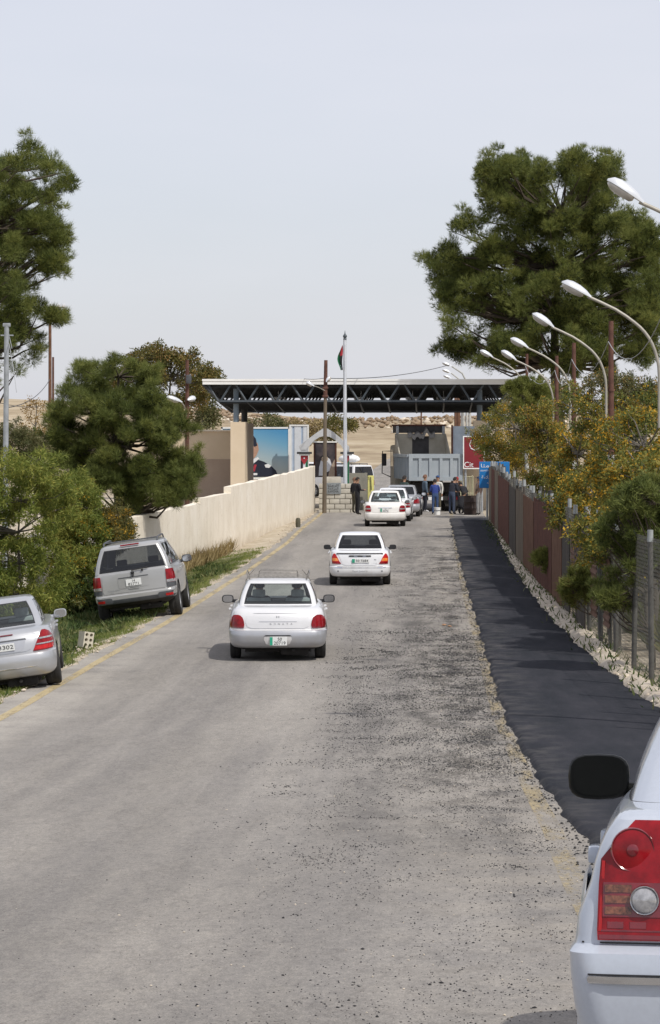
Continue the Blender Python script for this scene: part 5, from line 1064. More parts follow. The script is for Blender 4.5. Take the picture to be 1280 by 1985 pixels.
# stepped cream wall: panels that step down towards the camera
wall = thing('boundary_wall', 'cream rendered boundary wall stepping down along the road', 'wall', (-5.55, 146, .1))
A = [(-9.5, 72.0), (-8.35, 84.0), (-7.45, 95.0), (-6.75, 104.0), (-6.2, 114.0), (-5.85, 124.0), (-5.62, 134.0), (-5.45, 146.0)]
def wx(y): return float(np.interp(y, [a[1] for a in A], [a[0] for a in A]))
segs = [(72, 84, 1.60, 1.68), (84, 97.3, 1.70, 1.80), (97.3, 104.2, 1.95, 1.98), (104.2, 122.5, 2.20, 2.32), (122.5, 146, 2.30, 2.37)]
for y0, y1, zt0, zt1 in segs:
    mb = MB(); n = max(2, int((y1-y0)/2)); ys = np.linspace(y0, y1, n+1); V = []
    for i, y in enumerate(ys):
        x = wx(y); zt = zt0+(zt1-zt0)*i/n; V += [(x, y, float(terrain(x, y))-.3), (x, y, zt+.02*math.sin(y*1.3)), (x-.25, y, zt+.02*math.sin(y*1.3)), (x-.25, y, float(terrain(x, y))-.3)]
    Fs = [(i*4+j, i*4+j+1, (i+1)*4+j+1, (i+1)*4+j) for i in range(n) for j in range(3)]+[(0, 1, 2, 3), (n*4+3, n*4+2, n*4+1, n*4)]
    mb.add(V, Fs); wpart(mb, 'wall_panel', M['cream_wall'], wall, 30)
# gate pillar and wing wall, left
pl = thing('gate_pillar', 'beige gate pillar carrying the canopy behind the cream wall', 'pillar', tuple(W(461, 990, 150)))
mb = MB(); a = W(447, 818, 150); b = W(475, 818, 150); mb.bb((a.x, 150, 0), (b.x, 152.2, a.z)); wpart(mb, 'pillar', M['beige_wall'], pl)
mb = MB(); mb.bb((b.x-.5, 152.2, 0), (b.x-.01, 157.5, a.z-.05)); wpart(mb, 'wing_wall', M['brown_wall'], pl)
pr = thing('gate_pillar', 'beige gate pillar carrying the canopy beside the red sign', 'pillar', tuple(W(930, 990, 151)))
mb = MB(); a = W(918, 815, 151); b = W(943, 815, 151); mb.bb((a.x, 151, 0), (b.x, 153, a.z)); wpart(mb, 'pillar', M['beige_wall'], pr)
mb = MB(); a = W(895, 905, 150.4); b = W(919, 921, 150.4); mb.bb((a.x, 150.4, b.z), (b.x, 151.4, a.z)); mb.bb((a.x+.1, 150.5, .1), (b.x-.1, 151.3, b.z)); wpart(mb, 'plinth', M['beige_wall'], pr)
cw = thing('compound_wall', 'brown compound wall with a darker lower half behind the cream wall', 'wall', tuple(W(400, 985, 156)))
mb = MB(); a = W(250, 836, 156); b = W(452, 890, 156); mb.bb((a.x, 156, b.z), (b.x, 156.4, a.z)); wpart(mb, 'upper_wall', M['beige_wall'], cw)
mb = MB(); mb.bb((a.x, 155.96, 0), (b.x, 156.44, b.z)); wpart(mb, 'lower_wall', M['brown_wall'], cw)
mb = MB(); mb.bb((a.x, 155.9, a.z), (b.x, 156.5, a.z+.08)); wpart(mb, 'coping', M['cream_wall'], cw)
# canopy: slightly tilted space frame with a white edge
cp = thing('gate_canopy', 'wide flat canopy on a dark steel space frame over the gate', 'canopy', (-3.5, 155, .2))
Yf, Yb, drop = 150.0, 160.0, .46
def cz(y, z): return z-drop*(y-Yf)/(Yb-Yf)
X0, X1 = W(393, 0, Yf).x, W(1003, 0, Yf).x; ztop = W(0, 735, Yf).z; zu = W(0, 745, Yf).z; zl = W(0, 777, Yf).z
xl0, xl1 = W(425, 0, Yf).x, W(970, 0, Yf).x
M['roof_under'] = mat('roof_sheet', (.045, .048, .055), .7, .2, .2, 3)
mb = MB(); V = [(X0, Yf+.06, zu), (X1, Yf+.06, zu), (X1, Yb, cz(Yb, zu)), (X0, Yb, cz(Yb, zu))]; V += [(v[0], v[1], v[2]+.12) for v in V]; mb.add(V, [(0, 1, 2, 3), (7, 6, 5, 4), (0, 4, 5, 1), (1, 5, 6, 2), (2, 6, 7, 3), (3, 7, 4, 0)]); wpart(mb, 'roof_sheet', M['roof_under'], cp)
mb = MB(); mb.bb((X0, Yf-.06, zu-.005), (X1, Yf+.05, ztop)); mb.bb((X0-.02, Yf-.09, ztop-.09), (X1+.02, Yf-.06, ztop+.01)); wpart(mb, 'fascia', M['fascia'], cp)
rows = np.linspace(Yf+.15, Yb-.15, 5); nb = 10; xs = np.linspace(xl0, xl1, nb+1)
for r_i, yy in enumerate(rows):
    z0, z1 = cz(yy, zl), cz(yy, zu)-.02
    mb = MB(); mb.bb((xl0, yy-.05, z0-.05), (xl1, yy+.05, z0+.05)); wpart(mb, 'lower_chord', M['steel_blue' if r_i == 0 else 'steel_dark'], cp)
    for i in range(nb+1):
        for sg in (-1, 1):
            xt = xs[i]+sg*(xs[1]-xs[0])*.40
            mb = MB(); mb.tube([(xs[i]+sg*.06, yy, z0), (xt, yy, z1)], .055, 6); wpart(mb, 'diagonal', M['steel_blue' if r_i == 0 else 'steel_dark'], cp, 50)
for k in range(11):                                  # purlins under the roof
    yy = Yf+.5+k*(Yb-Yf-1)/10; mb = MB(); mb.bb((X0+.1, yy-.04, cz(yy, zu)-.14), (X1-.1, yy+.04, cz(yy, zu)-.004)); wpart(mb, 'purlin', M['steel_dark'], cp)
for k in range(9):                                   # louvre blades in the lower layer
    yy = Yf+.9+k*(Yb-Yf-1.3)/8; zz = cz(yy, zl); mb = MB(); mb.box(((xl0+xl1)/2, yy, zz-.01), (xl1-xl0, .62, .035), 0, (R(12), 0, 0)); wpart(mb, 'louvre', M['steel_dark'], cp)
for i in range(nb+1):
    mb = MB(); V0 = (xs[i], Yf+.2, cz(Yf, zl)-.06); V1 = (xs[i], Yb-.2, cz(Yb, zl)-.06); mb.tube([V0, V1], .05, 6); wpart(mb, 'cross_tie', M['steel_dark'], cp, 50)
for sx, (x_, z_) in ((0, (xl0, 0)), (1, (xl1, 0))):
    mb = MB(); mb.tube([(X0 if sx == 0 else X1, Yf+.1, zu), (x_, Yf+.15, zl), (x_+(.35 if sx == 0 else -.35), Yb-.2, cz(Yb, zl)-.1)], .07, 6); wpart(mb, 'edge_beam', M['steel_dark'], cp, 50)
for px, y0_, Y_, mt, zb_ in ((458, 818, 151, 'column_blue', 4.4), (474, 830, 156.6, 'steel_dark', 4.2), (930, 815, 152, 'column_blue', 4.4), (936, 815, 157.5, 'steel_dark', .2), (640, 0, 159.0, 'steel_dark', None)):
    if zb_ is None: continue
    x = W(px, 0, Y_).x; mb = MB(); mb.tube([(x, Y_, zb_), (x, Y_, cz(Y_, zu)-.15)], .14 if mt == 'column_blue' else .16, 14); wpart(mb, 'column', M[mt], cp, 50)
for (a, b) in (((991, 756), (946, 826)), ((991, 768), (953, 829))):
    mb = MB(); mb.tube([W(*a, 149.2), W(*b, 149.2)], .085, 8); wpart(mb, 'strut', M['arm_paint'], cp, 50)
mb = MB(); mb.tube([W(946, 826, 149.2), W(946, 990, 149.2)], .09, 8); wpart(mb, 'strut_post', M['arm_paint'], cp, 50)
for px in (540, 700, 800, 860):                      # hanging light boxes
    p = W(px, 772, 154); mb = MB(); mb.rbox(p, (.7, .35, .14), .03); mb.tube([p, p+Vector((0, 0, .5))], .02, 5); wpart(mb, 'light_box', M['white_board'], cp, 40)

# ---------------------------------------------------------------- billboard, boards, arch
def poster_mat():
    m, nt, b = nodes_mat('poster_sky', .6); n = NT(nt); tc = n.N.new('ShaderNodeTexCoord'); sp = n.N.new('ShaderNodeSeparateXYZ'); nt.links.new(tc.outputs['Generated'], sp.inputs[0])
    v = n.math('ADD', n.math('MULTIPLY', sp.outputs[2], .8), n.math('MULTIPLY', sp.outputs[0], .28))
    c = n.ramp(v, [(.1, (.52, .50, .42)), (.5, (.36, .46, .50)), (.8, (.16, .36, .52)), (1.0, (.08, .28, .50))]); nt.links.new(c, b.inputs['Base Color']); return m
M['navy'] = mat('print_navy', (.012, .017, .035), .6, 0, .2, 5); M['skin_print'] = mat('print_skin', (.45, .27, .19), .6, 0, .12, 6); M['print_red'] = mat('print_red', (.38, .03, .05), .6, 0, .15, 6)
bb = thing('billboard', 'large billboard with a uniformed figure against blue sky', 'billboard', tuple(W(500, 990, 166)))
Yb_ = 166.0; a = W(432, 831, Yb_); b = W(559, 926, Yb_); mb = MB(); mb.bb((a.x, Yb_, b.z), (b.x, Yb_+.08, a.z)); wpart(mb, 'poster', poster_mat(), bb)
fr = MB(); t_ = .09
for q in (((a.x-t_, Yb_-.03, a.z), (b.x+t_, Yb_+.1, a.z+t_)), ((a.x-t_, Yb_-.03, b.z-t_), (b.x+t_, Yb_+.1, b.z)), ((b.x, Yb_-.03, b.z-t_), (b.x+t_, Yb_+.1, a.z+t_)), ((a.x-t_, Yb_-.03, b.z-t_), (a.x, Yb_+.1, a.z+t_))): fr.bb(*q)
wpart(fr, 'frame', M['fascia'], bb)
for px in (445, 500, 552): mb = MB(); p = W(px, 0, Yb_); mb.tube([(p.x, Yb_+.2, 0), (p.x, Yb_+.2, b.z+.5)], .07, 8); wpart(mb, 'leg', M['steel_dark'], bb, 50)
def printed(name, poly, mt, off): mb = MB(); mb.poly(px_face(poly, Yb_), Yb_-off, Yb_-off+.003); wpart(mb, name, M[mt], bb)
printed('printed_shoulder', [(445, 925), (445, 895), (470, 893), (489, 889), (500, 891), (512, 895), (526, 903), (535, 912), (540, 924)], 'navy', .010)
printed('printed_face', [(455, 892), (455, 850), (490, 848), (500, 860), (502, 872), (497, 884), (488, 893), (478, 897)], 'skin_print', .007)
printed('printed_cap', [(450, 868), (450, 840), (470, 833), (486, 838), (496, 850), (499, 864), (493, 866), (488, 857), (470, 856)], 'navy', .013)
printed('printed_collar', [(484, 893), (500, 886), (503, 889), (490, 900)], 'ink_white', .013)
printed('printed_sash', [(488, 912), (494, 900), (498, 901), (494, 914)], 'print_red', .013); printed('printed_badge', [(513, 901), (520, 899), (526, 903), (522, 907), (515, 906)], 'ink_white', .013); printed('printed_medal', [(488, 917), (499, 917), (499, 921), (488, 921)], 'ink_white', .013)
pb = thing('panel_board', 'white board of pale blue vertical panels beside the billboard', 'board', tuple(W(580, 990, 165)))
Yq = 165.0; a = W(561, 826, Yq); b = W(599, 917, Yq)
for px0, px1, mt in ((564, 567, 'white_board'), (567, 571, 'pale_blue'), (571, 584, 'white_board'), (584, 588, 'pale_blue'), (588, 596, 'white_board')):
    mb = MB(); mb.bb((W(px0, 0, Yq).x, Yq+(.03 if mt == 'pale_blue' else 0), b.z), (W(px1, 0, Yq).x, Yq+.06, a.z)); wpart(mb, 'panel', M[mt], pb)
mb = MB(); mb.bb((a.x, Yq-.03, b.z), (W(564, 0, Yq).x, Yq+.08, a.z+.08)); mb.bb((W(596, 0, Yq).x, Yq-.03, b.z), (b.x, Yq+.08, a.z+.08)); mb.bb((W(564, 0, Yq).x, Yq-.03, a.z), (W(596, 0, Yq).x, Yq+.08, a.z+.08)); wpart(mb, 'frame', M['fascia'], pb)
for px in (563, 597): mb = MB(); p = W(px, 0, Yq); mb.tube([(p.x, Yq+.15, 0), (p.x, Yq+.15, a.z)], .05, 8); wpart(mb, 'leg', M['rust_orange'], pb, 50)
# pointed arch with flag-painted posts
ar = thing('memorial_arch', 'grey pointed arch on two flag-painted posts behind the block wall', 'arch', tuple(W(630, 985, 147.6)))
M['arch_grey'] = mat('arch_grey', (.46, .47, .48), .7, 0, .12, 4); M['flag_red'] = mat('flag_red', (.33, .02, .03), .6, 0, .1, 4); M['flag_black'] = mat('flag_black', (.012, .012, .014), .6, 0, .2, 4); M['flag_green'] = mat('flag_green', (.01, .12, .05), .6, 0, .1, 4); M['flag_white'] = mat('flag_white', (.66, .68, .72), .6, 0, .06, 4)
Ya = 147.6
outer = [(579, 865), (588, 858), (600, 849), (615, 838), (630, 828), (644, 836), (658, 847), (668, 857), (677, 866)]; inner = [(677, 874), (667, 874), (662, 864), (650, 853), (640, 847), (630, 845), (620, 847), (609, 854), (599, 866), (594, 872), (582, 872)]
mb = MB(); mb.poly(px_face(outer+inner, Ya), Ya, Ya+.35); wpart(mb, 'arch_band', M['arch_grey'], ar)
for px0, px1, bx0, bx1 in ((583, 597, 576, 604), (667, 677, 660, 686)):
    a = W(px0, 878, Ya); b = W(px1, 878, Ya); mb = MB(); mb.bb((a.x, Ya+.05, .1), (b.x, Ya+.45, a.z)); wpart(mb, 'post', M['arch_grey'], ar)
    mb = MB(); mb.bb((W(bx0, 0, Ya).x, Ya-.1, W(0, 880, Ya).z), (W(bx1, 0, Ya).x, Ya+.6, W(0, 876, Ya).z)); wpart(mb, 'capital', M['steel_dark'], ar); mb = MB(); mb.bb((W(bx0+4, 0, Ya).x, Ya-.05, W(0, 883, Ya).z), (W(bx1-4, 0, Ya).x, Ya+.55, W(0, 880, Ya).z)); wpart(mb, 'capital_lip', M['fascia'], ar)
    mb = MB(); mb.bb((W(px0, 0, Ya).x, Ya+.02, W(0, 876, Ya).z), (W(px1, 0, Ya).x, Ya+.4, W(0, 868, Ya).z)); wpart(mb, 'post_head', M['arch_grey'], ar)
    w_ = (b.x-a.x)/3; zt_ = W(0, 884, Ya).z; zb_ = W(0, 940, Ya).z
    for k, mt in enumerate(('flag_black', 'flag_white', 'flag_green')): mb = MB(); mb.bb((a.x+k*w_, Ya+.03, zb_), (a.x+(k+1)*w_, Ya+.06, zt_-.2)); wpart(mb, 'flag_stripe', M[mt], ar)
    mb = MB(); mb.poly([(a.x, zt_+.02), (b.x, zt_+.02), (b.x, zt_-.15), ((a.x+b.x)/2, zt_-.42), (a.x, zt_-.15)], Ya+.015, Ya+.045); wpart(mb, 'flag_chevron', M['flag_red'], ar)
    cx_ = (a.x+b.x)/2; mb = MB(); mb.poly([(cx_+.05*(1 if k % 2 else .5)*math.cos(k*math.pi/7), zt_-.1+.05*(1 if k % 2 else .5)*math.sin(k*math.pi/7)) for k in range(14)], Ya+.005, Ya+.02); wpart(mb, 'flag_star', M['flag_white'], ar)
# dark framed poster under the arch: a generic pale figure
ps = thing('framed_poster', 'dark framed poster with a pale figure under the arch', 'poster', tuple(W(631, 985, 148.6)))
Yc = 148.6; a = W(611, 858, Yc); b = W(650, 925, Yc); mb = MB(); mb.bb((a.x, Yc, b.z), (b.x, Yc+.06, a.z)); wpart(mb, 'poster', mat('poster_dark', (.02, .02, .03), .6, 0, 0, 3, col2=(.10, .075, .075)), ps)
fr = MB(); fr.bb((a.x-.07, Yc-.03, .2), (a.x, Yc+.1, a.z)); fr.bb((b.x, Yc-.03, .2), (b.x+.07, Yc+.1, a.z)); wpart(fr, 'frame', M['rust'], ps); fr = MB(); fr.bb((a.x-.09, Yc-.04, a.z), (b.x+.09, Yc+.1, a.z+.07)); wpart(fr, 'frame_top', M['fascia'], ps)
for nm_, poly, mt in (('printed_figure', [(618, 922), (619, 905), (622, 893), (628, 887), (634, 886), (640, 890), (643, 900), (640, 912), (633, 916), (628, 922)], 'flag_white'), ('printed_head', [(623, 893), (624, 884), (630, 880), (636, 884), (636, 892), (630, 897)], 'brown_wall'), ('printed_band', [(622, 885), (630, 879), (638, 885), (638, 887), (630, 883), (622, 888)], 'flag_black'), ('printed_shoulder', [(636, 925), (640, 908), (649, 890), (649, 925)], 'brown_wall')):
    mb = MB(); k = {'printed_figure': .006, 'printed_head': .010, 'printed_band': .014, 'printed_shoulder': .008}[nm_]; mb.poly(px_face(poly, Yc), Yc-k, Yc-k+.003); wpart(mb, nm_, M[mt], ps)
# block wall at the checkpoint: every block is its own piece
bw = thing('block_wall', 'low pale concrete block wall at the checkpoint', 'wall', tuple(W(650, 996, 146)))
Yw = 145.2; xa, xb_ = W(618, 0, Yw).x, W(690, 0, Yw).x; zt_ = W(0, 937, Yw).z; z0_ = .1; nc = 6; hh = (zt_-z0_)/nc; bl = (xb_-xa)/3.5
mb = MB(); mb.bb((xa+.02, Yw+.03, z0_-.2), (xb_-.02, Yw+.27, zt_-.02)); wpart(mb, 'mortar_core', M['mortar'], bw)
for c_ in range(nc):
    x = xa-(bl*.5 if c_ % 2 else 0)
    while x < xb_-.02:
        x0, x1 = max(x, xa), min(x+bl, xb_)
        if x1-x0 > .08: mb = MB(); mb.rbox(((x0+x1)/2, Yw+.15+random.uniform(-.006, .006), z0_+hh*(c_+.5)), (x1-x0-.03, .32, hh-.03), .012); wpart(mb, 'block', M['block'], bw, 30)
        x += bl
mb = MB(); a = W(625, 924, Yw); b = W(661, 937, Yw); mb.rbox(((a.x+b.x)/2, Yw+.18, (a.z+b.z)/2), (b.x-a.x, .3, a.z-b.z-.01), .012); wpart(mb, 'block', M['block'], bw, 30)
sg = thing('wall_sign', 'weathered grey sign with faded writing on the block wall', 'sign', tuple(W(646, 947, Yw-.03)))
mb = MB(); a = W(632, 936, Yw-.03); b = W(661, 957.5, Yw-.03); mb.rbox(((a.x+b.x)/2, Yw-.04, (a.z+b.z)/2), (b.x-a.x, .03, a.z-b.z), .006); wpart(mb, 'sign_plate', mat('grey_sign', (.24, .26, .27), .7, 0, .25, 5), sg)
for k, (s_, py) in enumerate(((AR['ramtha'], 941), (AR['salama'], 947), ('RAMTHA', 953))): p = W(646, py, Yw-.06); o = lettering(s_, .17, M['ink'], sg, p-Vector(sg.location)+Vector((0, .0, 0)), width=.5); o.location.y = -.032
kb = thing('kerb_wall', 'short grey concrete panel standing beside the white van', 'wall', tuple(W(695, 990, 150)))
mb = MB(); a = W(677, 917, 150); b = W(712, 990, 150); mb.bb((a.x, 150, .1), (b.x, 150.2, a.z)); mb.bb((b.x-.12, 150.2, .1), (b.x, 151.6, a.z)); wpart(mb, 'panel', mat('grey_concrete', (.27, .26, .22), .9, 0, .15, 3, bump=.2), kb)
yb = thing('barrier_box', 'pale yellow plastic barrier beside the concrete panel', 'barrier', tuple(W(718, 955, 149)))
mb = MB(); a = W(713, 922, 149); b = W(725, 953, 149); mb.rbox(((a.x+b.x)/2, 149.2, (a.z+.15)/2), (b.x-a.x, .5, a.z-.15), .05); wpart(mb, 'body', mat('yellow_plastic', (.70, .66, .22), .5, 0, .1, 5), yb, 40); mb = MB(); mb.tube([W(714, 925, 148.9), W(719, 925, 148.9), W(720, 950, 148.9)], .02, 6); wpart(mb, 'handle', M['steel_dark'], yb, 50)
# flagpole and flag
fp = thing('flagpole', 'tall white flagpole in front of the canopy', 'flagpole', tuple(W(669, 985, 147)))
mb = MB(); t = W(669, 655, 147); mb.tube([(t.x+.02, 147, .1), t], [.11, .06], 12); wpart(mb, 'pole', mat('flagpole_white', (.62, .65, .70), .4, .2, .06, 3), fp, 50)
mb = MB(); mb.lathe([(.005, .36), (.03, .2), (.09, .12), (.10, .06), (.06, 0), (.08, -.03), (.08, -.08), (.0, -.08)], tuple(t), 'Z', 12); wpart(mb, 'finial', M['steel_blue'], fp, 50)
mb = MB(); mb.tube([t+Vector((-.07, 0, -.05)), W(666, 800, 146.9)], .008, 4); mb.tube([t+Vector((.06, 0, -.05)), W(671, 850, 146.9)], .006, 4); wpart(mb, 'halyard', M['cable'], fp)
nu, nv = 14, 22; V = []; mi_ = []; hoist = W(664.5, 668, 146.9)
for j in range(nv+1):
    for i in range(nu+1):
        u, v = i/nu, j/nv; w_ = .26*math.sin(v*math.pi*.62+.35)+.02; fold = .05*math.sin(u*9+v*3); V.append((hoist.x-u*w_*(.75+.25*math.sin(v*5))+.02*math.sin(v*7), hoist.y+fold, hoist.z-v*1.22-u*.18*(1-v)))
Fs = [(j*(nu+1)+i, j*(nu+1)+i+1, (j+1)*(nu+1)+i+1, (j+1)*(nu+1)+i) for j in range(nv) for i in range(nu)]
for j in range(nv):
    for i in range(nu):
        u, v = (i+.5)/nu, (j+.5)/nv
        mi_.append(0 if (v < .42 and u < .75-.9*abs(v-.22)) else (3 if u > .66 else (1 if v > .3 and u < .4 else (2 if v > .78 else (3 if u > .5 else 1)))))
me = np_mesh('flag', np.array(V)-np.array(tuple(hoist)), Fs, [M['flag_red'], M['flag_black'], M['flag_white'], M['flag_green']], smooth=True, mi=mi_); o = new_obj('flag', me); o.location = hoist; tag(o, 'drooping flag of red, black, white and green on the flagpole', 'flag')
# utility pole at the end of the wall
up, t = simple_pole('utility_pole', 'tall dark utility pole at the end of the cream wall', 629, 770, 144, .095, 'sheet_grey', zb=.1, px_top=631)
mb = MB(); mb.tube([t-Vector((0, 0, .02)), W(632, 698, 144)], [.10, .085], 10); mb.rbox(W(631, 768, 144), (.26, .26, .12), .03); mb.rbox(W(631, 752, 144), (.26, .24, .1), .03); wpart(mb, 'upper_pole', M['rust_pole'], up, 50)
mb = MB(); mb.tube([W(630, 757, 143.9), W(618, 751, 143.7), W(607, 747, 143.5)], .018, 6); wpart(mb, 'lamp_arm', M['arm_paint'], up, 50); lamp_head(up, W(609, 749, 143.5), Vector((-.9, -.1, .45)), .42); lamp_head(up, W(633, 741, 143.8), Vector((.35, .3, .5)), .36)
cable('black cable rising from the utility pole over the canopy', W(632, 733, 144), W(872, 707, 170), .25, .016, 'cable_black')
cable('thin black cable leading from the utility pole into the trees', W(632, 732, 144), W(590, 734, 150), .05, .012, 'cable_black')
# distant poles beyond the gate
for k, (px, yt, Y, r, mt, lb) in enumerate(((817, 798, 330, .10, 'rust_orange', 'thin reddish pole on the far field above the truck'), (883, 735, 200, .08, 'rust_orange', 'reddish pole behind the canopy, leftmost of the cluster'), (889, 760, 205, .16, 'rust_orange', 'thick reddish pole in the cluster behind the canopy'), (897, 750, 210, .12, 'pole_white', 'thick white pole in the cluster behind the canopy'), (905, 755, 215, .07, 'rust_pole', 'dark thin pole in the cluster behind the canopy'), (911, 765, 220, .12, 'pole_white', 'white pole at the end of the cluster behind the canopy'))):
    simple_pole('utility_pole', lb, px, yt, Y, r, mt)
for k, (px, py, pxb, lb) in enumerate(((868, 706, 905, 'highest of three far lamps over the canopy roof'), (867, 719, 899, 'middle of three far lamps over the canopy roof'), (868, 730, 897, 'lowest of three far lamps over the canopy roof'))):
    Y = 175+12*k; q = W(px+8, py+4, Y); b = W(pxb, 829, Y); zb = float(terrain(b.x, Y)); root = thing('street_lamp', lb, 'street lamp', (b.x, Y, zb), group='lamps beyond the gate'); mb = MB(); mb.tube([(b.x, Y, zb), (b.x, Y, q.z-.9), (b.x-.25, Y, q.z-.4), q], [.08, .06, .045, .04], 8); wpart(mb, 'pole', M['pole_white'], root, 50); lamp_head(root, q, Vector((-.9, 0, .35)), .6)
# boards and signs on the right
gb = thing('metal_board', 'pale grey sheet board standing behind the dump truck', 'board', tuple(W(895, 985, 149.5)))
mb = MB(); a = W(878, 826, 149.5); b = W(920, 900, 149.5); mb.bb((a.x, 149.5, b.z), (b.x, 149.54, a.z)); mb.bb((a.x, 149.48, (a.z+b.z)/2+.6), (b.x, 149.56, (a.z+b.z)/2+.63)); wpart(mb, 'sheet', mat('pale_sheet', (.38, .44, .50), .55, .1, .15, 2), gb)
mb = MB(); p = W(876.5, 826, 149.5); mb.bb((p.x-.04, 149.45, .1), (p.x+.05, 149.6, p.z+.05)); wpart(mb, 'post', M['rust'], gb)
rs = thing('red_sign', 'dark red billboard with white emblem half hidden by the acacia', 'sign', tuple(W(922, 985, 146)))
Yr = 146.5; a = W(900, 847, Yr); b = W(938, 907, Yr); mb = MB(); mb.bb((a.x, Yr, b.z), (b.x, Yr+.06, a.z)); wpart(mb, 'sign_face', mat('sign_red', (.20, .012, .02), .6, 0, .1, 3), rs)
fr = MB(); fr.bb((a.x-.05, Yr-.02, b.z-.05), (a.x, Yr+.08, a.z+.05)); fr.bb((b.x, Yr-.02, b.z-.05), (b.x+.05, Yr+.08, a.z+.05)); fr.bb((a.x, Yr-.02, a.z), (b.x, Yr+.08, a.z+.05)); fr.bb((a.x, Yr-.02, b.z-.05), (b.x, Yr+.08, b.z)); wpart(fr, 'frame', M['fascia'], rs)
for px in (903, 935): p = W(px, 0, Yr); mb = MB(); mb.tube([(p.x, Yr+.12, .1), (p.x, Yr+.12, a.z)], .05, 8); wpart(mb, 'leg', M['galv'], rs, 50)
em = MB(); c0 = W(921, 862, Yr); pts = [(c0.x+.26*math.cos(R(q)), c0.z+.26*math.sin(R(q))) for q in range(0, 360, 45)]
for k in range(8):
    (x0, z0), (x1, z1) = pts[k], pts[(k+1) % 8]; em.tube([(x0, Yr-.004, z0), (x1, Yr-.004, z1)], .022, 4)
wpart(em, 'emblem', M['ink_white'], rs); o = lettering(AR['plate'], .22, M['ink_white'], rs, W(922, 863, Yr)-Vector(rs.location)); o.location.y = Yr-.01-rs.location.y
o = lettering('Cit', .36, M['ink_white'], rs, W(909, 901, Yr)-Vector(rs.location)); o.location.y = Yr-.01-rs.location.y
# wrought gate leaf beside the truck
og = thing('iron_gate', 'cream ornamental iron gate leaf beside the dump truck', 'gate', tuple(W(905, 985, 149.5)))
M['gate_paint'] = mat('cream_gate_paint', (.46, .44, .30), .6, 0, .15, 5); Yg = 149.5; x0, x1 = W(893, 0, Yg).x, W(917, 0, Yg).x; zt_ = W(0, 922, Yg).z
mb = MB()
for x in (x0, x1): mb.tube([(x, Yg, .15), (x, Yg, zt_)], .035, 6)
for z in (.3, 1.0, zt_-.05): mb.tube([(x0, Yg, z), (x1, Yg, z)], .03, 6)
wpart(mb, 'gate_frame', M['gate_paint'], og, 50)
for k in range(6): x = x0+(x1-x0)*(k+.5)/6; mb = MB(); mb.tube([(x, Yg, .3), (x, Yg, zt_-.05)], .022, 6); wpart(mb, 'bar', M['gate_paint'], og, 50)
for k in range(2): mb = MB(); mb.lathe([(.12, -.02), (.15, -.02), (.15, .02), (.12, .02), (.12, -.02)], (x0+(x1-x0)*(.3+.4*k), Yg-.03, .68), 'Y', 18); wpart(mb, 'scroll', M['gate_paint'], og, 50)
# blue road sign
bs = thing('road_sign', 'blue road sign with white lettering at the end of the fence', 'sign', tuple(W(945, 1020, 129.5)))
Ys = 129.5; a = W(929.5, 895, Ys); b = W(988, 946, Ys); mb = MB(); mb.rbox(((a.x+b.x)/2, Ys, (a.z+b.z)/2), (b.x-a.x, .05, a.z-b.z), .02); wpart(mb, 'sign_face', mat('sign_blue', (.012, .17, .46), .4, 0, .12, 2), bs)
for px in (945, 975): p = W(px, 1020, Ys); mb = MB(); mb.tube([(p.x, Ys+.05, .15), (p.x, Ys+.05, a.z-.05)], .05, 10); wpart(mb, 'leg', M['pole_white'], bs, 50)
for s_, px, py, sz, wd in ((AR['ramtha'], 947, 903, .22, .62), ('RAMTHA CUST', 949, 912.5, .10, .74), (AR['salama'], 946, 925, .20, .52), ('KEP TO', 953, 936.5, .09, .36)):
    o = lettering(s_, sz, M['ink_white'], bs, W(px, py, Ys)-Vector(bs.location), width=wd); o.location.y = -.032
# wall-foot odds and ends
sp_ = thing('marker_stub', 'short dark concrete stub at the foot of the cream wall', 'bollard', tuple(G(578, 1022))); p = sp_.location
mb = MB(); mb.lathe([(.09, 0), (.10, .1), (.095, .3), (.07, .36), (.0, .38)], (0, 0, 0), 'Z', 12); mb.build('stub', mat('dark_concrete', (.09, .085, .06), .9, 0, .3, 8, bump=.4), sp_, 50)
# hollow block lying in the grass
hb = thing('hollow_block', 'pale hollow concrete block tipped on its side in the grass', 'block', tuple(Vector((-6.62, 58.9, float(terrain(-6.62, 58.9))+.03))), (0, R(9), R(35))); hb.scale = (1.1,)*3
M['pale_block'] = mat('pale_block', (.56, .52, .42), .9, 0, .12, 8, bump=.4, bscale=30)
cube = MB().bb((-.095, -.1, 0), (.095, .1, .28)).mesh('block_body', M['pale_block']); cut = MB()
for ix in (-1, 1):
    for iz in range(3): cut.lathe([(.001, -.3), (.03, -.3), (.03, .3), (.001, .3)], (ix*.045, 0, .05+.09*iz), 'Y', 14)
cm = cut.mesh('cut', M['pale_block']); bmx = bmesh.new(); bmx.from_mesh(cm); bmesh.ops.remove_doubles(bmx, verts=bmx.verts, dist=.003); bmesh.ops.recalc_face_normals(bmx, faces=bmx.faces); bmx.to_mesh(cm); bmx.free()
new_obj('block_body', bool_cut(cube, cm), hb)
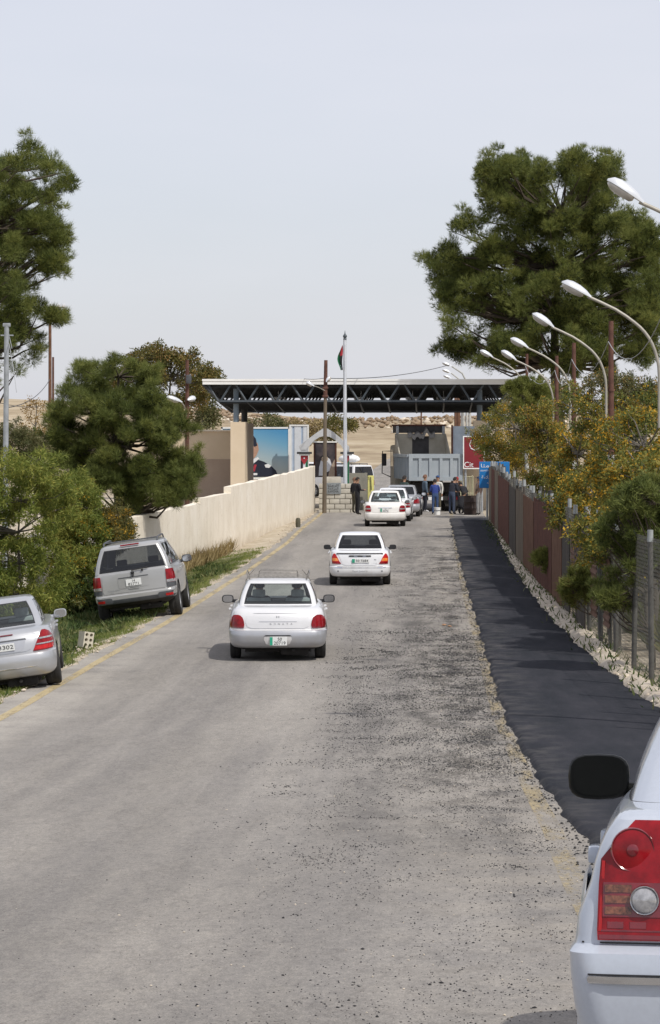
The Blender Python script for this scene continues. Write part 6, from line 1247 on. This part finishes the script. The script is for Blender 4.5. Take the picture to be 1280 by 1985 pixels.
# ---------------------------------------------------------------- dump truck waiting at the gate
M['truck_paint'] = mat('truck_blue_grey', (.27, .31, .34), .6, .1, 0, 1.2, col2=(.36, .395, .42), bump=.1, bscale=12)
M['truck_dirty'] = mat('dirty_bed', (.34, .31, .25), .85, 0, 0, 1.1, col2=(.52, .49, .42), bump=.2, bscale=8)
M['truck_dark'] = mat('truck_dark', (.05, .048, .05), .8, 0, .3, 3)
tk = thing('dump_truck', 'blue-grey dump truck standing at the gate, tailgate towards the camera', 'truck', (.28, 146.6, .18), (0, 0, R(8.0)))
def tp(mb, name, mt, ang=None, par=None): return mb.build(name, M[mt], par or tk, ang)
hw = 1.27
tg = MB(); tg.bb((-hw, -.06, 1.52), (hw, .02, 2.74)); tgo = tp(tg, 'tailgate', 'truck_paint')
fr = MB()
for a, b in (((-hw-.02, -.13, 2.56), (hw+.02, -.058, 2.77)), ((-hw-.02, -.13, 1.49), (hw+.02, -.058, 1.68)), ((-hw-.02, -.13, 1.68), (-hw+.17, -.058, 2.56)), ((hw-.17, -.13, 1.68), (hw+.02, -.058, 2.56))): fr.bb(a, b)
tp(fr, 'tailgate_frame', 'truck_paint', None, tgo)
for k in range(4): x = -hw+.52+k*.505; m_ = MB(); m_.bb((x-.07, -.125, 1.68), (x+.07, -.058, 2.56)); tp(m_, 'tailgate_rib', 'truck_paint', None, tgo)
for sx in (-1, 1):
    m_ = MB(); m_.bb((sx*hw, .02, 1.52), (sx*(hw-.07), 5.2, 2.7)); sd = tp(m_, 'bed_side', 'truck_paint')
    for k in range(9): y = .25+k*.58; m_ = MB(); m_.bb((sx*hw, y-.06, 1.55), (sx*(hw+.09), y+.06, 2.6)); tp(m_, 'side_rib', 'truck_paint', None, sd)
    m_ = MB(); m_.bb((sx*(hw+.005), .02, 2.6), (sx*(hw+.10), 5.2, 2.74)); tp(m_, 'top_rail', 'truck_paint', None, sd)
    m_ = MB(); m_.add([(sx*hw, 3.6, 2.7), (sx*hw, 5.2, 2.7), (sx*hw, 5.2, 3.72), (sx*(hw-.06), 3.6, 2.7), (sx*(hw-.06), 5.2, 2.7), (sx*(hw-.06), 5.2, 3.72)], [(0, 1, 2), (5, 4, 3), (0, 2, 5, 3), (1, 4, 5, 2), (0, 3, 4, 1)]); tp(m_, 'side_wing', 'truck_dirty')
m_ = MB(); m_.bb((-hw+.07, .03, 1.5), (hw-.07, 5.15, 1.6)); tp(m_, 'bed_floor', 'truck_dirty')
m_ = MB(); m_.bb((-hw, 5.2, 1.5), (-.42, 5.3, 3.72)); m_.bb((.42, 5.2, 1.5), (hw, 5.3, 3.72)); tp(m_, 'headboard', 'truck_dirty')
m_ = MB(); m_.bb((-.42, 5.22, 1.5), (.42, 5.28, 3.6)); tp(m_, 'headboard_panel', 'truck_dark')
m_ = MB(); m_.bb((-hw+.05, 5.3, 3.76), (hw-.05, 6.5, 4.12)); tp(m_, 'cab_guard', 'truck_dark')
m_ = MB(); m_.bb((-hw, 5.25, 4.1), (hw, 6.55, 4.18)); tp(m_, 'guard_top', 'rust'); m_ = MB()
for sx in (-1, 1): m_ = MB(); m_.rbox((sx*(hw-.12), 5.22, 3.9), (.14, .1, .42), .03); tp(m_, 'guard_post', 'galv', 30)
tarp = MB(); V = []; nn = 16
for i in range(nn+1):
    x = -.65+1.35*i/nn; h = 3.72+.06*math.sin(i*1.3)+(.20 if 9 < i < 14 else 0)*math.sin((i-9)*.7); V += [(x, 5.02, h-.22-.05*math.sin(i*2.1)), (x, 5.05, h), (x, 5.25, h+.07), (x, 5.42, h)]
tarp.add(V, [(i*4+j, i*4+j+1, (i+1)*4+j+1, (i+1)*4+j) for i in range(nn) for j in range(3)]); t_o = tarp.build('tarpaulin', mat('grey_tarp', (.24, .23, .22), .9, 0, .2, 5, bump=.3), None, 50); t_o.location = tk.location; t_o.rotation_euler = tk.rotation_euler; tag(t_o, 'crumpled grey tarpaulin draped over the dump truck headboard', 'tarpaulin')
m_ = MB(); m_.rbox((0, 6.7, 1.9), (2.42, 1.9, 2.5), .12); cab = tp(m_, 'cab', 'truck_dirty', 40)
for sx in (-1, 1):
    m_ = MB(); m_.bb((sx*1.215, 6.3, 2.1), (sx*1.225, 7.3, 2.9)); tp(m_, 'cab_window', 'glass_dark', None, cab)
    m_ = MB(); m_.tube([(sx*1.2, 7.4, 2.85), (sx*1.62, 7.35, 2.85), (sx*1.65, 7.35, 1.75), (sx*1.2, 7.4, 1.55)], .025, 6); mo = tp(m_, 'mirror_arm', 'truck_dark', 50); m_ = MB(); m_.rbox((sx*1.55, 7.33, 2.42), (.24, .1, .62), .04); tp(m_, 'mirror', 'truck_dark', 40, mo)
m_ = MB(); m_.bb((-1.0, 7.66, 1.9), (1.0, 7.67, 2.85)); tp(m_, 'windscreen', 'glass_dark', None, cab)
m_ = MB(); m_.bb((-.45, .1, .95), (-.25, 7.4, 1.35)); m_.bb((.25, .1, .95), (.45, 7.4, 1.35)); m_.bb((-1.1, -.02, .55), (1.1, .1, .75)); m_.bb((-1.0, .3, .95), (1.0, .6, 1.4)); tp(m_, 'chassis', 'chassis')
for sx in (-1, 1):
    m_ = MB(); m_.bb((sx*.62, -.06, .58), (sx*1.05, -.02, .74)); tp(m_, 'tail_lamp', 'lamp_red'); m_ = MB(); m_.bb((sx*.55, .55, .25), (sx*1.2, .58, 1.2)); tp(m_, 'mud_flap', 'rubber')
m_ = MB(); m_.bb((-.35, -.065, .56), (.35, -.025, .72)); tp(m_, 'number_plate', 'plate')
wt = MB().lathe([(.30, -.14), (.46, -.15), (.52, -.12), (.53, 0), (.52, .12), (.46, .15), (.30, .14)], (0, 0, 0), 'X', 24).mesh('wheel', M['tyre'], 40); wrm = MB().lathe([(.001, .06), (.12, .08), (.16, .03), (.30, .11), (.31, -.1)], (0, 0, 0), 'X', 20).mesh('rim', M['truck_dirty'], 40)
for y in (1.3, 2.65, 6.6):
    for x in ((-1.1, -.76, .76, 1.1) if y < 5 else (-1.05, 1.05)): o = new_obj('wheel', wt, tk); o.location = (x, y, .53); q = new_obj('rim', wrm, o); q.rotation_euler = (0, 0, 0 if x > 0 else math.pi)
# ---------------------------------------------------------------- vans beyond the gate
VAN = dict(cat='van', paint='white_paint', wheel_r=.33, track=1.5, axles=(1.0, 3.5), handles=(), mirror=(1.3, 3.9, .2, .2), glass='glass_dark', side_glass='glass_dark', tyre_w=.2, rim=5, rf=.25, dlo=(0, N3-1), pillars=(5, 11, 16),
    slices=[(.30, .70, .25, 4.4, .12, .03), (.36, .82, .05, 4.5, .14, .03), (.5, .845, .0, 4.55, .14, .03), (.8, .85, .01, 4.55, .14, .03), (1.05, .845, .03, 4.5, .13, .03), (1.12, .84, .05, 4.3, .12, .03)],
    cabin=((1.12, .835, .06, 4.25, .10, .03), (1.82, .72, .16, 3.75, .10, .03)), patches=[('tail_lamp*', [(.7, .70, .82), (1.0, .70, .815)], .02, 'lamp_red', None)], plate=(0, .6, .4, .12, 'plain', '12-4418', None))
v1 = Car(VAN).build('passenger_van', 'white minibus with a bundle on its roof beyond the gate', tuple(Vector((W(708, 0, 176).x, 176, .2))), (0, 0, R(42)), 'vans beyond the gate')
rk = MB()
for x in (-.6, .6): rk.tube([(x, .5, 1.92), (x, 3.4, 1.92)], .02, 6)
for y in (.5, 1.2, 1.9, 2.6, 3.4): rk.tube([(-.6, y, 1.92), (.6, y, 1.92)], .02, 6); rk.tube([(-.6, y, 1.85), (-.6, y, 1.95)], .02, 6); rk.tube([(.6, y, 1.85), (.6, y, 1.95)], .02, 6)
rk.build('roof_rack', M['steel_dark'], v1, 50)
bd = MB(); V = []; 
for i in range(9):
    t = i/8; y = -.75+1.5*t; r = math.sin(math.pi*min(max(t, .04), .96))**.5
    for j in range(12): a = 2*math.pi*j/12; V.append((.55*r*math.cos(a), y, .25+.30*r*math.sin(a)*(1 if math.sin(a) > 0 else .7)+.02*math.sin(j*3+i*2)))
bd.add(V, [(i*12+j, i*12+(j+1) % 12, (i+1)*12+(j+1) % 12, (i+1)*12+j) for i in range(8) for j in range(12)]+[tuple(range(12)), tuple(96+j for j in range(12))]); o = bd.build('roof_bundle', mat('white_sheet', (.72, .73, .74), .8, 0, .06, 4, bump=.3, bscale=6), None, 60)
o.location = tuple(Vector((v1.location.x-math.sin(R(42))*1.4, v1.location.y+math.cos(R(42))*1.4, .2+1.93))); o.rotation_euler = (0, 0, R(42)); tag(o, 'bulging white bundle tied on the minibus roof', 'bundle')
Car(dict(VAN, plate=(0, .6, .4, .12, 'plain', '15-7702', None))).build('passenger_van', 'white minibus glimpsed behind the arch post', tuple(Vector((W(662, 0, 190).x, 190, .2))), (0, 0, R(75)), 'vans beyond the gate')

# ---------------------------------------------------------------- people
M['skin'] = mat('skin', (.34, .19, .12), .6, 0, .08, 8)
def cloth(name, col): 
    k = 'cloth_'+name
    if k not in M: M[k] = mat(k, col, .9, 0, .2, 9, bump=.3, bscale=25)
    return M[k]
def person(label, loc, rotz, top, legs, shoe=(.03, .025, .02), pose='stand', hair=(.02, .016, .014), cap=None, lean=0.0, h=1.75, head_turn=0.0, nm=''):
    s_ = h/1.75
    J = dict(pelvis=(0, 0, .95), belly=(0, .005, 1.08), chest=(0, .0, 1.27), neck=(0, .0, 1.46), chin=(0, .02, 1.54), head=(0, .012, 1.63), crown=(0, .0, 1.71),
             shl=(-.17, 0, 1.41), ell=(-.23, -.02, 1.14), wrl=(-.24, .05, .90), hal=(-.235, .07, .82), shr=(.17, 0, 1.41), elr=(.23, -.02, 1.14), wrr=(.24, .05, .90), har=(.235, .07, .82),
             hil=(-.09, 0, .91), knl=(-.10, .02, .50), anl=(-.11, -.01, .09), tol=(-.125, .15, .035), hir=(.09, 0, .91), knr=(.10, .02, .50), anr=(.11, -.01, .09), tor=(.125, .15, .035))
    if pose == 'hands': J.update(ell=(-.22, .06, 1.15), wrl=(-.12, .28, 1.14), hal=(-.07, .36, 1.16), elr=(.22, .06, 1.15), wrr=(.12, .28, 1.14), har=(.07, .36, 1.16))
    if pose == 'one_hand': J.update(elr=(.23, .08, 1.16), wrr=(.10, .26, 1.30), har=(.04, .31, 1.36))
    if pose == 'akimbo': J.update(ell=(-.34, -.05, 1.18), wrl=(-.18, .06, 1.03), hal=(-.12, .10, 1.0))
    if pose == 'crouch':
        J.update(pelvis=(0, -.12, .38), belly=(0, -.05, .5), chest=(0, .08, .66), neck=(0, .19, .82), chin=(0, .25, .87), head=(0, .27, .95), crown=(0, .27, 1.03), shl=(-.17, .16, .76), ell=(-.22, .33, .58), wrl=(-.12, .46, .42), hal=(-.08, .5, .34), shr=(.17, .16, .76), elr=(.22, .33, .58), wrr=(.12, .46, .42), har=(.08, .5, .34),
                 hil=(-.10, -.12, .36), knl=(-.17, .28, .48), anl=(-.13, .02, .09), tol=(-.15, .17, .035), hir=(.10, -.12, .36), knr=(.17, .28, .48), anr=(.13, .02, .09), tor=(.15, .17, .035))
    if pose == 'sit':
        J.update(hil=(-.1, .02, .92), knl=(-.13, .45, .98), anl=(-.13, .62, .62), tol=(-.13, .78, .58), hir=(.1, .02, .92), knr=(.13, .45, .98), anr=(.13, .62, .62), tor=(.13, .78, .58), ell=(-.25, .12, 1.16), wrl=(-.2, .38, 1.2), hal=(-.18, .47, 1.23), elr=(.25, .12, 1.16), wrr=(.2, .38, 1.2), har=(.18, .47, 1.23))
    if lean:
        for k in J:
            if k[:2] in ('be', 'ch', 'ne', 'he', 'cr', 'sh', 'el', 'wr', 'ha'):
                x, y, z = J[k]; dz = z-.95; J[k] = (x, y*math.cos(lean)+dz*math.sin(lean), .95+dz*math.cos(lean)-y*math.sin(lean))
    names = list(J); ix = {k: i for i, k in enumerate(names)}
    rad = dict(pelvis=(.155, .115), belly=(.145, .11), chest=(.165, .12), neck=(.058, .058), chin=(.072, .078), head=(.082, .098), crown=(.055, .065), sh=(.075, .075), el=(.048, .048), wr=(.034, .034), ha=(.04, .025), hi=(.095, .10), kn=(.066, .066), an=(.046, .05), to=(.042, .035))
    E = [('pelvis', 'belly', 'top'), ('belly', 'chest', 'top'), ('chest', 'neck', 'top'), ('neck', 'chin', 'skin'), ('chin', 'head', 'skin'), ('head', 'crown', 'skin')]
    for q in 'lr': E += [('chest', 'sh'+q, 'top'), ('sh'+q, 'el'+q, 'top'), ('el'+q, 'wr'+q, 'top'), ('wr'+q, 'ha'+q, 'skin'), ('pelvis', 'hi'+q, 'legs'), ('hi'+q, 'kn'+q, 'legs'), ('kn'+q, 'an'+q, 'legs'), ('an'+q, 'to'+q, 'shoe')]
    me = bpy.data.meshes.new('sk'); me.from_pydata([J[k] for k in names], [(ix[a], ix[b]) for a, b, _ in E], []); o = bpy.data.objects.new('sk', me); COL.objects.link(o)
    o.modifiers.new('s', 'SKIN'); sk = me.skin_vertices[0].data
    for k in names: sk[ix[k]].radius = rad.get(k) or rad[k[:2]]; sk[ix[k]].use_root = (k == 'pelvis')
    sb = o.modifiers.new('b', 'SUBSURF'); sb.levels = 1; sb.render_levels = 1
    dg = bpy.context.evaluated_depsgraph_get(); dg.update(); bm_ = bpy.data.meshes.new_from_object(o.evaluated_get(dg)); bpy.data.objects.remove(o)
    mats = {'top': 0, 'legs': 1, 'skin': 2, 'shoe': 3}
    def seg_d(p, a, b): d = b-a; t = max(0, min(1, (p-a).dot(d)/max(d.length_squared, 1e-9))); return (p-a-d*t).length
    SG = [(Vector(J[a]), Vector(J[b]), mats[c]) for a, b, c in E]; mi = []
    for f in bm_.polygons: mi.append(min(SG, key=lambda s: seg_d(f.center, s[0], s[1]))[2])
    mb = MB(); mb.v = [tuple(v.co) for v in bm_.vertices]; mb.f = [tuple(f.vertices) for f in bm_.polygons]; mb.m = mi
    for q in 'lr':                                   # fingers
        a, b = Vector(J['wr'+q]), Vector(J['ha'+q]); d = (b-a).normalized(); sd = d.cross(Vector((0, 0, 1))); sd = sd.normalized() if sd.length > .1 else Vector((0, 1, 0)); nd = sd.cross(d).normalized()
        for k, ln in enumerate((.062, .075, .078, .066)): p0 = b-d*.01+sd*(.018*(k-1.5)); mb.tube([p0, p0+d*ln*.55, p0+d*ln*.9-nd*.022], [.010, .009, .007], 5, 2)
        mb.tube([a+d*.03+sd*.03, a+d*.06+sd*.055, a+d*.09+sd*.055-nd*.015], [.011, .010, .008], 5, 2)
    hc = Vector(J['head']); fw = Vector((0, math.cos(lean), -math.sin(lean))) if pose != 'crouch' else Vector((0, .9, -.3)).normalized()
    mb.add([hc+fw*.085+Vector((0, 0, .03)), hc+fw*.088+Vector((-.016, 0, -.022)), hc+fw*.088+Vector((.016, 0, -.022)), hc+fw*.122+Vector((0, 0, -.018))], [(0, 1, 3), (0, 3, 2), (1, 2, 3)], 2)   # nose
    for sx in (-1, 1): mb.tube([hc+Vector((sx*.078, 0, -.03)), hc+Vector((sx*.092, -.008, .02))], [.016, .02], 6, 2)                                                                     # ears
    me2 = mb.mesh('person', [top, legs, M['skin'], cloth('shoe%d' % int(sum(shoe)*100), shoe)], None); me2.polygons.foreach_set('use_smooth', [True]*len(me2.polygons)); me2.transform(Matrix.Scale(s_, 4))
    root = new_obj('person', me2); root.location = loc; root.rotation_euler = (0, 0, rotz); tag(root, label, 'person')
    # hair or cap: a shell over the upper back of the head; eyes
    hm = MB(); V = []
    for i in range(6):
        t = i/5*math.pi*.56
        for j in range(14): a = 2*math.pi*j/14; dn = Vector((math.sin(t)*math.cos(a)*.093, math.sin(t)*math.sin(a)*.108, math.cos(t)*.10)); bk = max(0, -math.sin(a)); V.append(hc+dn+Vector((0, -.012, .018-(.045*bk*i/5)+(.035*max(0, math.sin(a))*i/5))))
    hm.add(V, [(i*14+j, i*14+(j+1) % 14, (i+1)*14+(j+1) % 14, (i+1)*14+j) for i in range(5) for j in range(14)])
    if cap:
        hm.add([hc+Vector((x, y, .045)) for x, y in ((-.07, .08), (-.05, .17), (.05, .17), (.07, .08))]+[hc+Vector((x, y, .057)) for x, y in ((-.07, .08), (-.05, .17), (.05, .17), (.07, .08))], [(0, 1, 2, 3), (7, 6, 5, 4), (0, 4, 5, 1), (1, 5, 6, 2), (2, 6, 7, 3), (3, 7, 4, 0)])
    hme = hm.mesh('cap' if cap else 'hair', cloth('cap%d' % int(sum(cap)*100), cap) if cap else cloth('hair%d' % int(sum(hair)*1000), hair), 60); hme.transform(Matrix.Scale(s_, 4)); new_obj('cap' if cap else 'hair', hme, root)
    return root
cl_black, cl_khaki, cl_denim, cl_navy, cl_blue = cloth('black', (.012, .012, .016)), cloth('khaki', (.10, .09, .06)), cloth('denim', (.075, .11, .15)), cloth('navy', (.018, .02, .03)), cloth('blue', (.025, .05, .22))
cl_jeans, cl_white, cl_grey, cl_brown, cl_green = cloth('jeans', (.045, .06, .10)), cloth('white', (.55, .54, .50)), cloth('grey', (.24, .24, .24)), cloth('brown', (.09, .06, .05)), cloth('green', (.03, .05, .045))
def at(px, py, Y=None):
    p = G(px, py)
    if Y: p = Vector((W(px, 0, Y).x, Y, float(zr(Y))))
    return p
person('man in black holding papers beside the dusty white sedan', at(693, 998), R(-65), cl_black, cl_black, pose='hands', h=1.74)
person('man in dark jacket and khaki trousers standing behind the man in black', at(687.5, 996, 143.6), R(-50), cl_black, cl_khaki, hair=(.16, .09, .06), h=1.70)
person('man in dark green top standing between the queue and the truck', at(784, 0, 141.5), R(-20), cl_green, cl_black, h=1.80)
person('man in denim jacket and white shoes watching the truck', at(824, 993), R(-70), cl_denim, cl_navy, (.6, .6, .6), hair=(.17, .09, .06), h=1.80)
person('workman in bright blue overalls with his back turned', at(844, 995.5, 141.8), R(5), cl_blue, cloth('blue_trousers', (.04, .075, .17)), pose='hands', lean=R(13), h=1.66)
person('man in white shirt and blue cap facing the workman in blue', at(849.5, 0, 143.8), R(150), cl_white, cl_khaki, pose='one_hand', cap=(.03, .07, .18), h=1.78)
person('man in dark jacket and jeans bending towards the truck wheel', at(876, 997, 141.6), R(-40), cl_navy, cl_jeans, pose='hands', lean=R(20), h=1.78)
person('man in black crouching beside the oil drum', at(895, 997, 141.8), R(-30), cl_black, cl_black, pose='crouch', h=1.75)
person('man in brown jacket and cap standing behind the blue sign', at(929, 0, 140.2), R(60), cl_brown, cl_grey, pose='akimbo', cap=(.02, .03, .06), h=1.78)
person('man in black with a red cap standing close to the truck wheel', at(886, 0, 143.6), R(-15), cl_black, cl_navy, cap=(.25, .02, .02), h=1.72)
person('man in black stooping between the bending man and the drum', at(902, 0, 142.4), R(25), cl_black, cl_black, pose='hands', lean=R(48), h=1.72)
dr = thing('oil_drum', 'dark rusty oil drum standing by the man in brown', 'drum', tuple(at(912, 994, 141)))
mb = MB(); mb.lathe([(.0, .0), (.29, 0), (.29, .28), (.305, .30), (.29, .32), (.29, .58), (.305, .60), (.29, .62), (.29, .88), (.27, .88), (.27, .85), (0, .85)], (0, 0, 0), 'Z', 20); mb.build('drum', mat('dark_drum', (.035, .022, .018), .7, .2, .4, 5), dr, 40)
bk = thing('bucket', 'white plastic bucket at the feet of the workman in blue', 'bucket', tuple(at(848, 998, 140.9)))
mb = MB(); mb.lathe([(.0, .0), (.135, 0), (.155, .30), (.165, .31), (.165, .34), (.15, .34), (.125, .03), (0, .03)], (0, 0, 0), 'Z', 20); mb.build('pail', M['fascia'], bk, 40); mb = MB(); mb.lathe([(.158, .19), (.163, .19), (.163, .225), (.158, .225)], (0, 0, 0), 'Z', 20); mb.build('band', M['ink_grey'], bk, 40)
mb = MB(); mb.tube([(-.16, 0, .32), (-.12, -.10, .2), (0, -.15, .16), (.12, -.10, .2), (.16, 0, .32)], .006, 5); mb.build('handle', M['galv'], bk)
# driver and passenger of the silver sedan: seated, seen through the rear window
for sx, lb, tp_, hr in ((-1, 'driver in a dark jacket inside the silver sedan', cl_navy, (.02, .02, .02)), (1, 'passenger in a grey jacket inside the silver sedan', cloth('dgrey', (.06, .06, .065)), (.03, .025, .02))):
    p = taxi.matrix_world if False else Matrix.Translation(taxi.location) @ Matrix.Rotation(R(2.6), 4, 'Z'); q = p @ Vector((sx*.35, 2.2, -.33)); person(lb, tuple(q), R(2.6), tp_, cl_navy, pose='sit', hair=hr, h=1.70)
